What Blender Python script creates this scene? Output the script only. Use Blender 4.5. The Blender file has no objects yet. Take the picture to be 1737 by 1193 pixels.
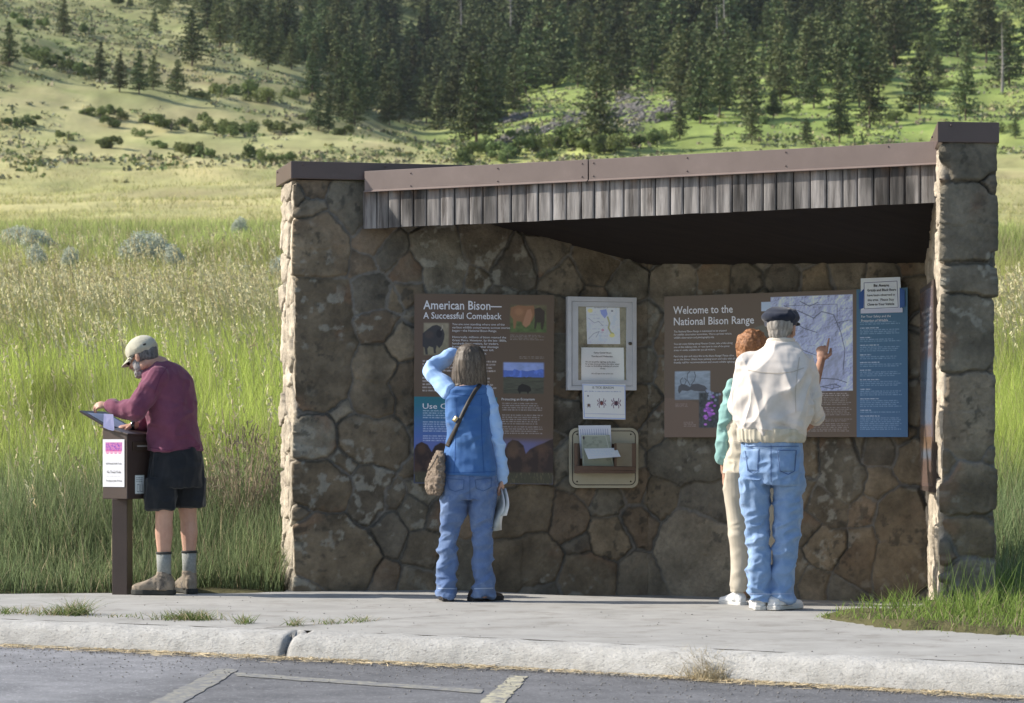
import bpy, bmesh, math, random, time
import numpy as np
from mathutils import Vector, Matrix
from mathutils.bvhtree import BVHTree
T0 = time.time()
rng = np.random.default_rng(7)
random.seed(7)
SC = bpy.context.scene
COL = SC.collection
# ---------------------------------------------------------------- camera
F, CX, HY, EH = 4240.0, 868.5, 760.0, 0.95      # focal length, centre, horizon row in photo pixels; eye height
cam_d = bpy.data.cameras.new("camera")
cam = bpy.data.objects.new("camera", cam_d); COL.objects.link(cam)
cam.location = (0, 0, EH); cam.rotation_euler = (math.pi / 2, 0, 0)
cam_d.sensor_width = 36; cam_d.sensor_fit = 'HORIZONTAL'
cam_d.lens = 36 * F / 1737
cam_d.shift_y = (HY - 596.5) / 1737
cam_d.clip_start = 0.1; cam_d.clip_end = 6000
cam_d.dof.use_dof = True; cam_d.dof.focus_distance = 15.6; cam_d.dof.aperture_fstop = 6.3
SC.camera = cam
# ---------------------------------------------------------------- sky, sun, exposure
SUN_AZ = (-0.99, 0.115)                # direction to the sun in plan
SUN_EL = math.radians(33)
w = bpy.data.worlds.new("World"); SC.world = w; w.use_nodes = True
nt = w.node_tree; nt.nodes.clear()
sky = nt.nodes.new('ShaderNodeTexSky'); sky.sky_type = 'NISHITA'; sky.sun_disc = False
sky.sun_elevation = SUN_EL
sky.sun_rotation = math.atan2(SUN_AZ[0], SUN_AZ[1])
bg = nt.nodes.new('ShaderNodeBackground'); bg.inputs[1].default_value = 0.13
wo = nt.nodes.new('ShaderNodeOutputWorld')
nt.links.new(sky.outputs[0], bg.inputs[0]); nt.links.new(bg.outputs[0], wo.inputs[0])
sd = bpy.data.lights.new("sun", 'SUN'); sd.energy = 5.0; sd.angle = math.radians(0.5); sd.color = (1, .93, .83)
sun = bpy.data.objects.new("sun", sd); COL.objects.link(sun)
_n = math.hypot(*SUN_AZ)
SUNV = Vector((SUN_AZ[0] / _n * math.cos(SUN_EL), SUN_AZ[1] / _n * math.cos(SUN_EL), math.sin(SUN_EL)))
sun.rotation_euler = SUNV.to_track_quat('Z', 'Y').to_euler(); sun.location = SUNV * 40
SC.view_settings.view_transform = 'Standard'; SC.view_settings.look = 'None'
SC.view_settings.exposure = 0.6; SC.view_settings.gamma = 1
SC.render.engine = 'CYCLES'
SC.cycles.max_bounces = 6; SC.cycles.transparent_max_bounces = 6; SC.cycles.use_denoising = True

# ---------------------------------------------------------------- numpy noise
def _h(ix, iy, iz, s):
    n = (ix.astype(np.int64) * 374761393 + iy.astype(np.int64) * 668265263 + iz.astype(np.int64) * 2147483647 + s * 1274126177) & 0xffffffff
    n = ((n ^ (n >> 13)) * 1274126177) & 0xffffffff
    n = (n ^ (n >> 16)) & 0xffffffff
    return n / 4294967295.0
def noise(x, y, z=0.0, s=0):
    x, y, z = np.broadcast_arrays(np.asarray(x, float), np.asarray(y, float), np.asarray(z, float))
    ix, iy, iz = np.floor(x), np.floor(y), np.floor(z)
    fx, fy, fz = x - ix, y - iy, z - iz
    fx = fx * fx * (3 - 2 * fx); fy = fy * fy * (3 - 2 * fy); fz = fz * fz * (3 - 2 * fz)
    r = 0
    for a in (0, 1):
        for b in (0, 1):
            for c in (0, 1):
                wgt = (fx if a else 1 - fx) * (fy if b else 1 - fy) * (fz if c else 1 - fz)
                r = r + wgt * _h(ix + a, iy + b, iz + c, s)
    return r * 2 - 1
def fbm(x, y, z=0.0, s=0, o=4):
    r, a, f = 0, 1.0, 1.0
    for i in range(o):
        r = r + a * noise(np.asarray(x) * f, np.asarray(y) * f, np.asarray(z) * f, s + i * 17); a *= .5; f *= 2.03
    return r / 1.9
def sstep(a, b, x):
    t = np.clip((x - a) / (b - a), 0, 1); return t * t * (3 - 2 * t)
def lin(c):
    c = np.asarray(c, float) / 255.0
    return np.where(c <= .04045, c / 12.92, ((c + .055) / 1.055) ** 2.4)

# ---------------------------------------------------------------- helpers
def P(px, py, d):
    return Vector(((px - CX) / F * d, d, EH + (HY - py) / F * d))
def origin(o):
    v = Vector((0, 0, 0))
    while o is not None:
        v += o.location; o = o.parent
    return v
def mk(name, verts, faces, m, parent=None, smooth=False, col=None, loops=None):
    """one mesh object from world-space vertices; faces: list or (N,3|4) array; col: per-vertex linear rgb"""
    v = np.asarray(verts, float).reshape(-1, 3)
    off = origin(parent)
    v = v - np.array(off)
    me = bpy.data.meshes.new(name)
    if isinstance(faces, np.ndarray):
        n, k = faces.shape
        me.vertices.add(len(v)); me.vertices.foreach_set('co', v.ravel())
        me.loops.add(n * k); me.loops.foreach_set('vertex_index', faces.ravel().astype(np.int32))
        me.polygons.add(n)
        me.polygons.foreach_set('loop_start', np.arange(0, n * k, k, dtype=np.int32))
        me.polygons.foreach_set('loop_total', np.full(n, k, dtype=np.int32))
        me.update(calc_edges=True)
    else:
        me.from_pydata([tuple(p) for p in v], [], [tuple(f) for f in faces])
    if smooth:
        me.polygons.foreach_set('use_smooth', np.ones(len(me.polygons), bool))
    if col is not None:
        a = me.color_attributes.new('Col', 'FLOAT_COLOR', 'POINT')
        c = np.ones((len(v), 4)); c[:, :3] = col
        a.data.foreach_set('color', c.ravel())
    me.validate()
    if m is not None:
        me.materials.append(m)
    o = bpy.data.objects.new(name, me); COL.objects.link(o)
    if parent is not None: o.parent = parent
    return o
def tag(o, label, cat=None, group=None, kind=None):
    if label: o['label'] = label
    if cat: o['category'] = cat
    if group: o['group'] = group
    if kind: o['kind'] = kind
    return o
def thing(name, label, cat, loc=(0, 0, 0), group=None):
    o = bpy.data.objects.new(name, None); COL.objects.link(o); o.location = loc; o.empty_display_size = .1
    return tag(o, label, cat, group)
class MB:
    """collects shapes into one mesh"""
    def __init__(s): s.v = []; s.f = []
    def add(s, vs, fs):
        n = len(s.v); s.v += [tuple(p) for p in vs]; s.f += [tuple(i + n for i in f) for f in fs]; return s
    def hexa(s, c):     # 8 corners: 4 bottom loop, 4 top loop
        return s.add(c, [(3, 2, 1, 0), (4, 5, 6, 7), (0, 1, 5, 4), (1, 2, 6, 5), (2, 3, 7, 6), (3, 0, 4, 7)])
    def box(s, x0, x1, y0, y1, z0, z1, M=None):
        c = [Vector(p) for p in ((x0, y0, z0), (x1, y0, z0), (x1, y1, z0), (x0, y1, z0), (x0, y0, z1), (x1, y0, z1), (x1, y1, z1), (x0, y1, z1))]
        if M is not None: c = [M @ p for p in c]
        return s.hexa(c)
    def prism(s, poly, d):   # poly: list of 3d pts, extruded by vector d
        n = len(poly); a = [Vector(p) for p in poly]; b = [p + Vector(d) for p in a]
        return s.add(a + b, [tuple(range(n - 1, -1, -1)), tuple(range(n, 2 * n))] + [(i, (i + 1) % n, n + (i + 1) % n, n + i) for i in range(n)])
    def tube(s, pts, rad, k=8, cap=True):
        pts = [Vector(p) for p in pts]
        if not hasattr(rad, '__len__'): rad = [rad] * len(pts)
        base = len(s.v); ref = None
        for i, p in enumerate(pts):
            t = (pts[min(i + 1, len(pts) - 1)] - pts[max(i - 1, 0)]).normalized()
            if ref is None: ref = t.orthogonal().normalized()
            ref = (ref - t * ref.dot(t)).normalized(); b = t.cross(ref)
            for j in range(k):
                a = 2 * math.pi * j / k
                s.v.append(tuple(p + (ref * math.cos(a) + b * math.sin(a)) * rad[i]))
        for i in range(len(pts) - 1):
            for j in range(k):
                s.f.append((base + i * k + j, base + i * k + (j + 1) % k, base + (i + 1) * k + (j + 1) % k, base + (i + 1) * k + j))
        if cap:
            s.f.append(tuple(base + j for j in range(k - 1, -1, -1)))
            s.f.append(tuple(base + (len(pts) - 1) * k + j for j in range(k)))
        return s
    def ell(s, c, ax, r, nu=16, nv=10):
        c = Vector(c); ax = [Vector(a) for a in ax]; base = len(s.v)
        for i in range(nv + 1):
            th = math.pi * i / nv
            for j in range(nu):
                ph = 2 * math.pi * j / nu
                s.v.append(tuple(c + ax[0] * (r[0] * math.sin(th) * math.cos(ph)) + ax[1] * (r[1] * math.sin(th) * math.sin(ph)) + ax[2] * (r[2] * math.cos(th))))
        for i in range(nv):
            for j in range(nu):
                s.f.append((base + i * nu + j, base + (i + 1) * nu + j, base + (i + 1) * nu + (j + 1) % nu, base + i * nu + (j + 1) % nu))
        return s
    def build(s, name, m, parent=None, smooth=False, bevel=0, seg=2, weighted=False):
        o = mk(name, s.v, s.f, m, parent, smooth)
        if bevel:
            b = o.modifiers.new('bevel', 'BEVEL'); b.width = bevel; b.segments = seg; b.limit_method = 'ANGLE'
        return o
AX = [(1, 0, 0), (0, 1, 0), (0, 0, 1)]
# ---------------------------------------------------------------- materials
def mat(name, c1, c2=None, scale=8, rough=.7, bump=0, bscale=40, attr=False, vary=.0, stretch=(1, 1, 1), metal=0, spec=.4,
        detail=6, trans=0, bdist=.01, wrinkle=0, c3=None, s3=2.5, t3=(.5, .62), sheen=0):
    """principled material; c1/c2 mixed by object-space noise, optional Col attribute, third colour in patches"""
    m = bpy.data.materials.new(name); m.use_nodes = True
    n = m.node_tree.nodes; l = m.node_tree.links; b = n['Principled BSDF']
    b.inputs['Roughness'].default_value = rough; b.inputs['Metallic'].default_value = metal
    b.inputs['Specular IOR Level'].default_value = spec
    if sheen: b.inputs['Sheen Weight'].default_value = sheen
    tc = n.new('ShaderNodeTexCoord'); mp = n.new('ShaderNodeMapping'); mp.inputs['Scale'].default_value = stretch
    l.new(tc.outputs['Object'], mp.inputs[0])
    nz = n.new('ShaderNodeTexNoise'); nz.inputs['Scale'].default_value = scale; nz.inputs['Detail'].default_value = detail; nz.inputs['Roughness'].default_value = .65
    l.new(mp.outputs[0], nz.inputs[0])
    rp = n.new('ShaderNodeValToRGB'); rp.color_ramp.elements[0].position = .35; rp.color_ramp.elements[1].position = .65
    l.new(nz.outputs[0], rp.inputs[0])
    c2 = c2 or c1
    rp.color_ramp.elements[0].color = (*c1, 1); rp.color_ramp.elements[1].color = (*c2, 1)
    out = rp.outputs[0]
    if c3 is not None:
        n3 = n.new('ShaderNodeTexNoise'); n3.inputs['Scale'].default_value = s3; n3.inputs['Detail'].default_value = 8; n3.inputs['Roughness'].default_value = .7
        l.new(mp.outputs[0], n3.inputs[0])
        r3 = n.new('ShaderNodeValToRGB'); r3.color_ramp.elements[0].position = t3[0]; r3.color_ramp.elements[1].position = t3[1]
        l.new(n3.outputs[0], r3.inputs[0])
        mx = n.new('ShaderNodeMix'); mx.data_type = 'RGBA'
        l.new(r3.outputs[0], mx.inputs[0]); l.new(out, mx.inputs[6]); mx.inputs[7].default_value = (*c3, 1)
        out = mx.outputs[2]
    if attr:
        at = n.new('ShaderNodeAttribute'); at.attribute_name = 'Col'
        mx = n.new('ShaderNodeMix'); mx.data_type = 'RGBA'; mx.blend_type = 'MULTIPLY'; mx.inputs[0].default_value = 1
        l.new(at.outputs['Color'], mx.inputs[6]); l.new(out, mx.inputs[7]); out = mx.outputs[2]
    if vary:
        oi = n.new('ShaderNodeObjectInfo'); hs = n.new('ShaderNodeHueSaturation')
        mr = n.new('ShaderNodeMapRange'); mr.inputs[3].default_value = 1 - vary; mr.inputs[4].default_value = 1 + vary
        l.new(oi.outputs['Random'], mr.inputs[0]); l.new(mr.outputs[0], hs.inputs['Value']); mh_ = n.new('ShaderNodeMath'); mh_.operation = 'MULTIPLY'; mh_.inputs[1].default_value = 7.31; fr_ = n.new('ShaderNodeMath'); fr_.operation = 'FRACT'; m3 = n.new('ShaderNodeMapRange'); m3.inputs[3].default_value = .475; m3.inputs[4].default_value = .52; l.new(oi.outputs['Random'], mh_.inputs[0]); l.new(mh_.outputs[0], fr_.inputs[0]); l.new(fr_.outputs[0], m3.inputs[0]); l.new(m3.outputs[0], hs.inputs['Hue']); l.new(out, hs.inputs['Color']); out = hs.outputs[0]
    l.new(out, b.inputs['Base Color'])
    if trans:
        tb = n.new('ShaderNodeBsdfTranslucent'); ms = n.new('ShaderNodeMixShader'); ms.inputs[0].default_value = trans
        l.new(out, tb.inputs[0]); l.new(b.outputs[0], ms.inputs[1]); l.new(tb.outputs[0], ms.inputs[2])
        l.new(ms.outputs[0], n['Material Output'].inputs[0])
    if wrinkle:
        wm = n.new('ShaderNodeMapping'); wm.inputs['Scale'].default_value = (1, 1, 1.5); wm.inputs['Rotation'].default_value = (.2, .55, 0); l.new(tc.outputs['Object'], wm.inputs[0])
        wn = n.new('ShaderNodeTexNoise'); wn.noise_type = 'RIDGED_MULTIFRACTAL'; wn.inputs['Scale'].default_value = 5.5; wn.inputs['Detail'].default_value = 2.5; wn.inputs['Distortion'].default_value = .8
        l.new(wm.outputs[0], wn.inputs[0]); wb = n.new('ShaderNodeBump'); wb.inputs['Strength'].default_value = wrinkle; wb.inputs['Distance'].default_value = .05
        l.new(wn.outputs[0], wb.inputs['Height']); l.new(wb.outputs[0], b.inputs['Normal'])
    if bump:
        nb = n.new('ShaderNodeTexNoise'); nb.inputs['Scale'].default_value = bscale; nb.inputs['Detail'].default_value = 8; nb.inputs['Roughness'].default_value = .7
        l.new(mp.outputs[0], nb.inputs[0])
        bp = n.new('ShaderNodeBump'); bp.inputs['Strength'].default_value = bump; bp.inputs['Distance'].default_value = bdist
        l.new(nb.outputs[0], bp.inputs['Height']); l.new(bp.outputs[0], b.inputs['Normal'])
        if wrinkle: l.new(wb.outputs[0], bp.inputs['Normal'])
    return m

# ---------------------------------------------------------------- terrain
AY = np.array([0, 17, 30, 40, 46, 52, 60, 80, 100, 200, 300, 400, 500, 600, 700, 900, 1300, 2200])
AZ = np.array([0, 0.02, 1.9, 3.45, 4.6, 5.3, 5.75, 7.6, 9.7, 20.6, 34.0, 50.5, 71.5, 98, 127, 190, 300, 480])
def terr(x, y):
    x = np.asarray(x, float); y = np.asarray(y, float)
    z = np.interp(y, AY, AZ)
    s = x / np.maximum(y, 50) + .017
    g = sstep(230, 420, y)
    lat = np.where(s < 0, .17 * np.abs(s), .06 * s)
    lat = lat * sstep(0, .05, np.abs(s))
    z = z + g * lat * y
    # gully between the left spur and the forested slope
    z = z - sstep(330, 560, y) * 9 * np.exp(-((s + .02) / .035) ** 2)
    z = z + g * (5.0 * fbm(x / 55., y / 90., 0, 3, 4)) + sstep(60, 200, y) * 1.2 * fbm(x / 22., y / 30., 0, 9, 3)
    z = z + sstep(17, 24, y) * .12 * fbm(x / 2.5, y / 2.5, 0, 5, 3) + g * .7 * fbm(x / 7, y / 9, 0, 31, 3)
    z = z + sstep(17.0, 17.6, y) * .03
    return z
def hit(px, py):
    """point of the terrain seen at a photo pixel"""
    ys = np.concatenate([np.linspace(17, 60, 300), np.linspace(60, 1600, 2600)])
    t = terr((px - CX) / F * ys, ys) - (EH + (HY - py) / F * ys)
    k = np.nonzero(t > 0)[0]
    if len(k) == 0: return None
    i = k[0]; i0 = max(i - 1, 0); f = t[i0] / (t[i0] - t[i]) if t[i0] != t[i] else 0
    y = ys[i0] + (ys[i] - ys[i0]) * f
    x = (px - CX) / F * y
    return Vector((x, y, float(terr(x, y))))
# kerb line in plan (foot of the kerb), measured from the photograph
KX = np.array([-30, -12, -6, -3.6, -2.79, 0, 2.2, 3.2, 6, 14, 30.])
KY = np.array([20.5, 16.8, 15.2, 14.08, 13.62, 12.2, 10.75, 10.15, 8.6, 5.0, -1.0])
def kerb_y(x): return np.interp(x, KX, KY)

def grid_mesh(name, xs, ys, zf, m, col=None, smooth=True, **k):
    X, Y = np.meshgrid(xs, ys); Z = zf(X, Y)
    v = np.stack([X, Y, Z], -1).reshape(-1, 3); nx = len(xs)
    i = np.arange(len(ys) - 1)[:, None] * nx + np.arange(nx - 1)[None]
    f = np.stack([i, i + 1, i + 1 + nx, i + nx], -1).reshape(-1, 4)
    c = col(v) if col else None
    return mk(name, v, f, m, None, smooth, c, **k)
# ================================================================ SETTING: ground, slope, road, pavement
FL = Vector((-.96, 16.60, 0)); FR = Vector((2.56, 14.85, 0))       # eaves line in plan
FN = Vector((1.70, 3.52, 0)).normalized()                            # into the shelter
def behind(x, y): return (x - FL.x) * FN.x + (y - FL.y) * FN.y
def slab_z(x, y):
    return -.055 * sstep(0, 1.0, behind(x, y)) * sstep(-.9, .6, x) + .004 * fbm(x / .8, y / .8, 0, 2, 3)
def patch(x, y):      # soil spilling over the pavement at the right
    e = np.interp(x, [1.5, 1.95, 2.6, 4, 30], [14.4, 13.0, 12.6, 11.9, 8.0]) + .16 * noise(x * 4, 0, 0, 4) + .06 * noise(x * 13, 0, 0, 4)
    back = np.interp(x, [1.4, 2.5, 2.6], [14.0, 14.6, 60])
    return sstep(0, .12, y - e) * sstep(0, .1, back - y) * sstep(1.55, 1.95, x)
def ground_z(x, y):
    z = terr(x, y)
    k = y - kerb_y(x)
    near = np.where(k > .5, -.03 + .02 * noise(x * 2, y * 2), -.35)
    lawn = patch(x, y)
    near = near + np.where(k > .45, .07 * lawn, 0)
    left_edge = sstep(16.2, 16.5, y) * sstep(-1.4, -1.7, x)
    near = near + np.where(k > .5, .04 * left_edge, 0)
    z = np.where(y < 17, near, z)
    return np.where((x > -1.3) & (x < 2.68) & (y > 15) & (y < 17.35) & (behind(x, y) > -.3), -.3, z)
m_slope = mat('dry_hill_grass', (.36, .35, .15), (.47, .41, .21), scale=.12, rough=.95, c3=(.27, .285, .11), s3=.06, t3=(.46, .66), attr=True, bump=.4, bscale=1.2, bdist=.4, spec=.1, stretch=(1, 1.0, 1))
s = np.concatenate([np.linspace(-1.6, -.3, 30)[:-1], np.linspace(-.3, .3, 330), np.linspace(.3, 1.6, 30)[1:]])
ys = np.concatenate([np.arange(6, 19, .1), np.arange(19, 60, .5), np.geomspace(60, 1080, 330)])
S, Y = np.meshgrid(s, ys); X = S * np.maximum(Y, 22.)
Z = ground_z(X, Y)
v = np.stack([X, Y, Z], -1).reshape(-1, 3); nx = len(s)
i = np.arange(len(ys) - 1)[:, None] * nx + np.arange(nx - 1)[None]
f = np.stack([i, i + 1, i + 1 + nx, i + nx], -1).reshape(-1, 4)
vx, vy = v[:, 0], v[:, 1]
# soil and grass tones: dark litter close by, meadow green, dry hill, greener slope to the right, scree
c = np.ones((len(v), 3))
nearm = sstep(56, 48, vy)[:, None]
c = c * (1 - nearm) + np.array([.30, .30, .32]) * nearm
sl = vx / np.maximum(vy, 50)
hl = sstep(260, 380, vy)[:, None]; c = c * (1 - hl) + c * np.array([.80, .86, .86]) * hl
gr = (sstep(280, 360, vy) * sstep(-.06, .0, sl))[:, None]
c = c * (1 - gr) + c * np.array([.80, 1.0, .62]) * gr
n1 = fbm(vx / 16, vy / 45, 0, 11, 5)[:, None]
c = c * (1 + .35 * n1) + np.array([.05, -.03, 0.02]) * sstep(.1, .6, n1)
foothill = (sstep(330, 420, vy) * sstep(.12, .4, fbm(vx / 9, vy / 12, 0, 12, 4)))[:, None]
c = c * (1 - .45 * foothill) + np.array([.35, .5, .35]) * .45 * foothill
fine = fbm(vx / 2.6, vy / 9, 0, 14, 4)[:, None] * sstep(60, 160, vy)[:, None]; c = c * (1 + .45 * fine)
mv = (sstep(300, 380, vy) * sstep(.05, .5, fbm(vx / 20, vy / 14, 0, 19, 4)) * (sl < -.02))[:, None]; c = c * (1 - .35 * mv) + np.array([.62, .5, .62]) * .35 * mv
ground = mk('ground', v, f, m_slope, None, True, np.clip(c, .1, 1.6)); ground['kind'] = 'structure'

m_asph = mat('asphalt', (.098, .100, .107), (.150, .152, .160), scale=5, rough=.9, bump=.6, bscale=160, bdist=.008, c3=(.27, .27, .28), s3=48, t3=(.57, .64), attr=True)
xs = np.linspace(-30, 30, 260); tt = np.concatenate([np.linspace(0, 4, 60), np.linspace(4.4, 45, 30)])
Xr, Tr = np.meshgrid(xs, tt); Yr = kerb_y(Xr) + .12 - Tr
Zr = -.13 + .006 * fbm(Xr / 1.2, Yr / 1.2, 0, 8, 3)
v = np.stack([Xr, Yr, Zr], -1).reshape(-1, 3); nx = len(xs)
i = np.arange(len(tt) - 1)[:, None] * nx + np.arange(nx - 1)[None]
f = np.stack([i, i + nx, i + 1 + nx, i + 1], -1).reshape(-1, 4)
pale = sstep(-.9, -1.5, v[:, 0] + (13.0 - v[:, 1]) * .25 + .25 * fbm(v[:, 0] * 2, v[:, 1] * 2, 0, 5))[:, None]
cc = np.ones((len(v), 3)) * (1 + .25 * fbm(v[:, 0] * 1.1, v[:, 1] * 2.2, 0, 6)[:, None]) * (1 + .55 * pale)
road = mk('road', v, f, m_asph, None, True, cc); road['kind'] = 'structure'

m_conc = mat('concrete', (.295, .288, .268), (.365, .357, .335), scale=3, rough=.9, bump=.35, bscale=60, bdist=.006, c3=(.235, .222, .20), s3=3.2, t3=(.52, .68), attr=True)
m_kerb = mat('rough_concrete', (.34, .333, .312), (.44, .432, .41), scale=9, rough=.95, bump=.9, bscale=45, bdist=.012, c3=(.24, .235, .22), s3=38, t3=(.56, .64), attr=True, stretch=(1, 1, 2.2))
# pavement slab with its kerb: foot, rounded face, flat top
prof = [(0, -.24), (.0, -.13), (.014, -.10), (.032, -.065), (.055, -.034), (.085, -.015), (.13, -.005), (.26, 0)]
xs = np.concatenate([np.linspace(-14, -4, 40)[:-1], np.linspace(-4, 4, 460), np.linspace(4, 14, 40)[1:]])
def gapfac(x):        # expansion joint where two kerb lengths meet
    return np.exp(-((x + 1.13) / .012) ** 2)
rows = []
for o, z in prof:
    y = kerb_y(xs) + o + .006 * noise(xs * 5, z * 30, 0, 21) + .005 * noise(xs * 23, z * 60, 0, 22)
    zz = np.full_like(xs, z) + .004 * noise(xs * 9, o * 20, 0, 23)
    g = gapfac(xs - (o - .1) * .45)
    rows.append(np.stack([xs, y + g * .035, zz - g * .035], -1))
v = np.concatenate(rows); nx = len(xs)
i = np.arange(len(prof) - 1)[:, None] * nx + np.arange(nx - 1)[None]
f = np.stack([i, i + 1, i + 1 + nx, i + nx], -1).reshape(-1, 4)
cc = np.ones((len(v), 3)) * (1 + .16 * fbm(v[:, 0] * 2, v[:, 2] * 12, 0, 6)[:, None]) * (1 - .6 * gapfac(v[:, 0] - (v[:, 1] - kerb_y(v[:, 0]) - .1) * .45))[:, None]
kerb = mk('kerb', v, f, m_kerb, None, True, cc); kerb['kind'] = 'structure'
tt = np.linspace(0, 1, 60)
back = np.where(xs < -1.5, 16.27 + (xs + 3.3) * .14, 17.35); back = np.where(xs > 2.75, kerb_y(xs) + 2.2, back)
back = np.minimum(back, 17.4)
front = kerb_y(xs) + .26
Xs = np.broadcast_to(xs, (60, nx)); Ys = front + (back - front) * tt[:, None]
Zs = slab_z(Xs, Ys) * np.minimum(1, tt[:, None] * 12)
# shallow control joint running from the kerb gap to the right
jl = np.abs((Ys - 12.82) - (Xs + 1.08) * .93)
jm = np.exp(-(jl / .02) ** 2) * (Xs > -1.1) * (Xs < 0.6)
v = np.stack([Xs, Ys, Zs], -1).reshape(-1, 3)
i = np.arange(59)[:, None] * nx + np.arange(nx - 1)[None]
f = np.stack([i, i + 1, i + 1 + nx, i + nx], -1).reshape(-1, 4)
cc = np.ones((len(v), 3)) * (1 + .10 * fbm(v[:, 0] * 1.3, v[:, 1] * 3, 0, 16)[:, None]) * (1 - .0 * jm.reshape(-1, 1))
pave = mk('pavement', v, f, m_conc, None, True, cc); pave['kind'] = 'structure'
# dirt filled joint running from the kerb gap towards the wall
def road_pt(px, py, z=-.119):
    d = (EH - z) * F / (py - HY); return Vector(((px - CX) / F * d, d, z))
jv, jf = [], []
for k in range(60):
    t = k / 59; q_ = road_pt(448 + 320 * t, 1066.5 - 23.5 * t, .0); wj = .010 * (1 - .55 * t) + .004 * noise(k * .9, 0, 0, 3); jv += [(q_.x, q_.y - wj, float(slab_z(q_.x, q_.y)) + .004), (q_.x, q_.y + wj, float(slab_z(q_.x, q_.y)) + .004)]
for k in range(59): jf.append((2 * k, 2 * k + 2, 2 * k + 3, 2 * k + 1))
mk('pavement_joint', jv, jf, mat('joint_dirt', (.055, .05, .042), (.12, .11, .09), scale=20, rough=1))['kind'] = 'structure'
# painted parking lines
def road_pt(px, py, z=-.119):
    d = (EH - z) * F / (py - HY); return Vector(((px - CX) / F * d, d, z))
def paint(name, pts, label, m, group='painted parking lines'):
    q = [road_pt(*p) for p in pts]; n = 26
    vs = []
    for a in range(n + 1):
        for b in range(5):
            t, u = a / n, b / 4
            vs.append((q[0].lerp(q[1], t)).lerp(q[3].lerp(q[2], t), u))
    # worn edge
    arr = np.array(vs); arr[:, :2] += .012 * np.stack([noise(arr[:, 0] * 20, arr[:, 1] * 20, 0, 3), noise(arr[:, 0] * 20, arr[:, 1] * 20, 0, 4)], -1)
    arr[:, 2] = -.1265 + .006 * fbm(arr[:, 0] / 1.2, arr[:, 1] / 1.2, 0, 8, 3)
    fs = [(a * 5 + b, a * 5 + b + 1, (a + 1) * 5 + b + 1, (a + 1) * 5 + b) for a in range(n) for b in range(4)]
    o = mk(name, arr, fs, m, None, True); o['kind'] = 'structure'; return o
m_line = mat('worn_line_paint', (.38, .355, .25), (.46, .43, .31), scale=12, rough=.8, c3=(.16, .16, .165), s3=26, t3=(.46, .58))
m_line2 = mat('faded_line_paint', (.26, .25, .205), (.30, .29, .24), scale=12, rough=.8, c3=(.175, .176, .18), s3=22, t3=(.42, .54))
paint('parking_line', [(806, 1196), (868, 1142), (896, 1143), (852, 1196)], 'broad', m_line)
paint('parking_line', [(400, 1137), (815, 1167), (818, 1174), (400, 1143)], 'thin', m_line2)
paint('parking_line', [(240, 1196), (372, 1131), (404, 1133), (300, 1196)], 'faded', m_line2)

# ================================================================ STONE SHELTER
W0 = np.array([[-1.545, 17.05], [-1.423, 16.60], [.93, 17.08], [2.72, 16.2], [2.53, 14.57], [2.79, 14.60], [3.0, 16.4], [1.0, 17.55]])
TL = (W0[2] - W0[1]) / np.linalg.norm(W0[2] - W0[1]); TR = (W0[3] - W0[2]) / np.linalg.norm(W0[3] - W0[2])
NL = np.array([TL[1], -TL[0]]); NR = np.array([TR[1], -TR[0]])
SEG = np.linalg.norm(np.roll(W0, -1, 0) - W0, axis=1); CUM = np.concatenate([[0], np.cumsum(SEG)])
def plane_hit(px, py, org, t):
    """(u along t, z) of the vertical plane through org seen at a photo pixel"""
    k = (px - CX) / F                       # x = k y
    # org + u t = (k y, y)
    u = (k * org[1] - org[0]) / (t[0] - k * t[1]); y = org[1] + u * t[1]
    return u, EH + (HY - py) / F * y
def seedL(px, py): u, z = plane_hit(px, py, W0[1], TL); return CUM[1] + u, z
def seedR(px, py): u, z = plane_hit(px, py, W0[2], TR); return CUM[2] + u, z
TP = (W0[5] - W0[4]) / SEG[4]
def seedP(px, py): u, z = plane_hit(px, py, W0[4], TP); return CUM[4] + u, z
seeds = []   # u, v, weight radius, id
sid = [0]
def st(fn, r, *pts):
    for p in pts:
        u, v_ = fn(*p); seeds.append((u, v_, r / 262.0, sid[0]))
    sid[0] += 1
SL = [(20, (530, 318)), (34, (590, 335), (592, 365)), (18, (527, 352)), (48, (545, 405), (545, 435)), (52, (545, 510), (545, 580), (540, 650)),
      (24, (632, 405)), (26, (665, 432)), (28, (690, 460)), (44, (742, 425), (755, 460)), (30, (632, 495)), (18, (668, 505)), (25, (690, 495)),
      (30, (645, 555)), (36, (640, 620), (632, 675)), (34, (683, 580)), (32, (700, 690), (690, 650)), (44, (615, 745), (650, 750)), (36, (535, 740)),
      (40, (530, 825), (560, 830)), (24, (593, 780)), (30, (625, 810), (622, 850)), (62, (550, 930), (585, 950)), (32, (662, 905)), (16, (664, 845)),
      (28, (650, 980)), (28, (700, 870)), (30, (715, 930)), (26, (700, 990)), (26, (718, 830)), (46, (865, 875), (895, 868)), (46, (860, 955), (905, 950)),
      (34, (960, 880)), (36, (1030, 915)), (36, (985, 975), (1010, 980)), (32, (1078, 978)), (26, (1080, 890)), (26, (1030, 850)), (28, (745, 870)), (34, (780, 960)),
      (38, (815, 415)), (34, (870, 450)), (30, (925, 430)), (30, (960, 480)), (34, (1010, 450)), (26, (1062, 480)), (24, (800, 470)), (28, (1085, 555)), (32, (1085, 690)),
      (24, (1085, 620)), (30, (945, 600)), (28, (948, 700)), (26, (960, 780)), (28, (950, 525))]
for r, *pts in SL: st(seedL, r, *pts)
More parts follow.
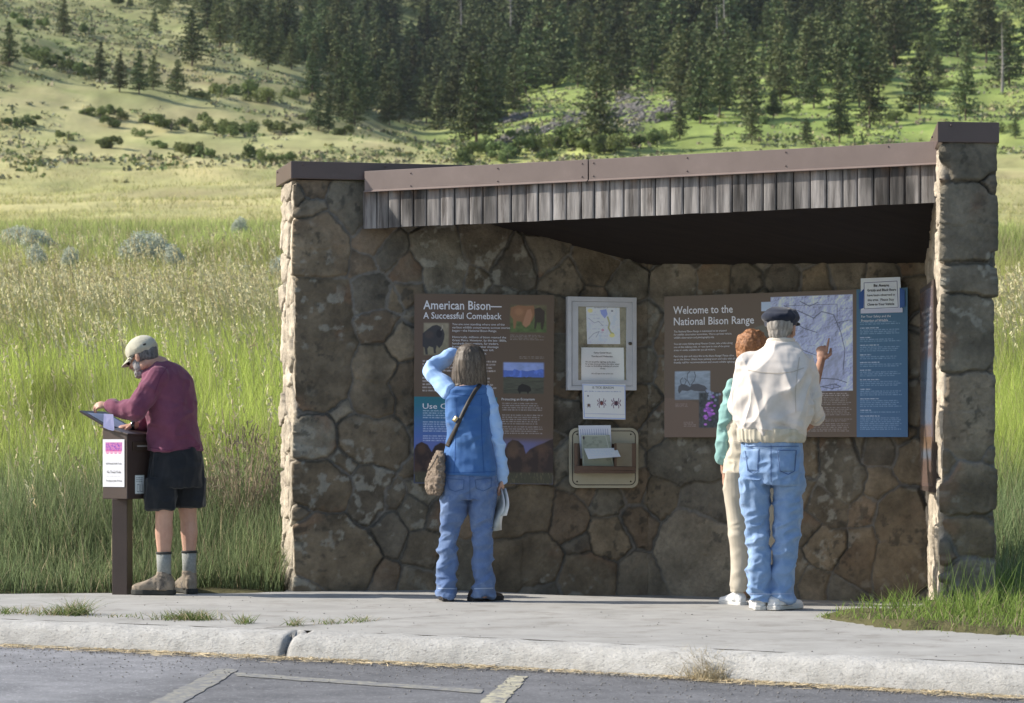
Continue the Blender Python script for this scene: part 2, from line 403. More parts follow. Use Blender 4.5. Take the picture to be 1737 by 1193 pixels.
SR = [(48, (1150, 775), (1200, 770)), (30, (1122, 840)), (32, (1190, 850), (1220, 850)), (66, (1170, 930), (1210, 950)), (30, (1115, 720)), (28, (1150, 480)), (26, (1210, 478)), (26, (1270, 475)),
      (30, (1330, 470)), (26, (1385, 478)), (30, (1440, 460)), (28, (1500, 470)), (26, (1550, 500)), (26, (1372, 775)), (44, (1425, 775), (1435, 815)), (34, (1405, 860)), (28, (1365, 900)),
      (30, (1490, 765)), (24, (1460, 760)), (30, (1485, 820)), (30, (1465, 870)), (36, (1400, 930)), (38, (1450, 960), (1470, 930)), (56, (1530, 890), (1530, 960)), (26, (1380, 990)), (24, (1430, 1000)),
      (26, (1550, 780)), (34, (1290, 900)), (30, (1290, 820)), (34, (1300, 970)), (28, (1345, 960)), (24, (1548, 600)), (26, (1548, 690))]
for r, *pts in SR: st(seedR, r, *pts)
SP = [(38, (1640, 270)), (46, (1640, 360), (1640, 410)), (40, (1645, 470)), (46, (1640, 540), (1640, 590)), (44, (1645, 670), (1645, 730)), (46, (1645, 830)), (36, (1650, 910)), (36, (1650, 980)),
      (12, (1683, 320)), (12, (1684, 420)), (12, (1684, 620)), (12, (1684, 760)), (12, (1686, 880))]
for r, *pts in SP: st(seedP, r * .95, *pts)
# fill the rest with random stones
U1 = CUM[-1]
rs = np.random.default_rng(3)
tries = rs.uniform([0, -.1], [U1, 2.8], (6000, 2))
for u, v_ in tries:
    a = np.array(seeds); du = np.abs(a[:, 0] - u); du = np.minimum(du, U1 - du)
    rr = rs.choice([.05, .08, .11, .15, .18])
    inner = CUM[3] < u < CUM[4]
    if inner: rr *= .8
    if np.all(np.hypot(du, a[:, 1] - v_) > (a[:, 2] + rr) * .98):
        seeds.append((u, v_, rr, sid[0])); sid[0] += 1
SD = np.array(seeds)
uu = []
for k in range(8):
    step = .0072 if k in (0, 1, 2, 4) else (.012 if k == 3 else .04)
    n = max(3, int(SEG[k] / step)); uu.append(CUM[k] + np.arange(n) * SEG[k] / n)
uu = np.concatenate(uu); vv = np.arange(-.12, 2.735, .0085)
U, V = np.meshgrid(uu, vv); U = U.ravel(); V = V.ravel()
wu = U + .016 * noise(U * 3.5, V * 3.5, 2, 21) + .014 * noise(U * 9, V * 9, 0, 1) + .007 * noise(U * 32, V * 32, 0, 2); wv = V + .016 * noise(U * 3.5, V * 3.5, 7, 23) + .014 * noise(U * 9, V * 9, 5, 3) + .007 * noise(U * 32, V * 32, 9, 4)
b1 = np.full(len(U), 1e9); i1 = np.zeros(len(U), int); s1 = np.zeros(len(U), int); b2 = np.full(len(U), 1e9); s2 = np.zeros(len(U), int)
for k, (su, sv, r, idn) in enumerate(SD):
    du = np.abs(wu - su); du = np.minimum(du, U1 - du)
    p = du ** 2 + (wv - sv) ** 2 - (r * 1.0) ** 2
    same = (i1 == int(idn)) & (b1 < 1e8)
    better = p < b1
    # new best of another stone pushes old best to second
    push = better & ~same
    b2 = np.where(push, b1, b2); s2 = np.where(push, s1, s2)
    b1n = np.where(better, p, b1); s1 = np.where(better, k, s1); i1 = np.where(better, int(idn), i1)
    sec = ~better & (i1 != int(idn)) & (p < b2)
    b2 = np.where(sec, p, b2); s2 = np.where(sec, k, s2); b1 = b1n
du = np.abs(SD[s1, 0] - SD[s2, 0]); du = np.minimum(du, U1 - du)
sep = np.hypot(du, SD[s1, 1] - SD[s2, 1])
edge = (b2 - b1) / (2 * np.maximum(sep, .04))
idr = rs.uniform(0, 1, (sid[0] + 1, 8))
R = idr[i1]
jw = .0008 + .0035 * (noise(U * 4, V * 4, 0, 8) + 1) ** 2
pl = sstep(0, .011 - .007 * R[:, 6], edge - jw)
cu, cv = SD[s1, 0], SD[s1, 1]
tilt = (R[:, 2] - .5) * .10 * np.clip(U - cu, -.3, .3) + (R[:, 3] - .5) * .10 * np.clip(V - cv, -.3, .3)
pill_unused = (CUM[3] - .05 < U) & (U < CUM[5] + .08) | (U < CUM[1] + .05)
pw = np.maximum(np.maximum(sstep(CUM[1] + .35, CUM[1] + .02, U), sstep(CUM[3] - .1, CUM[3] + .1, U) * (U < CUM[6])), 0); amp = (.016 + .024 * R[:, 0]) * pw + (.014 + .016 * R[:, 0]) * (1 - pw)
hgt = pl * (amp + tilt + .004 * sstep(0, .05, edge) + .007 * fbm(U * 14, V * 14, R[:, 1] * 9, 5, 4) + .004 * fbm(U * 60, V * 60, 3, 6, 3)) + (1 - pl) * (.012 + .004 * fbm(U * 40, V * 40, 0, 7, 2))
gv = np.exp(-((edge - jw) / .0065) ** 2) * sstep(-.45, .25, noise(U * 3.1, V * 3.1, 4, 88)); hgt = hgt - .010 * gv
# layered ledges on the ends of the stones
led = (U < CUM[1]) | ((CUM[3] < U) & (U < CUM[4]))
hgt = hgt + led * pl * .006 * np.round(2 * noise(U * 24, V * 3.2, 1, 14)) * sstep(-.2, .3, noise(U * 6, V * 2, 4, 19))
# direction and position on the footprint
seg = np.clip(np.searchsorted(CUM, U, side='right') - 1, 0, 7)
fr = (U - CUM[seg]) / SEG[seg]
Pq = W0[seg] * (1 - fr)[:, None] + W0[(seg + 1) % 8] * fr[:, None]
D_ = (np.roll(W0, -1, 0) - W0) / SEG[:, None]; N_ = np.stack([D_[:, 1], -D_[:, 0]], -1)
nrm = N_[seg].copy()
cor = fr < 1e-6
mit = N_[seg] + N_[(seg - 1) % 8]; mit = mit / (1e-9 + (mit * N_[seg]).sum(1, keepdims=True)); nrm[cor] = mit[cor]
XY = Pq + nrm * hgt[:, None]
# the wall along the bend stops under the roof
tops = np.interp(U, [0, CUM[1], CUM[2] - .02, CUM[2] + .02, CUM[3] - .02, CUM[3] + .02, CUM[6] - .1, CUM[6] + .05, CUM[7], U1],
                 [2.735, 2.735, 2.735, 2.32, 2.32, 2.735, 2.735, 2.30, 2.30, 2.735])
Vz = np.minimum(V, tops)
VV = np.stack([XY[:, 0], XY[:, 1], Vz], -1)
nu, nv = len(uu), len(vv)
i = (np.arange(nv - 1)[:, None] * nu + np.arange(nu)[None]); j = (np.arange(nv - 1)[:, None] * nu + (np.arange(nu)[None] + 1) % nu)
fc = np.stack([i, j, j + nu, i + nu], -1).reshape(-1, 4)
# stone colours: browns, greys, a few rusty and pale ones, lichen blotches, darker pointing
base = np.array([[.150, .122, .088], [.138, .116, .088], [.162, .130, .092], [.134, .120, .096], [.150, .116, .084], [.175, .150, .116], [.122, .108, .088], [.20, .178, .14]]) * np.array([1.20, 1.20, 1.16])
bc = base[(R[:, 4] * 7.3).astype(int)] * (.85 + .3 * R[:, 5])[:, None]
blot = fbm(U * 7, V * 7, R[:, 1] * 20, 41, 5)[:, None]
bc = bc * (1 + .75 * blot)
rust = sstep(.15, .5, fbm(U * 4, V * 4, R[:, 6] * 30, 42, 4))[:, None] * (.35 + .65 * (R[:, 7] > .6))[:, None]
bc = bc * (1 - .5 * rust) + np.array([.20, .115, .07]) * .5 * rust
lich = (sstep(.12, .34, fbm(U * 16, V * 16, R[:, 6] * 11, 43, 5)) * sstep(-.12, .28, fbm(U * 2.2, V * 2.2, 3, 45, 2)))[:, None]
bc = bc * (1 - .7 * lich) + np.array([.33, .32, .27]) * .7 * lich
dark = (sstep(.15, .4, fbm(U * 22, V * 22, R[:, 5] * 7, 44, 5)) * sstep(-.1, .25, fbm(U * 2.6, V * 2.6, 8, 46, 2)))[:, None]
bc = bc * (1 - .6 * dark) + np.array([.04, .04, .035]) * .6 * dark
# left end and inner pillar face: sunlit brightness painted into the stone colour
pale = (led * 1.0)[:, None]
bc = bc * (1 - .85 * pale) + (np.array([.50, .44, .35]) * (.8 + .35 * R[:, 5])[:, None] * (1 + .4 * fbm(U * 6, V * 22, 0, 49, 4))[:, None]) * .85 * pale
mort = np.array([.185, .172, .150]) * (1 + .3 * fbm(U * 25, V * 25, 0, 47))[:, None]
plc = sstep(-.002, .006, edge - jw)[:, None]
bc = bc * plc + mort * (1 - plc); bc = bc * (1 - .4 * gv)[:, None]
m_stone = mat('flagstone', (.86, .86, .86), (1.14, 1.12, 1.1), scale=30, rough=.92, attr=True, bump=.9, bscale=60, bdist=.012, c3=(.6, .6, .58), s3=110, t3=(.6, .7), spec=.25)
shelter = thing('stone_shelter', 'open fronted flagstone shelter with a sloping roof and brown metal caps', 'shelter', (.6, 16.4, 0))
mk('stone_wall', VV, fc, m_stone, shelter, True, np.clip(bc, .01, .8))
m_metal = mat('brown_painted_metal', (.085, .058, .052), (.10, .068, .060), scale=4, rough=.42, spec=.5, bump=.08, bscale=6, bdist=.01, c3=(.12, .09, .08), s3=9, t3=(.58, .75))
def offset_cap(name, poly, z0, z1, par, o=.055):
    """sheet metal cap over a wall top with a folded lip and screw heads"""
    n = len(poly); pts = [np.array(p) for p in poly]; out = []
    for k in range(n):
        a, b, c_ = pts[k - 1], pts[k], pts[(k + 1) % n]
        d1 = (b - a) / np.linalg.norm(b - a); d2 = (c_ - b) / np.linalg.norm(c_ - b)
        n1 = np.array([d1[1], -d1[0]]); n2 = np.array([d2[1], -d2[0]]); mm = n1 + n2; mm = mm / (mm @ n1)
        out.append(b + mm * o)
    mb = MB(); mb.prism([(p[0], p[1], z0) for p in out], (0, 0, z1 - z0))
    lip = [b + (b - np.mean(pts, 0)) / np.linalg.norm(b - np.mean(pts, 0)) * .012 for b in out]
    ob = mb.build(name, m_metal, par, bevel=.004)
    for k in range(n):
        a, b = out[k], out[(k + 1) % n]; L = np.linalg.norm(b - a); d = (b - a) / L; nn = np.array([d[1], -d[0]])
        for q in np.arange(.08, L - .03, .55):
            c_ = a + d * q + nn * .003
            MB().ell((c_[0], c_[1], z1 - .022), AX, (.007, .007, .007), 8, 6).build('screw', m_metal, ob, True)
    return ob
lw = [W0[0], W0[1], W0[2] + TL * .02, W0[2] + TL * .02 - NL * .40]
lw = [np.array(p) for p in lw]; lw.append(W0[0] + (W0[0] - W0[1]) * .02)
offset_cap('cap', [W0[0], W0[1], W0[2], W0[2] - NL * .44], 2.733, 2.848, shelter, .055)
offset_cap('cap', [W0[3], W0[4], W0[5], W0[6]], 2.725, 2.845, shelter, .052)
# roof slab: soffit dark stained timber, top metal
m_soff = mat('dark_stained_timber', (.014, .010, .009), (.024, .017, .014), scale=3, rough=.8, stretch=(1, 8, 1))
B3 = Vector((.93, 17.12, 2.18)); C3 = Vector((2.76, 16.22, 2.125))
fl = Vector((FL.x + .02, FL.y + .04, 2.66)); fr_ = Vector((FR.x + .02, FR.y + .04, 2.655))
def ext(a, b, t): return a + (b - a) * t
flx = fl; mb = MB()
# left border follows the inside of the left wall
lft = Vector((-.80, 16.75, 2.60))
soff = [fl, fr_, C3, ext(C3, ext(fr_, C3, 1), 1), B3, lft]
soff = [fl, fr_, C3, B3, lft]
mb.prism([tuple(p) for p in soff], (0, 0, .035))
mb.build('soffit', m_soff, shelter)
mb = MB(); up = Vector((0, 0, .045))
mb.prism([tuple(p + up) for p in [fl, fr_, C3 + Vector((.1, .3, -.02)), B3 + Vector((0, .35, -.1)), lft]], (0, 0, .075))
mb.build('roof', m_metal, shelter)
mb = MB()
for k in range(0):
    a = fl.lerp(fr_, .12 + .19 * k) + Vector((FN.x * .06, FN.y * .06, -.06)); b = B3.lerp(C3, max(0, .02 + .24 * k)) + Vector((-FN.x * .05, -FN.y * .05, -.04))
    d = (FR - FL).normalized() * .02
    mb.hexa([a - d, a + d, b + d, b - d, a - d + Vector((0, 0, .08)), a + d + Vector((0, 0, .08)), b + d + Vector((0, 0, .08)), b - d + Vector((0, 0, .08))])
# metal fascia: two lengths with a joint, folded drip edge
dF = (FR - FL).normalized()
def fasc(u0, u1, name='fascia'):
    mb = MB(); n0 = -FN
    zt0 = 2.786 + (2.772 - 2.786) * u0 / 3.9; zt1 = 2.786 + (2.772 - 2.786) * u1 / 3.9
    prof = [(0, 0), (.022, 0), (.022, -.128), (.036, -.137), (.034, -.142), (.0, -.132)]
    A = [FL + dF * u0 + n0 * o + Vector((0, 0, zt0 + z)) for o, z in prof]; L = (FL + dF * u1) - (FL + dF * u0) + Vector((0, 0, zt1 - zt0))
    mb.prism([tuple(p) for p in A], L)
    return mb.build(name, m_metal2, shelter, bevel=.002)
m_metal2 = mat('lighter_brown_metal', (.175, .134, .118), (.205, .158, .140), scale=3, rough=.5, spec=.4, bump=.12, bscale=3, bdist=.02, c3=(.225, .175, .155), s3=6, t3=(.6, .8))  # fascia metal, a lighter brown than the caps
LF = (FR - FL).length
fasc(-.01, 1.62); fasc(1.628, LF + .01)
for u in (.34, .98, 1.58, 1.66, 2.3, 2.95, 3.6):
    for z in (2.755, 2.672):
        if random.random() < .75: MB().ell(tuple(FL + dF * u - FN * .024 + Vector((0, 0, z))), AX, (.005, .003, .005), 8, 6).build('screw', m_metal, shelter, True)
# weathered vertical boards
m_wood = mat('weathered_boards', (.55, .55, .55), (1.25, 1.25, 1.25), scale=26, rough=.9, attr=True, bump=.7, bscale=40, bdist=.006, stretch=(1, 1, .09), c3=(.28, .25, .23), s3=14, t3=(.52, .66))
vs, fs, cs = [], [], []
u = -.035
rw = np.random.default_rng(5)
while u < LF - .01:
    wd = rw.uniform(.088, .112); u2 = min(u + wd, LF)
    off = rw.uniform(-.002, .004); zb = 2.405 + rw.uniform(-.002, .003) + .004 * u / 3.9; zt = 2.655
    tone = np.array([.27, .25, .235]) * rw.uniform(.82, 1.15); nxg, nzg = 9, 22
    for side in (0,):
        n0 = len(vs)
        for a in range(nzg + 1):
            for b in range(nxg + 1):
                fb = b / nxg; fz = a / nzg
                q = FL + dF * (u + .002 + (u2 - u - .004) * fb) - FN * (.002 + off - .004 * (2 * fb - 1) ** 8)
                z = zb + (zt - zb) * fz
                vs.append((q.x, q.y, z))
                g = float(1)
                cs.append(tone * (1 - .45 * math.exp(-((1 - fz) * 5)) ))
        for a in range(nzg):
            for b in range(nxg):
                k = n0 + a * (nxg + 1) + b; fs.append((k, k + 1, k + nxg + 2, k + nxg + 1))
        # sides and back as a thin box
        q0 = FL + dF * (u + .002); q1 = FL + dF * (u2 - .002); n1 = len(vs)
        for q in (q0, q1):
            for o in (off + .001, -.02):
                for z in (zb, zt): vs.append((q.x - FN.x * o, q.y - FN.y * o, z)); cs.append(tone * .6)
        fs += [(n1, n1 + 2, n1 + 3, n1 + 1), (n1 + 4, n1 + 5, n1 + 7, n1 + 6), (n1, n1 + 4, n1 + 6, n1 + 2)]
    u = u2
va = np.array(vs); cs = np.array(cs)
sk = fbm(va[:, 0] * 28, va[:, 1] * 28, va[:, 2] * 2.2, 51, 4)
dk = sstep(.05, .45, fbm(va[:, 0] * 6, va[:, 1] * 6, va[:, 2] * 2, 52, 3) + .25 * sk)
cs = cs * (1 + .9 * sk)[:, None]; cs = cs * (1 - .72 * dk)[:, None]
top = (np.exp(-np.abs(2.65 - va[:, 2]) / .03) * sstep(-.1, .3, noise(va[:, 0] * 30, va[:, 1] * 30, 0, 53)))[:, None]
cs = cs * (1 - .5 * top) + np.array([.30, .17, .10]) * .5 * top
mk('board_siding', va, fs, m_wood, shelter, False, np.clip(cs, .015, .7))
mb = MB(); q = [FL + dF * a + FN * b + Vector((0, 0, z)) for a, b, z in ((-.02, .024, 2.42), (LF, .024, 2.42), (LF, .06, 2.42), (-.02, .06, 2.42), (-.02, .024, 2.66), (LF, .024, 2.66), (LF, .06, 2.66), (-.02, .06, 2.66))]
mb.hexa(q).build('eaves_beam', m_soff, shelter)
# ================================================================ VEGETATION
m_needle = mat('conifer_needles', (.065, .092, .048), (.15, .175, .085), scale=14, rough=.85, vary=.4, attr=True, spec=.15)
m_bark = mat('conifer_bark', (.09, .065, .05), (.16, .12, .09), scale=20, rough=.95, stretch=(1, 1, .2))
def quads(c, a, b, col):
    """(N,3) centres with half axes -> quad mesh arrays"""
    n = len(c); v = np.stack([c - a - b, c + a - b, c + a + b, c - a + b], 1).reshape(-1, 3)
    f = np.arange(n * 4).reshape(n, 4); return v, f, np.repeat(col, 4, 0)
def unit(v): return v / (1e-9 + np.linalg.norm(v, axis=-1, keepdims=True))
def conifer(seed, wide, open_):
    r = np.random.default_rng(seed); C, A, B, K = [], [], [], []
    z0 = r.uniform(.05, .14) + .08 * open_
    nl = 30 if not open_ else 22
    for L in range(nl):
        z = z0 + (1 - z0 - .02) * (L / nl) ** 1.02
        prof = (1 - (z - z0) / (1 - z0)) ** (.85 if not open_ else .62)
        ln0 = wide * prof * min(1, .75 + (z - z0) * 3)
        for b in range(r.integers(5, 8)):
            az = r.uniform(0, 2 * math.pi); ln = ln0 * r.uniform(.55, 1.15) + .012
            droop = r.uniform(-.25, .15) - .25 * (1 - z)
            nc = max(3, int(ln / .016))
            t = (np.arange(nc) + r.uniform(.2, .9, nc)) / nc
            keep = t > .12; t = t[keep]; nc = len(t)
            for rep in range(2):
                p = np.stack([np.cos(az) * ln * t, np.sin(az) * ln * t, z + r.uniform(-.008, .008) + ln * (droop * t + .12 * t * t)], -1)
                p += r.normal(0, .0045 + .004 * rep, p.shape) + np.stack([-np.sin(az) * t, np.cos(az) * t, 0 * t], -1) * (r.normal(0, .16 * ln, nc))[:, None]
                sz = r.uniform(.007, .0145, nc) * (1.15 if open_ else 1)
                d = unit(r.normal(0, 1, (nc, 3)) + np.array([math.cos(az), math.sin(az), .2]) * 1.0)
                e = unit(np.cross(d, r.normal(0, 1, (nc, 3))))
                C.append(p); A.append(d * sz[:, None] * 1.4); B.append(e * sz[:, None] * .65)
                tone = r.uniform(.7, 1.25, nc) * (.9 + .3 * r.random())
                K.append(np.stack([tone * r.uniform(.9, 1.15), tone, tone * .9], -1))
    return quads(np.concatenate(C), np.concatenate(A), np.concatenate(B), np.concatenate(K))
def trunk_mb(h=1.0, r0=.014, seed=0):
    rr_ = random.Random(seed); mb = MB()
    pts = [(rr_.uniform(-.004, .004), rr_.uniform(-.004, .004), -.03 + (h * .98 + .03) * k / 7) for k in range(8)]
    mb.tube(pts, [r0 * (1 - .9 * k / 7) for k in range(8)], 7)
    for k in range(7):
        z = rr_.uniform(.1, .5); a = rr_.uniform(0, 6.28); L = rr_.uniform(.03, .08)
        mb.tube([(0, 0, z), (math.cos(a) * L, math.sin(a) * L, z + .01)], [.003, .001], 5)
    return mb
protos = []
for k, (wd, op) in enumerate([(.26, 0), (.30, 0), (.22, 0), (.31, 1), (.27, 1), (.28, 0), (.33, 0)]):
    v, f, c = conifer(100 + k, wd, op)
    cr = mk('crown', v, f, m_needle, None, False, c); tr = trunk_mb(1, .016, k).build('trunk', m_bark)
    protos.append((cr, tr))
proto_used = set()
def plant_tree(pt, h, k, name, label, group):
    cr, tr = protos[k]
    root = thing(name, label, 'tree', pt, group); a = random.uniform(0, 6.28)
    for src in (cr, tr):
        o = src.copy(); COL.objects.link(o); o.parent = root; o.name = src.name.split('.')[0]
    root.scale = (h * random.uniform(.95, 1.35), h * random.uniform(.95, 1.35), h); root.rotation_euler = (0, 0, a)
    return root
# scattered trees of the left spur: base pixel and height in pixels
LT = [(16, 113, 78, 'pale green conifer at the far left edge of the open hillside'), (108, 62, 66, 'lone conifer highest on the open hillside at the left'),
      (170, 141, 72, 'leftmost conifer of the row of five on the open hillside'), (203, 156, 66, 'second conifer from the left in the row of five on the hillside'),
      (236, 160, 76, 'dark dense conifer in the middle of the row of five on the hillside'), (260, 154, 62, 'narrow conifer close behind the dark middle one on the hillside'),
      (302, 161, 62, 'rightmost conifer of the row of five on the open hillside'), (326, 112, 98, 'tall conifer with wide skirts at the lower left tip of the forest'),
      (262, 58, 44, 'small round conifer just left of the forest edge'), (540, 222, 66, 'conifer at the left end of the lower forest fringe'), (558, 225, 58, 'small conifer beside the left end of the lower fringe')]
for px, py, hp, lab in LT:
    p = hit(px, py)
    if p: plant_tree(p, hp * p.y / F, random.choice([0, 5, 6, 1]), 'conifer_tree', lab, 'conifers scattered over the open left hillside')
RT = [(808, 246, 158, 6, 'big broad conifer standing in front of the forest above the roof'), (1012, 250, 150, 1, 'broad dark conifer above the middle of the roof by the scree'),
      (1153, 236, 78, 0, 'small pointed conifer right of the scree above the roof'), (1275, 245, 66, 3, 'thin open conifer low on the green slope above the roof'), (1218, 252, 40, 0, 'smallest conifer on the slope just above the roof line'),
      (1424, 243, 88, 4, 'open crowned pine with bare lower trunk left of the pillar cap'), (1475, 218, 112, 3, 'wide pine with dark trunk nearest the pillar cap on its left'), (1368, 248, 48, 3, 'small thin conifer low on the green slope at the right'),
      (1638, 205, 100, 3, 'loose grey green conifer directly above the pillar cap'), (1723, 235, 40, 1, 'low bushy conifer at the right edge beside the pillar cap'), (1712, 145, 115, 1, 'large dark conifer at the right edge of the upper slope'),
      (1560, 195, 130, 4, 'open pine above the right end of the roof fascia')]
for px, py, hp, k, lab in RT:
    p = hit(px, py)
    if p: plant_tree(p, hp * p.y / F, k, 'conifer_tree', lab, 'conifers standing free along the lower forest edge')
BX = [200, 330, 420, 500, 560, 620, 700, 745, 810, 850, 905, 1000, 1100, 1180, 1260, 1340, 1420, 1500, 1580, 1660, 1760]
BY = [-5, 55, 112, 130, 200, 222, 214, 226, 236, 212, 200, 215, 165, 222, 214, 205, 212, 180, 160, 120, 140]
cand = []
rt = np.random.default_rng(12)
tries = 0
while len(cand) < 520 and tries < 30000:
    tries += 1
    px = rt.uniform(205, 1770); b = np.interp(px, BX, BY); py = rt.uniform(-45, 236)
    if py > b: continue
    dens = 1.0
    if px > 1080: dens = np.interp(py, [0, 120, 240], [1.0, .75, .45])
    if 1330 < px: dens *= .85
    if 1500 < px and py > 30: dens *= .55
    if 880 < px < 1160 and 165 < py: dens *= .12
    if rt.random() > dens: continue
    mind = 15 + (1 - dens) * 22
    if any(abs(px - q[0]) < mind and abs(py - q[1]) < mind * .52 for q in cand): continue
    hp = rt.uniform(72, 104) if px < 780 else rt.uniform(82, 136)
    if px > 1080: hp = rt.uniform(78, 135)
    if px < 560: hp = rt.uniform(62, 92)
    if rt.random() < .15: hp *= .6
    cand.append((px, py, hp))
cand.sort(key=lambda q: -q[1])
m_snag = mat('dead_grey_wood', (.17, .155, .145), (.27, .25, .235), scale=4, rough=.95)
for px, py, hp, lab in [(782, 118, 150, 'bare grey dead tree left of centre in the forest'), (866, 108, 140, 'bare grey dead tree in the middle of the forest'), (1228, 120, 150, 'tall bare dead tree in the woods on the right'), (1216, 128, 120, 'shorter bare dead tree beside the tall one on the right'), (1700, 160, 120, 'thin dead tree near the right edge of the woods')]:
    p = hit(px, py); h = hp * p.y / F; t = thing('dead_tree', lab, 'tree', p, 'dead trees standing in the forest'); mb = MB(); mb.tube([p, p + Vector((.1, 0, h * .5)), p + Vector((-.1, 0, h))], [.28, .18, .03], 7); mb.build('trunk', m_snag, t); mb = MB()
    for k in range(26):
        z = h * random.uniform(.25, .95); a = random.uniform(0, 6.28); L = h * .10 * (1.15 - z / h) + .3; q = p + Vector((0, 0, z)); mb.tube([q, q + Vector((math.cos(a) * L, math.sin(a) * L, L * random.uniform(-.2, .5)))], [.06, .015], 5)
    mb.build('branches', m_snag, t)
far_v, far_f, far_c, far_n = [], [], [], 0
crown_arrays = []
for cr, tr in protos:
    me = cr.data; vv_ = np.empty(len(me.vertices) * 3); me.vertices.foreach_get('co', vv_)
    cc_ = np.empty(len(me.vertices) * 4); me.color_attributes['Col'].data.foreach_get('color', cc_)
    crown_arrays.append((vv_.reshape(-1, 3), cc_.reshape(-1, 4)[:, :3]))
NT = 0
zone = lambda px: ('dark conifer packed in the dense forest on the left of the slope' if px < 780 else 'tall conifer among the crowded trees in the middle of the forested slope' if px < 1160 else 'conifer in the looser woods over green grass on the right slope')
for px, py, hp in cand:
    p = hit(px, py)
    if not p: continue
    h = hp * p.y / F; k = int(rt.choice([0, 1, 2, 5, 6] if px < 900 else [0, 1, 2, 3, 4, 5, 3]))
    if NT < 272:
        plant_tree(p, h, k, 'conifer_tree', zone(px), 'conifers of the forest, ' + ('left' if px < 780 else 'middle' if px < 1160 else 'right')); NT += 1
    else:
        v0, c0 = crown_arrays[k]; n4 = len(v0) // 4; sel = np.sort(rt.permutation(n4)[: int(n4 * .55)]); ii = (sel[:, None] * 4 + np.arange(4)).ravel()
        q = v0[ii] * h; a = rt.uniform(0, 6.28); ca, sa = math.cos(a), math.sin(a)
        q = np.stack([q[:, 0] * ca - q[:, 1] * sa, q[:, 0] * sa + q[:, 1] * ca, q[:, 2]], -1) + np.array(p)
        far_v.append(q); far_c.append(c0[ii]); far_f.append(np.arange(len(ii)).reshape(-1, 4) + far_n); far_n += len(ii)
if far_v:
    o = mk('distant_forest', np.concatenate(far_v), np.concatenate(far_f), m_needle, None, False, np.concatenate(far_c))
    tag(o, 'dark wood of distant conifers filling the top of the slope', 'forest', None, 'stuff')
for cr, tr in protos: bpy.data.objects.remove(cr); bpy.data.objects.remove(tr)
print('trees', NT, len(cand), time.time() - T0)

# ---- shrubs
def leafblob(seed, n, blobs, size, upright=.0, flat=.6):
    """leaf quads over several lobes in a unit-height volume"""
    r = np.random.default_rng(seed); C, N = [], []
    for (x, y, z, rx, rz) in blobs:
        m_ = int(n * rx * rx / sum(b[3] ** 2 for b in blobs)); d = unit(r.normal(0, 1, (m_, 3))); rad = r.uniform(.35, 1.08, (m_, 1)) ** .5
        p = d * rad * np.array([rx, rx, rz]) * (1 + .22 * noise(d[:, 0] * 3 + seed, d[:, 1] * 3, d[:, 2] * 3)[:, None]) + np.array([x, y, z])
        C.append(p); N.append(d)
    C = np.concatenate(C); N = np.concatenate(N); k = C[:, 2] > .02; C, N = C[k], N[k]
    a = unit(r.normal(0, 1, C.shape) + np.array([0, 0, upright])); b = unit(np.cross(a, N + r.normal(0, .5, C.shape)))
    s_ = size * r.uniform(.6, 1.3, (len(C), 1)); t = r.uniform(.7, 1.3, (len(C), 1))
    return quads(C, a * s_, b * s_ * flat, t * np.ones(3))
def stems(seed, n, spread, h):
    r = random.Random(seed); mb = MB()
    for k in range(n):
        a = r.uniform(0, 6.28); s_ = spread * r.uniform(.2, .9); z = h * r.uniform(.5, .85)
        mb.tube([(0, 0, -.05), (math.cos(a) * s_ * .4, math.sin(a) * s_ * .4, z * .5), (math.cos(a) * s_, math.sin(a) * s_, z)], [.022, .014, .006], 6)
    return mb
m_sage = mat('sagebrush_leaves', (.42, .45, .37), (.55, .58, .48), scale=6, rough=.9, attr=True, spec=.1, trans=.2)
m_stem = mat('grey_stem', (.13, .11, .09), (.2, .17, .14), scale=10, rough=.95)
m_bush = mat('hillside_bush_leaves', (.11, .150, .055), (.19, .235, .085), scale=4, rough=.85, attr=True, vary=.3, spec=.15, trans=.15)
sage_blobs = [[(0, 0, .5, .42, .45), (.35, .1, .35, .3, .33), (-.36, -.1, .4, .3, .36), (.1, .3, .55, .25, .3), (-.15, -.25, .62, .22, .3)],
              [(0, 0, .45, .36, .42), (.28, -.1, .55, .26, .38), (-.3, .1, .3, .28, .28), (.5, .1, .3, .2, .26)],
              [(0, 0, .5, .3, .48), (.2, .2, .35, .26, .33), (-.24, 0, .42, .24, .38)]]
def make_bush(seed, blobs, n, size, m, upright, nst=6):
    v, f, c = leafblob(seed, n, blobs, size, upright, .4)
    a = mk('foliage', v, f, m, None, False, c); b = stems(seed, nst, .4, .8).build('stem', m_stem); return a, b
sp_ = [make_bush(40 + i, b, 5200, .024, m_sage, 1.5) for i, b in enumerate(sage_blobs)]
SG = [(28, 425, 40, 0, 'grey green sagebrush nearest the left edge above the tall grass'), (68, 433, 44, 1, 'pale sagebrush right of the one at the left edge'), (60, 462, 22, 2, 'low sagebrush below the pair at the left edge'),
      (120, 466, 22, 2, 'small pale sagebrush between the left pair and the large one'), (252, 458, 62, 0, 'largest sagebrush, blue green, above the man with the cap'), (292, 466, 44, 2, 'upright sagebrush touching the right side of the largest one'),
      (408, 400, 22, 2, 'small distant sagebrush on the crest of the meadow'), (474, 480, 46, 1, 'sagebrush half hidden behind the left end of the stone wall')]
def put(pair, name, label, cat, pt, sc, group, kind_parts=True):
    root = thing(name, label, cat, pt, group)
    for src in pair:
        o = src.copy(); COL.objects.link(o); o.parent = root; o.name = src.name.split('.')[0]
    root.scale = (sc * random.uniform(.9, 1.15), sc * random.uniform(.9, 1.15), sc); root.rotation_euler = (0, 0, random.uniform(0, 6.28)); return root
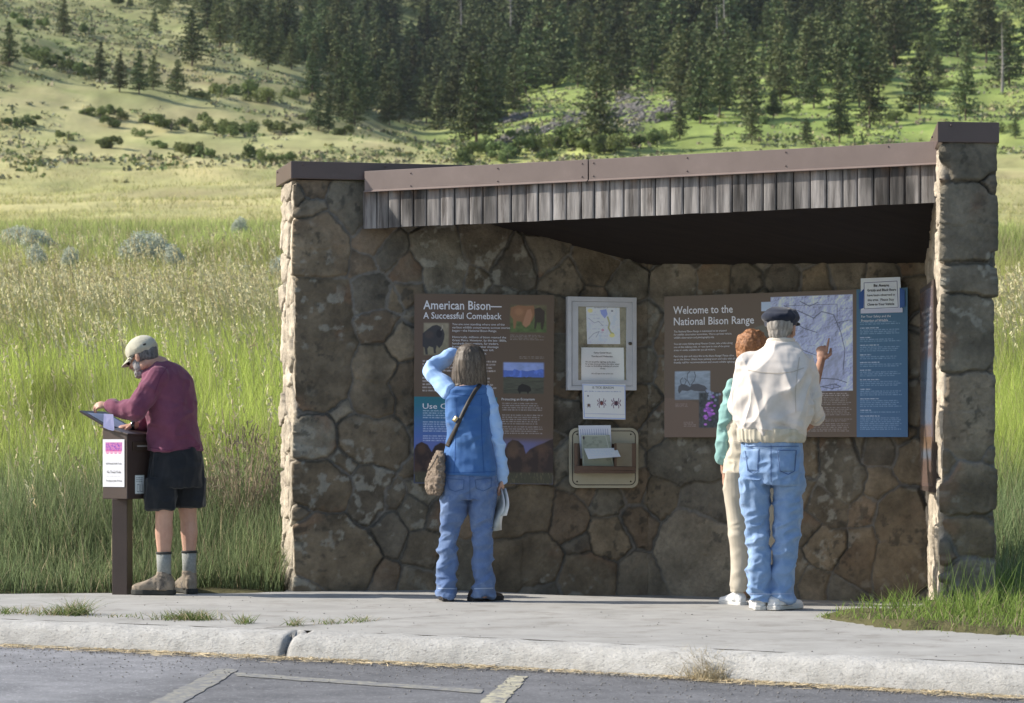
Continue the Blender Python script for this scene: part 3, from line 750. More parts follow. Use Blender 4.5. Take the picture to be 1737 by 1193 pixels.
for px, py, hp, k, lab in SG:
    q = hit(px, max(py + 4, 412)); hp = hp * 1.12; d = q.y; x = q.x
    top = EH + (HY - (py - hp)) / F * d; g = float(terr(x, d))
    put(sp_[k], 'sagebrush', lab, 'shrub', (x, d, g), max(.5, top - g), 'sagebrush in the meadow')
for a, b in sp_: bpy.data.objects.remove(a); bpy.data.objects.remove(b)
bush_blobs = []
for sd in range(6):
    rb = np.random.default_rng(200 + sd); nb = int(rb.integers(4, 9)); bush_blobs.append([(rb.normal(0, .5), rb.normal(0, .3), rb.uniform(.12, .6), rb.uniform(.16, .40), rb.uniform(.16, .42)) for _ in range(nb)])
bp_ = [make_bush(60 + i, b, 1300, .055, m_bush, .6, 5) for i, b in enumerate(bush_blobs)]
HB = [(40, 45, 24), (70, 50, 20), (215, 12, 20), (150, 60, 20), (95, 105, 20), (120, 118, 20), (145, 128, 20), (30, 215, 22), (10, 210, 16), (50, 212, 18), (75, 105, 26), (100, 118, 24), (60, 95, 22), (140, 120, 24), (145, 195, 20), (170, 200, 22), (195, 195, 20), (185, 215, 22),
      (205, 205, 18), (245, 210, 24), (270, 215, 26), (290, 222, 24), (310, 215, 20), (335, 225, 18), (350, 210, 20), (370, 222, 24), (395, 232, 24), (410, 225, 26), (430, 228, 24), (455, 222, 22), (475, 228, 20), (500, 226, 20), (115, 238, 18), (190, 252, 26), (178, 245, 20), (122, 262, 16),
      (240, 232, 16), (270, 252, 18), (310, 265, 26), (322, 262, 22), (345, 268, 24), (430, 270, 26), (450, 276, 24), (470, 278, 18), (490, 275, 20), (350, 170, 22), (375, 165, 24), (420, 165, 34), (455, 175, 32), (500, 168, 22), (520, 205, 24), (585, 230, 22), (395, 160, 20),
      (800, 265, 30), (825, 262, 32), (850, 268, 36), (880, 262, 36), (905, 258, 34), (935, 255, 38), (965, 250, 46), (990, 258, 34), (1025, 262, 34), (1050, 258, 36), (1075, 250, 34), (1100, 246, 30), (1125, 240, 24), (890, 240, 28), (860, 275, 26), (930, 270, 26), (790, 278, 24), (1180, 190, 22), (1130, 205, 24), (1330, 195, 24), (1300, 210, 22),
      (1520, 205, 22), (1545, 190, 20), (1600, 150, 20), (1510, 60, 24), (1560, 55, 22), (1390, 90, 22), (1180, 60, 26), (1700, 225, 22)]
lab_b = lambda px, py: ('small green bush on the open hillside below the five conifers' if px < 560 and py > 150 else 'small green bush high on the open hillside at the left' if px < 560 else 'leafy green bush in the thicket just above the shelter roof' if px < 1150 else 'green bush on the grassy right hillside')
for px, py, hp in HB:
    p = hit(px, py)
    if p: put(bp_[random.randrange(6)], 'hillside_bush', lab_b(px, py), 'bush', p, hp * 1.05 * p.y / F, 'bushes, ' + lab_b(px, py))
for a, b in bp_: bpy.data.objects.remove(a); bpy.data.objects.remove(b)
# scree: broken rock lying on the slope, one mass
def tiny_rocks(n, pts, size, r):
    base_ = np.array([[0, 0, .6], [1, 0, 0], [0, 1, 0], [-1, 0, 0], [0, -1, 0], [0, 0, -.5]]); fb = np.array([[0, 1, 2], [0, 2, 3], [0, 3, 4], [0, 4, 1], [5, 2, 1], [5, 3, 2], [5, 4, 3], [5, 1, 4]])
    a = r.uniform(0, 6.28, n); c_, s_ = np.cos(a), np.sin(a); sc = size * r.uniform(.5, 1.4, (n, 1))
    b_ = base_[None] * r.uniform(.6, 1.3, (n, 6, 1)); x = b_[..., 0] * c_[:, None] - b_[..., 1] * s_[:, None]; y = b_[..., 0] * s_[:, None] + b_[..., 1] * c_[:, None]
    v = np.stack([x, y, b_[..., 2]], -1) * sc[:, :, None] + pts[:, None]
    return v.reshape(-1, 3), (fb[None] + np.arange(n)[:, None, None] * 6).reshape(-1, 3), np.repeat(r.uniform(.7, 1.3, (n, 1)), 6, 0) * np.ones(3)
m_rock = mat('scree_rock', (.105, .098, .090), (.16, .150, .138), scale=2, rough=.95, attr=True)
rk = np.random.default_rng(9); pts = []
poly_sc = [(840, 246, 905, 214, 10), (905, 228, 1000, 190, 12), (1000, 210, 1100, 170, 26), (1060, 215, 1150, 180, 18), (850, 205, 900, 195, 6), (1050, 160, 1090, 190, 18)]
for x0, y0, x1, y1, wv_ in poly_sc:
    for k in range(260):
        t = rk.random(); p = hit(x0 + (x1 - x0) * t + rk.normal(0, 4), y0 + (y1 - y0) * t + rk.normal(0, wv_ * .45))
        if p: pts.append(tuple(p))
v, f, c = tiny_rocks(len(pts), np.array(pts), .5, rk)
tag(mk('scree', v, f, m_rock, None, False, c), 'grey scree of loose rock on the slope above the roof', 'scree', None, 'stuff')

# low scrub mottling the dry slopes: nobody could count it
ns = 38000; rs_ = np.random.default_rng(77)
y = rs_.uniform(235, 700, ns); x = rs_.uniform(-.34, .34, ns) * y; sl_ = x / y
px_ = sl_ * F + CX; k = fbm(x / 13, y / 18, 0, 81, 4) + .25 * rs_.normal(0, 1, ns) > np.where(px_ < 800, np.interp(y, [235, 285, 345], [1.0, .38, .0]), np.interp(y, [235, 300, 380], [1.2, .40, .12]))
x, y = x[k], y[k]; ns = len(x); z = terr(x, y); nq = 9
cen = np.stack([x, y, z], -1)[:, None] + rs_.normal(0, 1, (ns, nq, 3)) * np.array([.55, .55, .16]) * rs_.uniform(.5, 1.5, (ns, 1, 1)) + np.array([0, 0, .18])
cen = cen.reshape(-1, 3); a = unit(rs_.normal(0, 1, cen.shape)); b = unit(np.cross(a, rs_.normal(0, 1, cen.shape))); sz = rs_.uniform(.10, .30, (len(cen), 1))
pal = np.array([[.17, .21, .09], [.21, .24, .11], [.25, .22, .15], [.33, .31, .16], [.21, .22, .15]])[rs_.integers(0, 5, ns)] * rs_.uniform(.7, 1.25, (ns, 1))
v, f, c = quads(cen, a * sz, b * sz * .6, np.repeat(pal, nq, 0))
tag(mk('hillside_scrub', v, f, mat('scrub_leaves', (.9, .9, .9), (1.1, 1.1, 1.1), rough=.95, attr=True, spec=.1), None, False, c), 'low dry scrub mottling the open hill slopes', 'scrub', None, 'stuff')
# ---- grass
m_grass = mat('meadow_grass', (.9, .9, .9), (1.1, 1.1, 1.1), scale=3, rough=.7, attr=True, trans=.5, spec=.15)
def blades(base_, h, wd, lean, bend, col, tipc=None):
    n = len(base_); r = rng
    side = r.uniform(0, math.pi, n); sv = np.stack([np.cos(side), np.sin(side), 0 * side], -1)
    rows = []; cols = []
    for k, t in enumerate((0, .35, .7, 1)):
        c_ = base_ + np.stack([lean[:, 0] * h * (t + bend * t * t), lean[:, 1] * h * (t + bend * t * t), h * (t - .18 * bend * t * t)], -1)
        wk = wd * (1, .85, .55, .06)[k] * .5
        rows.append(c_ - sv * wk[:, None]); rows.append(c_ + sv * wk[:, None])
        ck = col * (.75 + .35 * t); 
        if tipc is not None: ck = ck * (1 - t ** 2) + tipc * t ** 2
        cols += [ck, ck]
    v = np.stack(rows, 1).reshape(-1, 3); c_ = np.stack(cols, 1).reshape(-1, 3)
    q = np.array([[0, 1, 3, 2], [2, 3, 5, 4], [4, 5, 7, 6]])
    f = (q[None] + np.arange(n)[:, None, None] * 8).reshape(-1, 4)
    return v, f, c_
def seedheads(base_, h, lean, col):
    """stalk with a feathery drooping head"""
    n = len(base_); V_, F_, C_ = [], [], []; r = rng
    top = base_ + np.stack([lean[:, 0] * h, lean[:, 1] * h, h], -1)
    sd_ = np.stack([np.ones(n), np.zeros(n), np.zeros(n)], -1)
    w_ = (.0016 + base_[:, 1] * 4e-5)[:, None]
    v = np.stack([base_ - sd_ * w_, base_ + sd_ * w_, top + sd_ * w_ * .6, top - sd_ * w_ * .6], 1).reshape(-1, 3)
    V_.append(v); F_.append(np.arange(n * 4).reshape(n, 4)); C_.append(np.repeat(col * .8, 4, 0)); k0 = n * 4
    dirn = unit(np.stack([lean[:, 0] * 1.6, lean[:, 1], np.ones(n)], -1))
    for k in range(7):
        t = (k + r.uniform(0, 1, (n, 1))) / 7; L = .17
        c_ = top + dirn * (t - .15) * L + r.normal(0, .008, (n, 3)) * (1.4 - t)
        a = unit(dirn + r.normal(0, .45, (n, 3))) * (.013 + base_[:, 1:2] * 2.2e-4) ; b = unit(np.cross(a, r.normal(0, 1, (n, 3)))) * (.0035 + base_[:, 1:2] * 9e-5)
        q, f, cc_ = quads(c_, a, b, col * r.uniform(.8, 1.25, (n, 1))); V_.append(q); F_.append(f + k0); C_.append(cc_); k0 += n * 4
    return np.concatenate(V_), np.concatenate(F_), np.concatenate(C_)
def field(y0, y1, dens, pxr, xoff=0):
    """random points between two depths and two photo columns"""
    a0, a1 = (pxr[0] - CX) / F, (pxr[1] - CX) / F
    area = (y1 ** 2 - y0 ** 2) / 2 * (a1 - a0); n = int(area * dens)
    y = np.sqrt(rng.uniform(y0 ** 2, y1 ** 2, n)); x = rng.uniform(a0, a1, n) * y
    return x, y
def inside_shelter(x, y):
    return (x > -1.53) & (x < 3.12) & (y < 17.65) & (y > 14)
def grow(x, y, hfun, wd, cfun, tip=None):
    k = ~inside_shelter(x, y) & ((y > 16.9) | (x > 2.9) | (y > 16.29 + (x + 3.3) * .14) & (x < -1.5)); x, y = x[k], y[k]
    cl = fbm(x * 1.7, y * 1.7, 0, 61, 3); z = ground_z(x, y)
    h = hfun(x, y) * rng.uniform(.6, 1.2, len(x)) * (1 + .35 * cl)
    a = rng.uniform(0, 6.28, len(x)); l_ = rng.uniform(.05, .38, len(x))
    lean = np.stack([np.cos(a) * l_ + .06 * noise(x, y, 0, 3), np.sin(a) * l_], -1)
    c_ = cfun(x, y, cl) * rng.uniform(.5, 1.45, (len(x), 1))
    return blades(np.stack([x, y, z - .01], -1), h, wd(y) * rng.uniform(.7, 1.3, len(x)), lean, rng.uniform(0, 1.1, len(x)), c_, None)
GREEN = np.array([.42, .50, .12]); DULL = np.array([.21, .265, .125]); TAN = np.array([.52, .44, .28]); YEL = np.array([.46, .44, .18]); BLUEG = np.array([.24, .31, .16])
def gcol(x, y, cl):
    t1 = sstep(18.2, 21.0, y + .8 * cl)[:, None]; t2 = sstep(29, 33, y + 2.5 * cl)[:, None]; t3 = sstep(41, 46, y + 3 * cl)[:, None]
    c_ = DULL * (1 - t1) + GREEN * t1; c_ = c_ * (1 - t2) + (YEL * .6 + GREEN * .4) * t2; c_ = c_ * (1 - t3) + (GREEN * .62 + BLUEG * .3 + TAN * .08) * t3
    n_ = noise(x * .9, y * .5, 0, 71)[:, None]
    c_ = c_ * (1 + .25 * n_); dry = (rng.random(len(x)) < .10 + .10 * (y > 28))[:, None]
    c_ = np.where(dry, TAN * .8, c_)
    # dark leafy clump left of the box
    dk = np.exp(-(((x / y * F + CX) - 100) / 55) ** 2 - ((y - 23.6) / 1.5) ** 2)[:, None]
    return c_ * (1 - .68 * dk)
def hgt_f(x, y):
    return np.interp(y, [16.2, 16.7, 17.3, 18.2, 22, 32, 37, 43, 56], [.16, .28, .42, .58, .66, .58, .40, .36, .38])
wdf = lambda y: .0035 + y * 1.35e-4
parts = []
for y0, y1, dn, pr in [(16.2, 18.5, 2600, (-60, 500)), (18.5, 22, 1500, (-60, 500)), (22, 30, 900, (-60, 510)), (30, 42, 560, (-60, 510)), (42, 55, 420, (-60, 520)),
                       (16.2, 22, 1500, (1650, 1800)), (22, 40, 500, (1660, 1800)), (40, 55, 320, (1660, 1800)), (17.4, 22, 110, (-600, 2400)), (22, 55, 45, (-500, 2300))]:
    x, y = field(y0, y1, dn, pr); parts.append(grow(x, y, hgt_f, wdf, gcol))
def merge(parts):
    V_, F_, C_ = [], [], []; n = 0
    for v, f, c_ in parts: V_.append(v); F_.append(f + n); C_.append(c_); n += len(v)
    return np.concatenate(V_), np.concatenate(F_), np.concatenate(C_)
v, f, c = merge(parts); print('blades', len(f) // 3)
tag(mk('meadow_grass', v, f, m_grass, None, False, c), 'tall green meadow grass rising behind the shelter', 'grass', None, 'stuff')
# sparse dry tufts across the far field
parts = []
for y0, y1, nn, hh, ww in [(56, 90, 26000, .24, .020), (90, 150, 30000, .30, .034), (150, 270, 30000, .42, .06)]:
    y = np.sqrt(rng.uniform(y0 ** 2, y1 ** 2, nn)); x = rng.uniform(-.235, .235, nn) * y; k = (x / y < -.04) | (x / y > .17) | (rng.random(nn) < .12); x, y = x[k], y[k]; nn = len(x)
    cl = fbm(x / 6, y / 14, 0, 91, 4); k = rng.random(nn) < .5 + .9 * cl; x, y, cl = x[k], y[k], cl[k]; nn = len(x)
    a = rng.uniform(0, 6.28, nn); l_ = rng.uniform(.1, .9, nn); t_ = rng.random((nn, 1)); cc_ = np.array([.62, .55, .28]) * (1 - t_) + np.array([.33, .37, .13]) * t_
    parts.append(blades(np.stack([x, y, terr(x, y) - .02], -1), hh * rng.uniform(.4, 1.3, nn), np.full(nn, ww), np.stack([np.cos(a) * l_, np.sin(a) * l_], -1), rng.uniform(0, 1, nn), cc_ * rng.uniform(.6, 1.25, (nn, 1))))
v, f, c = merge(parts); tag(mk('field_grass', v, f, m_grass, None, False, c), 'thin straw coloured grass over the dry field beyond the meadow', 'grass', None, 'stuff')
# seed heads
parts = []
for y0, y1, dn, pr in [(19, 25, 5, (-60, 500)), (24, 28, 16, (-60, 505)), (28, 32, 32, (-60, 505)), (32, 35.5, 46, (-60, 510)), (35.5, 44, 12, (-60, 510)), (26, 36, 40, (1660, 1800)), (17.3, 19, 14, (-60, 500))]:
    x, y = field(y0, y1, dn, pr); k = ~inside_shelter(x, y); x, y = x[k], y[k]; n = len(x)
    h = hgt_f(x, y) * rng.uniform(1.0, 1.55, n); lean = np.stack([rng.normal(-.16, .10, n), rng.normal(0, .1, n)], -1)
    tn = rng.random((n, 1)); col = np.array([.68, .64, .40]) * (1 - tn) + np.array([.44, .37, .20]) * tn
    parts.append(seedheads(np.stack([x, y, ground_z(x, y)], -1), h, lean, col))
v, f, c = merge(parts)
m_seed = mat('dry_seed_heads', (.9, .9, .9), (1.1, 1.1, 1.1), scale=3, rough=.9, attr=True, trans=.25, spec=.1)
tag(mk('dry_seed_grass', v, f, m_seed, None, False, c), 'band of ripe tan grass seed heads swaying above the meadow', 'grass', None, 'stuff')
# lawn edge at the right, weeds in the joints, straw along the kerb
parts = []
n = 12500; x = rng.uniform(1.35, 4.2, n); y = rng.uniform(12.0, 16.4, n); k = (patch(x + rng.normal(0, .05, n), y + np.abs(rng.normal(0, .07, n))) > .15) & ~((x > 2.42) & (x < 2.95) & (y > 14.5)); x, y = x[k], y[k]
e = np.interp(x, [1.6, 2.0, 2.6, 4, 30], [14.4, 13.1, 12.6, 11.9, 8.0])
h = np.clip(.035 + (y - e) * .05 + .03 * sstep(1.9, 2.6, x), .03, .15) * (1 + .5 * noise(x * 5, y * 5, 0, 3))
a = rng.uniform(0, 6.28, len(x)); l_ = rng.uniform(.1, .7, len(x))
lawn_c = np.array([.24, .34, .08]) * rng.uniform(.7, 1.25, (len(x), 1)); lawn_c = np.where(rng.random((len(x), 1)) < .13, TAN * .9, lawn_c)
parts.append(blades(np.stack([x, y, ground_z(x, y)], -1), h * rng.uniform(.5, 1.3, len(x)), .0055 * rng.uniform(.7, 1.3, len(x)), np.stack([np.cos(a) * l_, np.sin(a) * l_], -1), rng.uniform(0, 1.3, len(x)), lawn_c))
# taller stems in front of the pillar
n = 120; x = rng.normal(2.70, .16, n); y = rng.uniform(14.1, 14.5, n)
parts.append(blades(np.stack([x, y, ground_z(x, y)], -1), rng.uniform(.12, .36, n), np.full(n, .004), rng.normal(0, .18, (n, 2)), rng.uniform(0, 1, n), np.array([.2, .28, .08]) * rng.uniform(.8, 1.3, (n, 1))))
v, f, c = merge(parts); tag(mk('verge_grass', v, f, m_grass, None, False, c), 'short bright grass spilling over the pavement beside the right pillar', 'grass', None, 'stuff')
parts = []
for px, py, wpx, nn, hh in [(18, 1041, 45, 150, .045), (105, 1043, 42, 260, .055), (130, 1043, 22, 160, .09), (200, 1047, 60, 60, .02), (320, 1052, 50, 420, .055), (415, 1058, 14, 90, .05), (500, 1061, 16, 60, .04), (560, 1058, 40, 70, .03), (610, 1054, 30, 60, .03)]:
    xc = px + rng.normal(0, wpx * .5, nn); q = np.array([tuple(road_pt(a_, py + rng.normal(0, 1.2), 0)) for a_ in xc])
    a = rng.uniform(0, 6.28, nn); l_ = rng.uniform(.3, 1.4, nn)
    parts.append(blades(q, hh * rng.uniform(.4, 1.3, nn), np.full(nn, .005), np.stack([np.cos(a) * l_, np.sin(a) * l_ * .6], -1), rng.uniform(0, 1, nn), np.where(rng.random((nn, 1)) < .3, TAN, np.array([.15, .21, .06])) * rng.uniform(.7, 1.2, (nn, 1))))
v, f, c = merge(parts); tag(mk('joint_weeds', v, f, m_grass, None, False, c), 'low weeds growing in the pavement joints behind the kerb', 'weeds', None, 'stuff')
m_straw = mat('dry_straw', (.9, .9, .9), (1.1, 1.1, 1.1), scale=5, rough=.95, attr=True)
n = 5200; x = rng.uniform(-4.5, 3.4, n); o_ = -np.abs(rng.normal(0, .085, n)) * np.interp(x, [-4, -1.2, -.9, .5, 1.2, 3], [.8, 1.3, 1.3, .6, 1, .7]); y = kerb_y(x) + .01 + o_
k = rng.random(n) < np.interp(x, [-4, -2.5, -1.1, .6, 1.1, 1.9, 3], [.45, .6, 1, .45, 1, .8, .5]); x, y = x[k], y[k]; n = len(x)
a = rng.uniform(0, 6.28, n); L = rng.uniform(.012, .055, n); d = np.stack([np.cos(a) * L, np.sin(a) * L * .7, rng.normal(0, .003, n)], -1)
zz = -.122 + .008 * rng.random(n); q1 = quads(np.stack([x, y, zz], -1), d, np.stack([np.sin(a), -np.cos(a), 0 * a + .3], -1) * .0016, TAN * np.array([1.1, 1.05, 1.0]) * rng.uniform(.6, 1.25, (n, 1)))
n = 700; x = rng.normal(.90, .055, n); y = kerb_y(x) + rng.normal(.02, .05, n); zb = -.125 + np.clip(y - kerb_y(x), 0, .1) * .8
a = rng.uniform(0, 6.28, n); l_ = rng.uniform(.2, 1.3, n)
q2 = blades(np.stack([x, y, zb], -1), rng.uniform(.02, .09, n), np.full(n, .003), np.stack([np.cos(a) * l_, np.sin(a) * l_], -1), rng.uniform(0, 1, n), TAN * rng.uniform(.7, 1.15, (n, 1)))
v, f, c = merge([q1, q2]); tag(mk('straw_litter', v, f, m_straw, None, False, c), 'dry straw and clippings gathered along the foot of the kerb', 'litter', None, 'stuff')
# pebbles
m_peb = mat('pebbles', (.15, .145, .14), (.34, .32, .30), scale=30, rough=.95, attr=True)
n = 3600; x = rng.uniform(-4.2, 3.6, n); y = kerb_y(x) - np.abs(rng.normal(0, .75, n)) - .0; zz = np.full(n, -.126) 
near = rng.random(n) < .45; y = np.where(near, kerb_y(x) - np.abs(rng.normal(0, .12, n)), y)
x2 = rng.uniform(-4, 3, 260); y2 = kerb_y(x2) + rng.uniform(.3, 3.0, 260); k = (y2 < 16) & ~((x2 > 1.3) & (patch(x2, y2) > .05)); x2, y2 = x2[k], y2[k]
v, f, c = merge([tiny_rocks(n, np.stack([x, y, zz], -1), .0048, rng), tiny_rocks(len(x2), np.stack([x2, y2, slab_z(x2, y2) + .001], -1), .0045, rng)])
tag(mk('gravel', v, f, m_peb, None, False, c * .8), 'loose pebbles scattered on the asphalt and pavement', 'gravel', None, 'stuff')
# dry bush beside the left end of the wall
v1, f1, c1 = leafblob(90, 2600, [(0, 0, .5, .38, .45), (.3, 0, .35, .3, .3), (-.3, .1, .3, .3, .28)], .017, 2.0, .22)
db = thing('dry_bush', 'pinkish dry bush in the tall grass just left of the stone wall', 'bush', (-1.93, 18.0, float(terr(-1.93, 18.0))))
o = mk('foliage', v1, f1, mat('dry_bush_leaves', (.22, .17, .12), (.30, .25, .17), scale=9, rough=.9, attr=True, trans=.2), None, False, c1); o.parent = db
mbd = MB(); rd = random.Random(4)
for k in range(40):
    a = rd.uniform(0, 6.28); s_ = rd.uniform(.1, .5); mbd.tube([(0, 0, -.05), (math.cos(a) * s_ * .5, math.sin(a) * s_ * .5, .4), (math.cos(a) * s_, math.sin(a) * s_, rd.uniform(.6, 1.0))], [.004, .003, .0015], 5)
o = mbd.build('stem', mat('dry_stem', (.30, .22, .15), (.4, .32, .22), rough=.95)); o.parent = db; db.scale = (.8, .8, 1.05)
# yarrow
m_white = mat('white_petals', (.6, .6, .56), (.7, .7, .66), rough=.9); m_gst = mat('green_stalk', (.12, .17, .06), rough=.9)
YF = [(222, 408, 'tallest white flower head left of the largest sagebrush'), (186, 432, 'white flower pair below and left of the tallest one'), (46, 444, 'white flower at the far left above the grass'), (332, 422, 'white flower right of the largest sagebrush'),
      (405, 452, 'white flower in the grass left of the stone wall'), (420, 452, 'white flower nearest the stone wall'), (382, 410, 'distant white flower on the meadow crest')]
for px, py, lab in YF:
    d = float(np.interp(py, [400, 430, 460], [52, 46, 41])); x = (px - CX) / F * d; g = float(terr(x, d)); top = EH + (HY - py) / F * d
    t = thing('white_flower', lab, 'flower', (x, d, g), 'white flower heads in the meadow')
    MB().tube([(x, d, g), (x + .02, d, (g + top) / 2), (x, d, top)], .006, 6).build('stalk', m_gst, t)
    mb = MB()
    for k in range(16): mb.ell((x + random.gauss(0, .04), d + random.gauss(0, .04), top + random.gauss(0, .01)), AX, (.02, .02, .012), 6, 4)
    mb.build('flower_head', m_white, t)
print('veg', time.time() - T0)
# ================================================================ SIGNS, NOTICES, RACK
TMP = bpy.data.scenes.new('workbench')      # empty helper scene for evaluating modifiers and text; removed at the end
def WP(which, px, py, off):
    org, t, n = (W0[1], TL, NL) if which == 'L' else (W0[2], TR, NR)
    o = org + n * off; u, z = plane_hit(px, py, o, t); q = o + t * u
    return Vector((q[0], q[1], z))
def vec3(a): return Vector((a[0], a[1], 0))
TNG = {'L': (vec3(TL), vec3(NL)), 'R': (vec3(TR), vec3(NR))}
m_print = mat('printed_panel', (1, 1, 1), rough=.38, attr=True, spec=.35)
m_paper = mat('printed_paper', (1, 1, 1), rough=.8, attr=True, bump=.15, bscale=9, bdist=.01)
m_lett = mat('white_lettering', (.80, .80, .84), rough=.5)
m_ink = mat('black_ink', (.03, .03, .035), rough=.7)
m_ink_soft = mat('grey_ink', (.16, .16, .18), rough=.7)
G = 1.75
class Canvas:
    """artwork of one printed surface: colours on a fine grid, coordinates in photo pixels"""
    def __init__(s, x0, y0, x1, y1, res, rgb):
        s.b = (x0, y0, x1, y1); s.nx = int((x1 - x0) * res) + 1; s.ny = int((y1 - y0) * res) + 1
        s.X, s.Y = np.meshgrid(np.linspace(x0, x1, s.nx), np.linspace(y0, y1, s.ny)); s.c = np.zeros(s.X.shape + (3,)) + lin(rgb)
    def mixin(s, mask, rgb):
        col = lin(rgb) if np.ndim(rgb) < 3 else rgb
        m = mask[..., None]; s.c = s.c * (1 - m) + col * m
    def rect(s, x0, y0, x1, y1, rgb, soft=.3, a=1):
        m = sstep(-soft, soft, s.X - x0) * sstep(-soft, soft, x1 - s.X) * sstep(-soft, soft, s.Y - y0) * sstep(-soft, soft, y1 - s.Y); s.mixin(m * a, rgb)
    def poly(s, pts, rgb, a=1, soft=.4):
        ins = np.zeros(s.X.shape, bool); dist = np.full(s.X.shape, 1e9); n = len(pts)
        for k in range(n):
            (ax, ay), (bx, by) = pts[k], pts[(k + 1) % n]
            c = ((ay > s.Y) != (by > s.Y)) & (s.X < (bx - ax) * (s.Y - ay) / (by - ay + 1e-9) + ax); ins ^= c
            t = np.clip(((s.X - ax) * (bx - ax) + (s.Y - ay) * (by - ay)) / ((bx - ax) ** 2 + (by - ay) ** 2 + 1e-9), 0, 1)
            dist = np.minimum(dist, np.hypot(s.X - ax - t * (bx - ax), s.Y - ay - t * (by - ay)))
        s.mixin(sstep(-soft, soft, np.where(ins, dist, -dist)) * a, rgb)
    def ell(s, cx, cy, rx, ry, rgb, a=1, soft=.25):
        d = np.hypot((s.X - cx) / rx, (s.Y - cy) / ry); s.mixin(sstep(1 + soft, 1 - soft, d) * a, rgb)
    def line(s, pts, w, rgb, a=1):
        dist = np.full(s.X.shape, 1e9)
        for (ax, ay), (bx, by) in zip(pts[:-1], pts[1:]):
            t = np.clip(((s.X - ax) * (bx - ax) + (s.Y - ay) * (by - ay)) / ((bx - ax) ** 2 + (by - ay) ** 2 + 1e-9), 0, 1)
            dist = np.minimum(dist, np.hypot(s.X - ax - t * (bx - ax), s.Y - ay - t * (by - ay)))
        s.mixin(sstep(w, w * .4, dist) * a, rgb)
    def micro(s, x0, y0, x1, y1, sp, rgb, a=.6, seed=0, short=.3):
        """print too small to read"""
        r = np.random.default_rng(seed); y = y0
        while y <= y1:
            xe = x1 - (x1 - x0) * short * r.random() ** 1.5; x = x0
            while x < xe:
                L = r.uniform(2.5, 9); e = min(x + L, xe)
                rs_ = (s.nx - 1) / (s.b[2] - s.b[0]); i0, i1 = int((x - s.b[0] - 1) * rs_), int((e - s.b[0] + 1) * rs_) + 2; j0, j1 = int((y - s.b[1] - sp) * rs_), int((y - s.b[1] + sp) * rs_) + 2
                sl2 = (slice(max(j0, 0), max(j1, 0)), slice(max(i0, 0), max(i1, 0))); Xs_, Ys_ = s.X[sl2], s.Y[sl2]
                if Xs_.size:
                    m = sstep(-.3, .3, Xs_ - x) * sstep(-.3, .3, e - Xs_) * sstep(sp * .36, sp * .12, np.abs(Ys_ - y))
                    m = (m * a * (.65 + .5 * noise(Xs_ * 1.6, Ys_ * .9, 0, seed)))[..., None]; s.c[sl2] = s.c[sl2] * (1 - m) + lin(rgb) * m
                x = e + 1.3
            y += sp
    def photo(s, x0, y0, x1, y1, fn, soft=3):
        """feathered picture: fn(u, v) -> rgb array"""
        m = sstep(0, soft, s.X - x0) * sstep(0, soft, x1 - s.X) * sstep(0, soft, s.Y - y0) * sstep(0, soft, y1 - s.Y)
        u = (s.X - x0) / (x1 - x0); v = (s.Y - y0) / (y1 - y0); s.mixin(m, fn(u, v))
    def build(s, name, corners, m, parent, gain=G):
        """corners: world TL, TR, BR, BL"""
        u = (s.X - s.b[0]) / (s.b[2] - s.b[0]); v = (s.Y - s.b[1]) / (s.b[3] - s.b[1]); a, b, c_, d = [np.array(q) for q in corners]
        u, v = u[..., None], v[..., None]
        Pn = (a * (1 - u) + b * u) * (1 - v) + (d * (1 - u) + c_ * u) * v
        i = np.arange(s.ny - 1)[:, None] * s.nx + np.arange(s.nx - 1)[None]
        f = np.stack([i, i + s.nx, i + s.nx + 1, i + 1], -1).reshape(-1, 4)
        return mk(name, Pn.reshape(-1, 3), f, m, parent, False, np.clip(s.c.reshape(-1, 3) * gain, 0, .85))
def slab(name, corners, n, th, m, parent, bevel=.002):
    mb = MB(); mb.prism([tuple(Vector(c)) for c in corners][::-1], tuple(-Vector(n) * th)); return mb.build(name, m, parent, bevel=bevel)
def text(body, x, y, wpx, cap, which, off, m, parent, name='lettering', line=None, align='LEFT', org=None, ex=None, nrm=None, pxm=None, italic=0, bold=0):
    """flat lettering; x, y = photo pixel of the top left of the first capital; wpx = width of the longest line"""
    cu = bpy.data.curves.new('t', 'FONT'); cu.body = body; cu.size = 1; cu.resolution_u = 2; cu.align_x = align; cu.shear = italic; cu.offset = bold
    if line: cu.space_line = line * .73 / cap
    ob = bpy.data.objects.new('t', cu); TMP.collection.objects.link(ob)
    TMP.view_layers[0].update(); dg = TMP.view_layers[0].depsgraph; me = bpy.data.meshes.new_from_object(ob.evaluated_get(dg))
    n = len(me.vertices); v = np.empty(n * 3); me.vertices.foreach_get('co', v); v = v.reshape(-1, 3); fs = [tuple(p.vertices) for p in me.polygons]
    bpy.data.objects.remove(ob); bpy.data.curves.remove(cu); bpy.data.meshes.remove(me)
    if org is None:
        p0 = WP(which, x, y, off); p1 = WP(which, x + wpx, y, off); p2 = WP(which, x, y + cap, off); ex, nrm = TNG[which]
        W = (Vector((p1.x, p1.y, 0)) - Vector((p0.x, p0.y, 0))).length; H = abs(p0.z - p2.z); ez = Vector((0, 0, 1))
    else:
        p0, W, H, ez = org, wpx * pxm, cap * pxm, nrm
    sx = W / max(1e-6, v[:, 0].max() - v[:, 0].min()); x0 = v[:, 0].min(); sy = H / .73
    pts = np.array(p0) + np.outer((v[:, 0] - x0) * sx, np.array(ex)) + np.outer((v[:, 1] - .73) * sy, np.array(ez))
    return mk(name, pts, fs, m, parent)

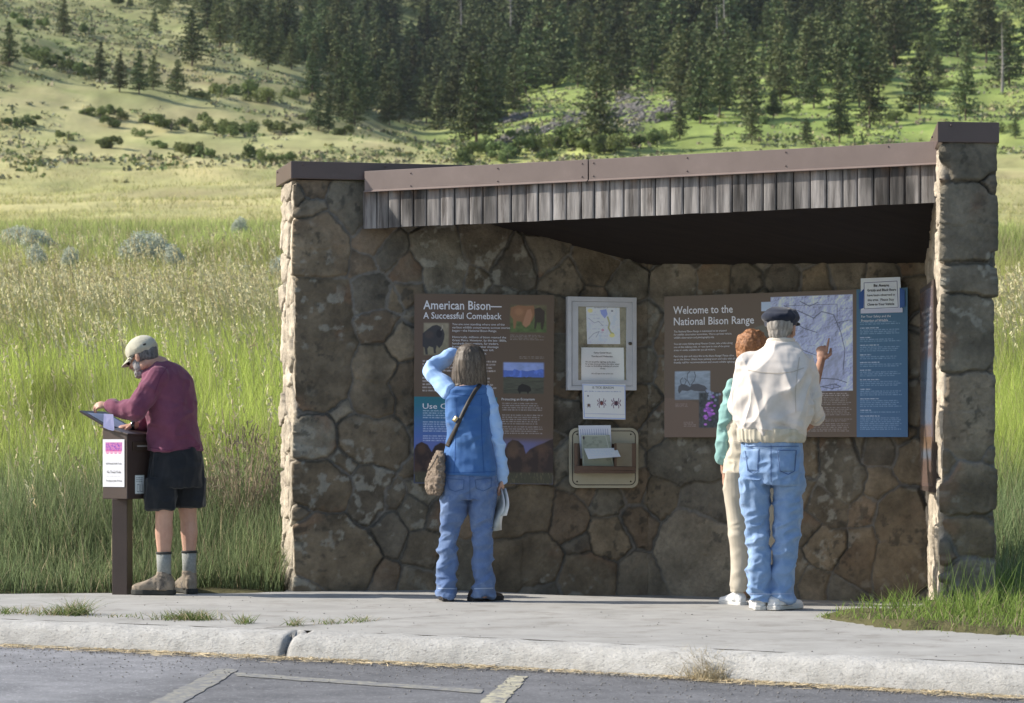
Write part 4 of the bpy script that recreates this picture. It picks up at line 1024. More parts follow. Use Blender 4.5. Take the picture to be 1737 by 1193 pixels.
# ---------------- panel 1
OFF = .078
def corners(which, q, off): return [WP(which, *p, off) for p in q]
m_edge = mat('brown_panel_edge', (.05, .035, .028), (.07, .05, .04), rough=.5)
pn = thing('information_panel', 'tall brown panel headed American Bison, behind the woman in the blue vest', 'sign', WP('L', 820, 822, .05))
q = [(706, 498), (940, 501), (938, 822), (702, 820)]
slab('board', corners('L', q, OFF), TNG['L'][1], .016, m_edge, pn)
c = Canvas(703, 498, 940, 822, 1.6, (80, 66, 54)); X, Y = c.X, c.Y
blue = sstep(700, 770, Y + .12 * (X - 820)); c.mixin(np.where(X > 843, sstep(735, 770, Y - .10 * (X - 843)), 0), (78, 84, 120))
c.ell(905, 790, 70, 60, (98, 80, 74), .35, .5); c.ell(760, 560, 90, 60, (76, 60, 54), .5, .6)
m = sstep(673.5, 674.5, Y) * sstep(844, 843, X); tt_ = sstep(674, 750, Y)[..., None]
c.mixin(m, lin((38, 92, 104)) * (1 - tt_) + lin((66, 88, 142)) * tt_)
c.rect(703, 748, 940, 772, (86, 92, 140), 8, .6)
herd = [(703, 765), (707, 756), (716, 751), (726, 756), (733, 768), (738, 758), (748, 752), (762, 756), (775, 768), (790, 760), (806, 750), (822, 752), (836, 768), (848, 772), (857, 764), (862, 752), (870, 746), (880, 748), (889, 756), (893, 770), (900, 762), (912, 756), (922, 752), (934, 746), (941, 744), (941, 806), (703, 806)]
c.poly(herd, (44, 34, 33), 1, 1.2); n_ = fbm(X / 9, Y / 14, 0, 3, 4)
hm = (np.abs(Y - 785) < 26) * sstep(-.1, .5, n_) * .6; c.mixin(hm * (c.c.sum(-1) < .12), (74, 56, 48)); c.ell(872, 762, 9, 14, (88, 68, 52), .5, .5); c.ell(716, 763, 7, 9, (80, 60, 46), .5, .5); c.ell(921, 760, 12, 8, (84, 64, 50), .5, .5)
c.rect(703, 802, 940, 822, (58, 56, 44), 2.5, 1); c.mixin((Y > 802) * sstep(0, .5, fbm(X / 2, Y / 6, 0, 8, 3)) * .5, (92, 86, 66))
def ph_bison(u, v):
    bgc = lin((120, 112, 96)) * (1 - v[..., None]) + lin((104, 98, 78)) * v[..., None]; bgc = bgc * (1 + .25 * fbm(u * 9, v * 9, 0, 4)[..., None])
    return bgc
c.photo(717, 546, 763, 605, ph_bison, 4)
bi = [(717, 566), (724, 560), (733, 553), (741, 551), (747, 554), (752, 560), (754, 567), (753, 576), (750, 585), (745, 591), (741, 586), (739, 594), (740, 600), (736, 600), (735, 590), (728, 588), (725, 592), (726, 602), (722, 602), (720, 590), (717, 588)]
c.poly(bi, (40, 38, 44), .95, .8); c.ell(745, 566, 5, 7, (28, 27, 33), .9); c.line([(748, 560), (751, 555), (750, 552)], .9, (150, 140, 130), .7); c.ell(728, 568, 7, 6, (66, 56, 52), .6, .5)
def ph_feed(u, v):
    k = lin((86, 78, 58)) * (1 - v[..., None]) + lin((70, 86, 48)) * v[..., None]; return k * (1 + .4 * fbm(u * 12, v * 10, 0, 5)[..., None])
c.photo(863, 513, 929, 564, ph_feed, 4)
c.poly([(866, 520), (878, 516), (893, 517), (905, 516), (908, 528), (903, 541), (896, 551), (890, 553), (884, 544), (876, 543), (874, 556), (871, 556), (870, 540), (865, 533)], (122, 86, 62), .9, 1.2)
c.poly([(894, 524), (900, 522), (903, 532), (899, 548), (892, 554), (886, 549), (889, 538)], (146, 108, 84), .8, 1.2); c.ell(880, 527, 7, 6, (142, 104, 76), .6, .5)
c.poly([(906, 522), (916, 519), (924, 526), (924, 542), (921, 557), (918, 557), (917, 545), (911, 545), (909, 556), (906, 556), (907, 540)], (48, 36, 34), .9, 1.2)
def ph_land(u, v):
    n_ = fbm(u * 7, v * 9, 0, 6, 4); ridge = .26 + .07 * fbm(u * 5, 0 * v, 0, 7, 4)
    skyc = lin((118, 132, 176)) * (1 + .3 * n_[..., None]); mt = lin((70, 92, 158)) * (1 + .9 * np.clip(fbm(u * 14, v * 6, 0, 8, 4), 0, 1)[..., None]); gr_ = lin((66, 66, 56)) * (1 + .45 * fbm(u * 6, v * 22, 0, 9, 4)[..., None])
    k = np.where((v > ridge)[..., None], mt, skyc); return np.where((v > .47 + .02 * n_)[..., None], gr_, k)
c.photo(852, 612, 925, 669, ph_land, 4)
c.poly([(878, 661), (880, 654), (886, 650), (893, 652), (900, 655), (902, 662), (898, 664), (896, 668), (894, 664), (884, 664), (882, 668), (880, 664)], (30, 26, 26), .95, .7)
c.micro(865, 567, 925, 577, 2.6, (150, 140, 136), .5, 1); c.micro(881, 604, 924, 608, 2.4, (150, 140, 136), .5, 2, .1)
for k, (ya, yb) in enumerate([(613, 634), (642, 665)]): c.micro(717, ya, 842, yb, 5.4, (176, 168, 166), .75, 3 + k, .1)
for k, (ya, yb) in enumerate([(698, 711), (717, 735), (741, 752)]): c.micro(718, ya, 838, yb, 3.9, (176, 186, 200), .65, 6 + k, .15)
for k, (ya, yb) in enumerate([(684, 698), (704, 719), (724, 737)]): c.micro(852, ya, 922, yb, 3.7, (158, 152, 154), .6, 10 + k, .15)
c.build('artwork', corners('L', [(703, 498), (940, 501), (938, 822), (702, 820)], OFF + .0015), m_print, pn)
text('American Bison\u2014', 718, 509, 133, 15.5, 'L', OFF + .003, m_lett, pn, 'heading', bold=.012)
text('A Successful Comeback', 718, 529, 133, 11.5, 'L', OFF + .003, m_lett, pn, 'subheading', bold=.01)
text('You are now standing where one of the\nearliest wildlife conservation success stories\nbegan\u2014the National Bison Range.\n\nHistorically, millions of bison roamed the\nGreat Plains. However, by the late 1800s,\nhundreds from settlers, fur traders,\nhunters, as well as leather shortage\nand trade were taking their toll.\nBy the end of the century,\nfew lived in this wild.', 767, 548, 98, 3.7, 'L', OFF + .003, m_lett, pn, 'body_text', line=5.45)
text('Use Care', 717, 684, 62, 9.5, 'L', OFF + .003, m_lett, pn, 'subheading', bold=.008)
text('Protecting an Ecosystem', 851, 675, 56, 4.2, 'L', OFF + .003, m_lett, pn, 'subheading', bold=.006)

# ---------------- panel 2
pn = thing('information_panel', 'wide brown and blue panel reading Welcome to the National Bison Range with a large map', 'sign', WP('R', 1335, 741, .05))
q = [(1127, 503.5), (1539.5, 488), (1540, 741.5), (1127, 742)]
slab('board', corners('R', q, OFF), TNG['R'][1], .016, m_edge, pn)
c = Canvas(1127, 488, 1540, 742, 1.5, (84, 72, 62)); X, Y = c.X, c.Y      # canvas rows follow the right edge
sk_ = lambda x, y: (x, 742 - (742 - y) * 254 / (254 - 15.5 * (1540 - x) / 413))   # photo pixel to canvas row
c.mixin(sstep(0, 2, (Y - 690) + 20 * np.cos((X - 1127) / 60.)) * (X < 1240) * .35, (110, 90, 80))
x0, y0 = sk_(1296, 506); 
c.rect(1296, 504, 1335, 520, (150, 165, 200), .4); c.rect(1312, 496, 1450, 662, (150, 158, 192), .5)
rel = fbm(X / 26, Y / 26, 0, 33, 5); sh = np.gradient(rel, axis=1) * 9 + np.gradient(rel, axis=0) * 5
mm = (X > 1312.5) & (X < 1449.5) & (Y > 496.5) & (Y < 661.5); c.c = np.where(mm[..., None], c.c * (1 + np.clip(sh, -.6, .6))[..., None], c.c)
c.poly([(1372, 660), (1380, 630), (1400, 606), (1425, 590), (1438, 612), (1430, 640), (1400, 662)], (120, 124, 138), .55, 6)
c.poly([(1335, 512), (1420, 510), (1424, 560), (1436, 590), (1440, 640), (1420, 652), (1380, 640), (1350, 600)], (140, 146, 170), .3, 3)
for pts, w_ in [([(1335, 512), (1360, 522), (1385, 535), (1398, 524), (1418, 530), (1430, 560), (1437, 592), (1434, 625)], .8), ([(1350, 540), (1368, 552), (1390, 560)], .7), ([(1362, 505), (1378, 514), (1392, 508)], .8),
                ([(1420, 545), (1446, 540)], .6), ([(1380, 645), (1400, 640), (1424, 642), (1440, 648)], .8), ([(1395, 655), (1420, 650), (1430, 655), (1415, 658), (1400, 655)], .8), ([(1345, 585), (1366, 590), (1390, 600), (1410, 606)], .6), ([(1335, 512), (1424, 512), (1424, 560)], .5)]:
    c.line(pts, w_ + .3, (52, 54, 72), .75)
for k, (a_, b_) in enumerate([(1352, 524), (1384, 516), (1376, 530), (1350, 556), (1362, 566), (1374, 583), (1419, 586), (1396, 640), (1404, 598), (1430, 520), (1340, 500), (1386, 500)]): c.micro(a_, b_, a_ + 16, b_ + 2, 2.6, (50, 52, 66), .7, 20 + k)
c.poly([(1268, 560), (1286, 548), (1300, 544), (1310, 560), (1300, 572), (1270, 575)], (92, 92, 84), .8, 2); c.poly([(1270, 574), (1282, 562), (1296, 560), (1306, 576)], (48, 56, 46), .8, 1.5)
def ph_elk(u, v): return (lin((120, 130, 142)) * (1 + .35 * fbm(u * 8, v * 14, 0, 15, 4))[..., None]) * (1.1 - .3 * v[..., None])
c.photo(1144, 622, 1209, 676, ph_elk, 3)
c.poly([(1152, 650), (1158, 646), (1166, 648), (1172, 652), (1176, 647), (1186, 646), (1198, 650), (1203, 656), (1201, 664), (1198, 660), (1190, 660), (1180, 659), (1174, 657), (1168, 659), (1158, 658), (1153, 664), (1151, 658)], (64, 62, 66), .9, .8)
for pts in ([(1157, 647), (1155, 640), (1159, 635)], [(1163, 647), (1166, 640), (1163, 636)], [(1172, 648), (1167, 638), (1168, 628), (1172, 624)], [(1174, 648), (1180, 640), (1182, 632), (1180, 625)]): c.line(pts, 1.0, (60, 60, 66), .85)
def ph_flower(u, v): return lin((58, 62, 66)) * (1 + .7 * fbm(u * 12, v * 16, 0, 16, 4))[..., None]
c.photo(1186, 660, 1225, 727, ph_flower, 4); fr2 = np.random.default_rng(4)
for k in range(34):
    fx, fy = 1206 + fr2.normal(0, 4.5), 692 + fr2.normal(0, 12); c.ell(fx, fy, 2.6, 2.0, [(150, 84, 176), (178, 112, 200), (120, 70, 150)][k % 3], .8, .4)
for k in range(14): c.ell(1212 + fr2.normal(0, 6), 666 + fr2.normal(0, 4), 2.2, 2.2, (124, 134, 158), .7, .4)
c.micro(1146, 682, 1172, 687, 2.4, (150, 140, 138), .5, 40); c.micro(1161, 715, 1184, 723, 2.4, (150, 140, 138), .5, 41)
for k, (ya, yb) in enumerate([(673, 686), (691, 706), (711, 716), (719, 734)]): c.micro(1372, ya, 1449, yb, 3.1, (150, 142, 142), .6, 42 + k, .12)
c.micro(1378, 666.5, 1447, 670, 3.2, (175, 166, 166), .7, 50, .1)
gb = ((Y - 488) / 254)[..., None]; c.mixin((X > 1456.5) * 1.0, lin((50, 84, 106)) * (1 - gb) + lin((66, 94, 126)) * gb)
y = 545
for k, L in enumerate([2, 3, 2, 3, 2, 2, 3, 3, 3, 4, 1, 7]):
    if k: c.micro(1462, y, 1480 + 14 * (k % 2), y, 3, (190, 200, 215), .8, 60 + k, .0); y += 3.4
    c.micro(1462, y, 1530, y + 3.2 * (L - 1) + .1, 3.2, (140, 165, 192), .55, 80 + k, .2); y += 3.2 * L + 3.4
c.build('artwork', corners('R', q, OFF + .0015), m_print, pn)
text('Welcome to the', 1142, 519.5, 101, 13.5, 'R', OFF + .003, m_lett, pn, 'heading', bold=.012)
text('National Bison Range', 1143, 538.5, 136, 13.5, 'R', OFF + .003, m_lett, pn, 'heading', bold=.012)
text('The National Bison Range is maintained to be enjoyed\nfor wildlife observation sometimes. This is a private vehicle,\nwildlife observation and photography trip.\n\nYou can enjoy fishing along Mission Creek, take a hike along\none of the walking trails, or rest here in one of the picnic\nareas or vaults available for you all visitors.\n\nFeed only plan and enjoy this to the Bison Range! Please drive\nup on the drives. Obtain basic policing hours and rules with all of\nfriendly staff for recommendations and recent wildlife sightings.', 1143, 561, 108, 3.3, 'R', OFF + .003, m_lett, pn, 'body_text', line=5.25)
text('For Your Safety and the\nProtection of Wildlife', 1461, 535, 50, 4.2, 'R', OFF + .003, m_lett, pn, 'subheading', line=7)
# "Be Aware" notice and its tape
nt_ = thing('paper_notice', 'white Be Aware bear notice taped over the top of the blue panel at the right', 'notice', WP('R', 1495, 532, OFF + .006))
m_tape = mat('blue_tape', (.03, .09, .30), (.04, .12, .36), rough=.6)
c = Canvas(1460, 470, 1531, 532, 2, (190, 196, 222)); X, Y = c.X, c.Y
c.c *= (1 + .06 * fbm(X / 12, Y / 9, 0, 4)[..., None])
for pts in ([(1466, 478), (1525, 477), (1525, 523), (1466, 524), (1466, 478)],): c.line(pts, .8, (70, 72, 96), .9)
c.micro(1467, 498, 1524, 499, 3, (60, 60, 90), .0, 2)
c.build('sheet', corners('R', [(1460, 472.5), (1527, 470), (1530, 530), (1460.5, 532)], OFF + .008), m_paper, nt_, 1.45)
for k, (b_, xx, yy, ww, cc_) in enumerate([('Be Aware', 1482, 482, 26, 5), ('Grizzly and Black Bears', 1471, 490.5, 49, 4.2), ('have been observed in', 1471, 499, 47, 4.0), ('this area.  Please Stay', 1471.5, 507, 45, 4.2), ('Close to Your Vehicle', 1471, 514.5, 46, 4.2)]):
    text(b_, xx, yy, ww, cc_, 'R', OFF + .0105, m_ink, nt_, 'lettering', bold=.02 if k in (0, 1, 4) else .01)
slab('tape', corners('R', [(1457, 498), (1465.5, 490), (1465, 523), (1457, 525)], OFF + .0095), TNG['R'][1], .001, m_tape, nt_, 0)
slab('tape', corners('R', [(1526, 488), (1534.5, 492), (1535, 520), (1526, 523)], OFF + .0095), TNG['R'][1], .001, m_tape, nt_, 0)
slab('tape', corners('R', [(1460, 525.5), (1531, 523), (1531, 530), (1460, 532)], OFF + .0095), TNG['R'][1], .001, mat('clear_tape', (.6, .62, .75), rough=.3), nt_, 0)

# ---------------- locked notice case
m_alu = mat('white_aluminium', (.50, .50, .52), (.58, .58, .60), rough=.45, spec=.5)
m_cork = mat('cork_board', (.30, .25, .16), (.40, .34, .23), scale=30, rough=.9, c3=(.2, .16, .1), s3=9)
m_glass = bpy.data.materials.new('case_glass'); m_glass.use_nodes = True; gn = m_glass.node_tree; gn.nodes.clear()
a1 = gn.nodes.new('ShaderNodeBsdfTransparent'); a2 = gn.nodes.new('ShaderNodeBsdfGlossy'); a2.inputs['Roughness'].default_value = .08; a3 = gn.nodes.new('ShaderNodeMixShader'); a3.inputs[0].default_value = .07; a4 = gn.nodes.new('ShaderNodeOutputMaterial')
gn.links.new(a1.outputs[0], a3.inputs[1]); gn.links.new(a2.outputs[0], a3.inputs[2]); gn.links.new(a3.outputs[0], a4.inputs[0])
nc = thing('notice_case', 'white aluminium display case with a glass door and small lock on the stone wall', 'notice case', WP('L', 1021, 663, .04))
def ring(name, outer, inner, n, th, m, parent):
    o = [Vector(p) for p in outer]; i_ = [Vector(p) for p in inner]; mb = MB(); d = -Vector(n) * th
    for k in range(4):
        k2 = (k + 1) % 4; mb.hexa([o[k], o[k2], i_[k2], i_[k], o[k] + d, o[k2] + d, i_[k2] + d, i_[k] + d])
    return mb.build(name, m, parent, bevel=.0015)
def cr(x0, y0, x1, y1, off, t=2.0): return corners('L', [(x0, y0), (x1, y0 + (x1 - x0) * .017), (x1, y1 + (x1 - x0) * .003), (x0, y1)], off)
ring('frame', cr(963, 503, 1080, 662, .10), cr(970, 511, 1073, 655, .10), TNG['L'][1], .06, m_alu, nc)
dr = ring('door', cr(970.5, 511.5, 1072.5, 654.5, .094), cr(981, 520, 1063, 645, .094), TNG['L'][1], .02, m_alu, nc)
mb = MB(); pc = WP('L', 1069, 583, .10); mb.tube([pc - TNG['L'][1] * .012, pc + TNG['L'][1] * .006], .011, 14); mb.build('lock', mat('brass_lock', (.12, .10, .08), rough=.35, metal=.6), dr, True)
slab('back_board', cr(968, 508, 1075, 658, .055), TNG['L'][1], .01, m_cork, nc)
mk('pane', cr(981, 520, 1063, 645, .086), [(0, 1, 2, 3)], m_glass, nc)
def sheet(label, cat, q, off, fn, texts=(), name='paper_notice', gain=1.45, res=2, group=None):
    t = thing(name, label, cat, WP('L', q[3][0], q[3][1], off), group)
    xs_ = [a[0] for a in q]; ys_ = [a[1] for a in q]; c = Canvas(min(xs_), min(ys_), max(xs_), max(ys_), res, (200, 204, 224)); fn(c)
    c.build('sheet', corners('L', q, off), m_paper, t, gain)
    for tx in texts: text(*tx[:5], 'L', off + .0015, tx[5] if len(tx) > 5 else m_ink, t, 'lettering', bold=.01)
    return t
def f_map(c):
    X, Y = c.X, c.Y; c.c *= .85; n_ = fbm(X / 6, Y / 6, 0, 70, 4)
    c.mixin(sstep(.25, .5, fbm(X / 9, Y / 9, 0, 71, 3)) * .3, (150, 170, 190)); c.mixin(sstep(.3, .5, fbm(X / 5, Y / 5, 0, 72, 3)) * .35, (168, 160, 170))
    c.ell(1001, 527, 4.5, 3.5, (206, 190, 90), .8); c.poly([(1018, 526), (1029, 524), (1031, 533), (1026, 540), (1020, 533)], (90, 110, 190), .85)
    c.line([(1031, 538), (1034, 548), (1032, 556), (1036, 564), (1040, 566)], 2.2, (140, 136, 70), .85); c.ell(1038, 569, 5, 3.5, (200, 190, 90), .85); c.ell(1022, 560, 2.5, 2.2, (170, 100, 130), .8); c.ell(1039, 527, 2, 1.6, (60, 60, 70), .8)
    c.line([(997, 575), (1006, 566), (1016, 562), (1010, 572)], .8, (110, 110, 130), .7); c.line([(998, 540), (1008, 548), (1015, 545), (1022, 552)], .8, (120, 120, 140), .7); c.micro(1008, 522, 1032, 523, 3, (80, 84, 100), .7, 3)
    for k in range(7): c.micro(1000 + 6 * k % 20, 534 + 6 * k, 1014 + 6 * k % 20, 535 + 6 * k, 3, (110, 112, 130), .5, 30 + k)
sheet('coloured map sheet inside the top of the white notice case', 'map', [(994, 521), (1051, 522), (1052, 584), (996, 584)], .068, f_map, (), 'map_sheet', 1.5)
sheet('white printed letter at the bottom of the white notice case', 'notice', [(986, 589.5), (1058, 590), (1059, 647), (986, 647)], .070, lambda c: None,
      [('Visitor Center Hours', 1007, 597, 30, 2.8), ('Thursday and Wednesdays', 1003, 603, 36, 2.8), ('We are closed for sightings at this time\nfor private tours and hikes, the visitor center\nis open at the building weekdays all summer', 993, 612.5, 58, 2.6), ('Sunday', 1018, 624, 9, 2.4), ('We will open as we can for you', 1003, 632.5, 37, 2.4)])
# tick poster
def tick(c, x, y, s_, col, legs=1):
    c.ell(x, y + .6 * s_, 2.1 * s_, 3.0 * s_, col, 1, .2); c.ell(x, y - 2.4 * s_, 1.1 * s_, 1.0 * s_, (46, 36, 40), 1, .2)
    for sgn in (-1, 1):
        for k, (dx, dy, ex, ey) in enumerate([(3.4, -3.6, 3.4, -6.6), (5.2, -1.8, 6.2, -4.4), (5.4, .8, 6.2, 3.4), (3.8, 3.4, 3.4, 6.6)]):
            c.line([(x + sgn * 1.2 * s_, y - (1.6 - k * .8) * s_), (x + sgn * dx * s_, y + dy * s_), (x + sgn * ex * s_, y + ey * s_)], .75 * max(s_, .6), (96, 52, 56), .95)
def f_tick(c):
    c.rect(987, 650, 1062, 713, (120, 140, 205), .1, .0); c.line([(988.5, 653), (1060, 654), (1061, 710.5), (990, 709.5), (988.5, 653)], 1.0, (110, 132, 205), .7); c.line([(990, 702.5), (1060, 703)], .5, (110, 112, 140), .7)
    tick(c, 1020, 684, 1.15, (120, 76, 66)); tick(c, 1045, 684, 1.25, (62, 58, 72)); tick(c, 998, 689, .5, (104, 84, 60)); c.ell(998, 688, 1.8, 2.6, (92, 74, 52)); c.ell(997, 672, 1.2, 1.6, (60, 50, 52)); c.micro(991, 664, 1056, 665, 3, (70, 70, 90), .7, 4, .05)
sheet('tick warning sheet with four drawn ticks hanging from the bottom of the white case', 'poster', [(987.5, 651), (1061, 652), (1061, 712), (989, 711)], .108, f_tick, [('IS TICK SEASON', 1005, 655.5, 36, 4, m_ink_soft)], 'tick_poster')
# leaflet rack
m_cream = mat('cream_plastic', (.40, .37, .27), (.46, .42, .31), rough=.5); m_brown = mat('brown_trim', (.035, .025, .02), rough=.5)
rk_ = thing('leaflet_rack', 'cream rounded leaflet rack with a brown tray below the tick poster', 'rack', WP('L', 1025, 828, .04))
def rrect(x0, y0, x1, y1, r, off, n=6):
    pts = []
    for cx, cy, a0 in ((x1 - r, y0 + r, -90), (x1 - r, y1 - r, 0), (x0 + r, y1 - r, 90), (x0 + r, y0 + r, 180)):
        for k in range(n + 1):
            a = math.radians(a0 + 90 * k / n); pts.append(WP('L', cx + r * math.cos(a), cy + r * math.sin(a), off))
    return pts
nL = TNG['L'][1]
slab('back_plate', rrect(966, 726, 1083, 828, 13, .075), nL, .02, m_cream, rk_)
o_ = rrect(970.5, 730.5, 1078.5, 823.5, 10, .0765); i_ = rrect(972, 732, 1077, 822, 9, .0765); mb = MB(); n = len(o_)
mb.add([tuple(p) for p in o_ + i_], [(k, (k + 1) % n, n + (k + 1) % n, n + k) for k in range(n)]); mb.build('trim_line', m_brown, rk_)
for a_, b_ in ((979, 737), (1070, 737), (979, 817), (1070, 817)):
    pc = WP('L', a_, b_, .076); MB().ell(pc, AX, (.006, .006, .006), 10, 6).build('screw', m_brown, rk_, True)
m_wine = mat('brown_plastic', (.075, .035, .02), (.10, .05, .03), rough=.3, spec=.6)
mb = MB()
def hx(mb, x0, y0, x1, y1, o0, o1): mb.hexa(cr(x0, y0, x1, y1, o0, 0) + cr(x0, y0, x1, y1, o1, 0))
hx(mb, 974, 797, 1078, 803, .078, .17); hx(mb, 974, 752, 980, 797, .078, .165); hx(mb, 1072, 752, 1079, 797, .078, .165); hx(mb, 1042, 752, 1046, 797, .078, .165); hx(mb, 974, 790, 1078, 798, .165, .172)
mb.build('tray', m_wine, rk_, bevel=.002)
hxm = MB(); hx(hxm, 1046, 752, 1072, 797, .160, .163); hxm.build('tray_front', mat('smoky_acrylic', (.19, .165, .12), (.23, .2, .15), rough=.15, spec=.6), rk_, bevel=.001)
hxm = MB(); hx(hxm, 980, 752, 1042, 797, .0785, .082); hxm.build('tray_back', m_wine, rk_)
def leaf(label, q, off, rgb, deco, name='leaflet'):
    t = thing(name, label, 'leaflet', WP('L', q[3][0], q[3][1], off[0]), 'leaflets in the rack')
    xs_ = [a[0] for a in q]; ys_ = [a[1] for a in q]; c = Canvas(min(xs_), min(ys_), max(xs_), max(ys_), 2, rgb); deco(c)
    c.build('page', [WP('L', *p, o) for p, o in zip(q, off)], m_paper, t, 1.45); return t
leaf('white leaflet with grey ruled columns standing at the back of the rack', [(981, 722), (1036, 721.5), (1038, 776), (985, 778)], [.095, .095, .09, .09], (188, 192, 212), lambda c: [c.line([(984 + 4 * k, 728), (984.5 + 4 * k, 741)], .8, (120, 124, 150), .7) for k in range(13)])
leaf('grey green map leaflet standing in front of the white one in the rack', [(986, 738), (1034, 738), (1042, 794), (988, 795)], [.12, .12, .13, .13], (134, 140, 128), lambda c: (c.mixin(sstep(.1, .5, fbm(c.X / 8, c.Y / 6, 0, 77, 4)) * .5, (100, 106, 98)), c.ell(990.5, 743, 2, 3, (60, 50, 56)), c.line([(987, 739), (1034, 739), (1041, 793), (989, 794), (987, 739)], .8, (180, 184, 176), .7)))
leaf('folded pale page bending forward out of the rack', [(990.5, 761), (1046, 760), (1053, 775), (998, 779)], [.14, .14, .24, .24], (200, 206, 232), lambda c: c.micro(998, 764, 1046, 774, 3, (160, 164, 190), .4, 3))

# ---------------- side panel on the inner face of the pillar wall
pn = thing('information_panel', 'dark framed glossy panel seen almost edge on beside the right stone pillar', 'sign', (2.5, 15.4, 1.7))
dW = Vector((W0[3][0] - W0[4][0], W0[3][1] - W0[4][1], 0)).normalized(); nW = Vector((-dW.y, dW.x, 0))
a = Vector((W0[4][0], W0[4][1], 0)) + dW * .42 + nW * .052; b = Vector((W0[4][0], W0[4][1], 0)) + dW * 1.42 + nW * .085
z0_, z1_ = EH + (HY - 836) / F * 15.0, EH + (HY - 474) / F * 15.0
mb = MB(); mb.hexa([a, b, b - nW * .03, a - nW * .06, a + Vector((0, 0, 1)) * 0, b, b, a]) if False else None
def vz(p, z): return Vector((p.x, p.y, z))
mb = MB(); mb.hexa([vz(a, z0_), vz(b, z0_), vz(b - nW * .05, z0_), vz(a - nW * .05, z0_), vz(a, z1_), vz(b, z1_), vz(b - nW * .05, z1_), vz(a - nW * .05, z1_)]); mb.build('frame', m_edge, pn, bevel=.003)
c = Canvas(0, 0, 100, 128, 1, (96, 80, 74)); c.rect(8, 45, 92, 110, (92, 100, 112), 2); c.rect(8, 88, 92, 104, (112, 92, 76), 2); c.rect(8, 10, 92, 40, (86, 72, 66), 2); c.micro(12, 14, 88, 38, 4, (200, 200, 205), .6, 2)
e = nW * .002
c.build('artwork', [vz(a + e + dW * .03, z1_ - .03), vz(b + e - dW * .03, z1_ - .03), vz(b + e - dW * .03, z0_ + .03), vz(a + e + dW * .03, z0_ + .03)], mat('glossy_print', (1, 1, 1), rough=.12, attr=True, spec=.7), pn)

print('signs', time.time() - T0)
# ================================================================ FEE BOX ON ITS POST
fb = thing('fee_box', 'dark brown metal fee box on a square post with its slanted lid open', 'fee box', (-2.475, 16.30, 0))
m_box = mat('dark_brown_paint', (.050, .032, .026), (.065, .043, .035), scale=6, rough=.42, spec=.5, bump=.06, bscale=20, bdist=.004)
bx = Vector((-2.495, 16.14, 0))
def rotz(a): return Matrix.Rotation(a, 4, 'Z')
Mx = Matrix.Translation(bx) @ rotz(math.radians(-22))      # local -y face looks at the camera's left, +x face to the right
# post
mb = MB(); mb.box(-.052, .052, .02, .124, -.02, .62, Matrix.Translation(Vector((-2.545, 16.16, 0))) @ rotz(math.radians(-12))); mb.build('post', m_box, fb, bevel=.004)
zb, zf, zk = .622, 1.035, 1.075
Mb = Matrix.Translation(Vector((-2.545, 16.02, 0))) @ rotz(math.radians(-30))
Lx, Ly = .20, .36
def B(x, y, z): return Mb @ Vector((x, y, z))
# box: left face (paper) spans local x at y=0; right face spans local y at x=Lx/2
mb = MB(); mb.hexa([B(-Lx / 2, 0, zb), B(Lx / 2, 0, zb), B(Lx / 2, Ly, zb), B(-Lx / 2, Ly, zb), B(-Lx / 2, 0, zf + .045), B(Lx / 2, 0, zf), B(Lx / 2, Ly, zf), B(-Lx / 2, Ly, zf + .045)])
mb.build('box', m_box, fb, bevel=.004)
mb = MB(); mb.hexa([B(-Lx / 2 - .012, -.012, zf + .045), B(Lx / 2 + .014, -.012, zf - .003), B(Lx / 2 + .014, Ly + .01, zf - .003), B(-Lx / 2 - .012, Ly + .01, zf + .045), B(-Lx / 2 - .012, -.012, zf + .055), B(Lx / 2 + .014, -.012, zf + .007), B(Lx / 2 + .014, Ly + .01, zf + .007), B(-Lx / 2 - .012, Ly + .01, zf + .055)])
mb.build('box_top', m_box, fb, bevel=.002)
# slot and sticker on the right hand face
mb = MB(); mb.hexa([B(Lx / 2 + .001, .05, .93), B(Lx / 2 + .008, .05, .93), B(Lx / 2 + .008, .26, .93), B(Lx / 2 + .001, .26, .93), B(Lx / 2 + .001, .05, .99), B(Lx / 2 + .008, .05, .99), B(Lx / 2 + .008, .26, .99), B(Lx / 2 + .001, .26, .99)])
mb.build('slot_plate', mat('bronze_plate', (.07, .05, .035), rough=.35, metal=.3), fb, bevel=.001)
mb = MB(); mb.hexa([B(Lx / 2 + .0085, .09, .957), B(Lx / 2 + .0095, .09, .957), B(Lx / 2 + .0095, .23, .957), B(Lx / 2 + .0085, .23, .957), B(Lx / 2 + .0085, .09, .966), B(Lx / 2 + .0095, .09, .966), B(Lx / 2 + .0095, .23, .966), B(Lx / 2 + .0085, .23, .966)])
mb.build('slot', mat('slot_edge', (.30, .28, .26), rough=.4), fb)
c = Canvas(0, 0, 30, 36, 2, (176, 180, 176)); c.rect(1.5, 1.5, 28.5, 34.5, (196, 200, 198), .3); c.micro(4, 5, 27, 14, 3.6, (60, 70, 70), .8, 3); c.line([(7, 18), (7, 32), (14, 32), (14, 18), (7, 18)], .8, (60, 70, 80), .8); c.line([(18, 18), (18, 32), (25, 32), (25, 18)], .8, (60, 70, 80), .8)
c.build('label_plate', [B(Lx / 2 + .003, .075, .775), B(Lx / 2 + .003, .17, .775), B(Lx / 2 + .003, .17, .655), B(Lx / 2 + .003, .075, .655)], m_paper, fb, 1.3)
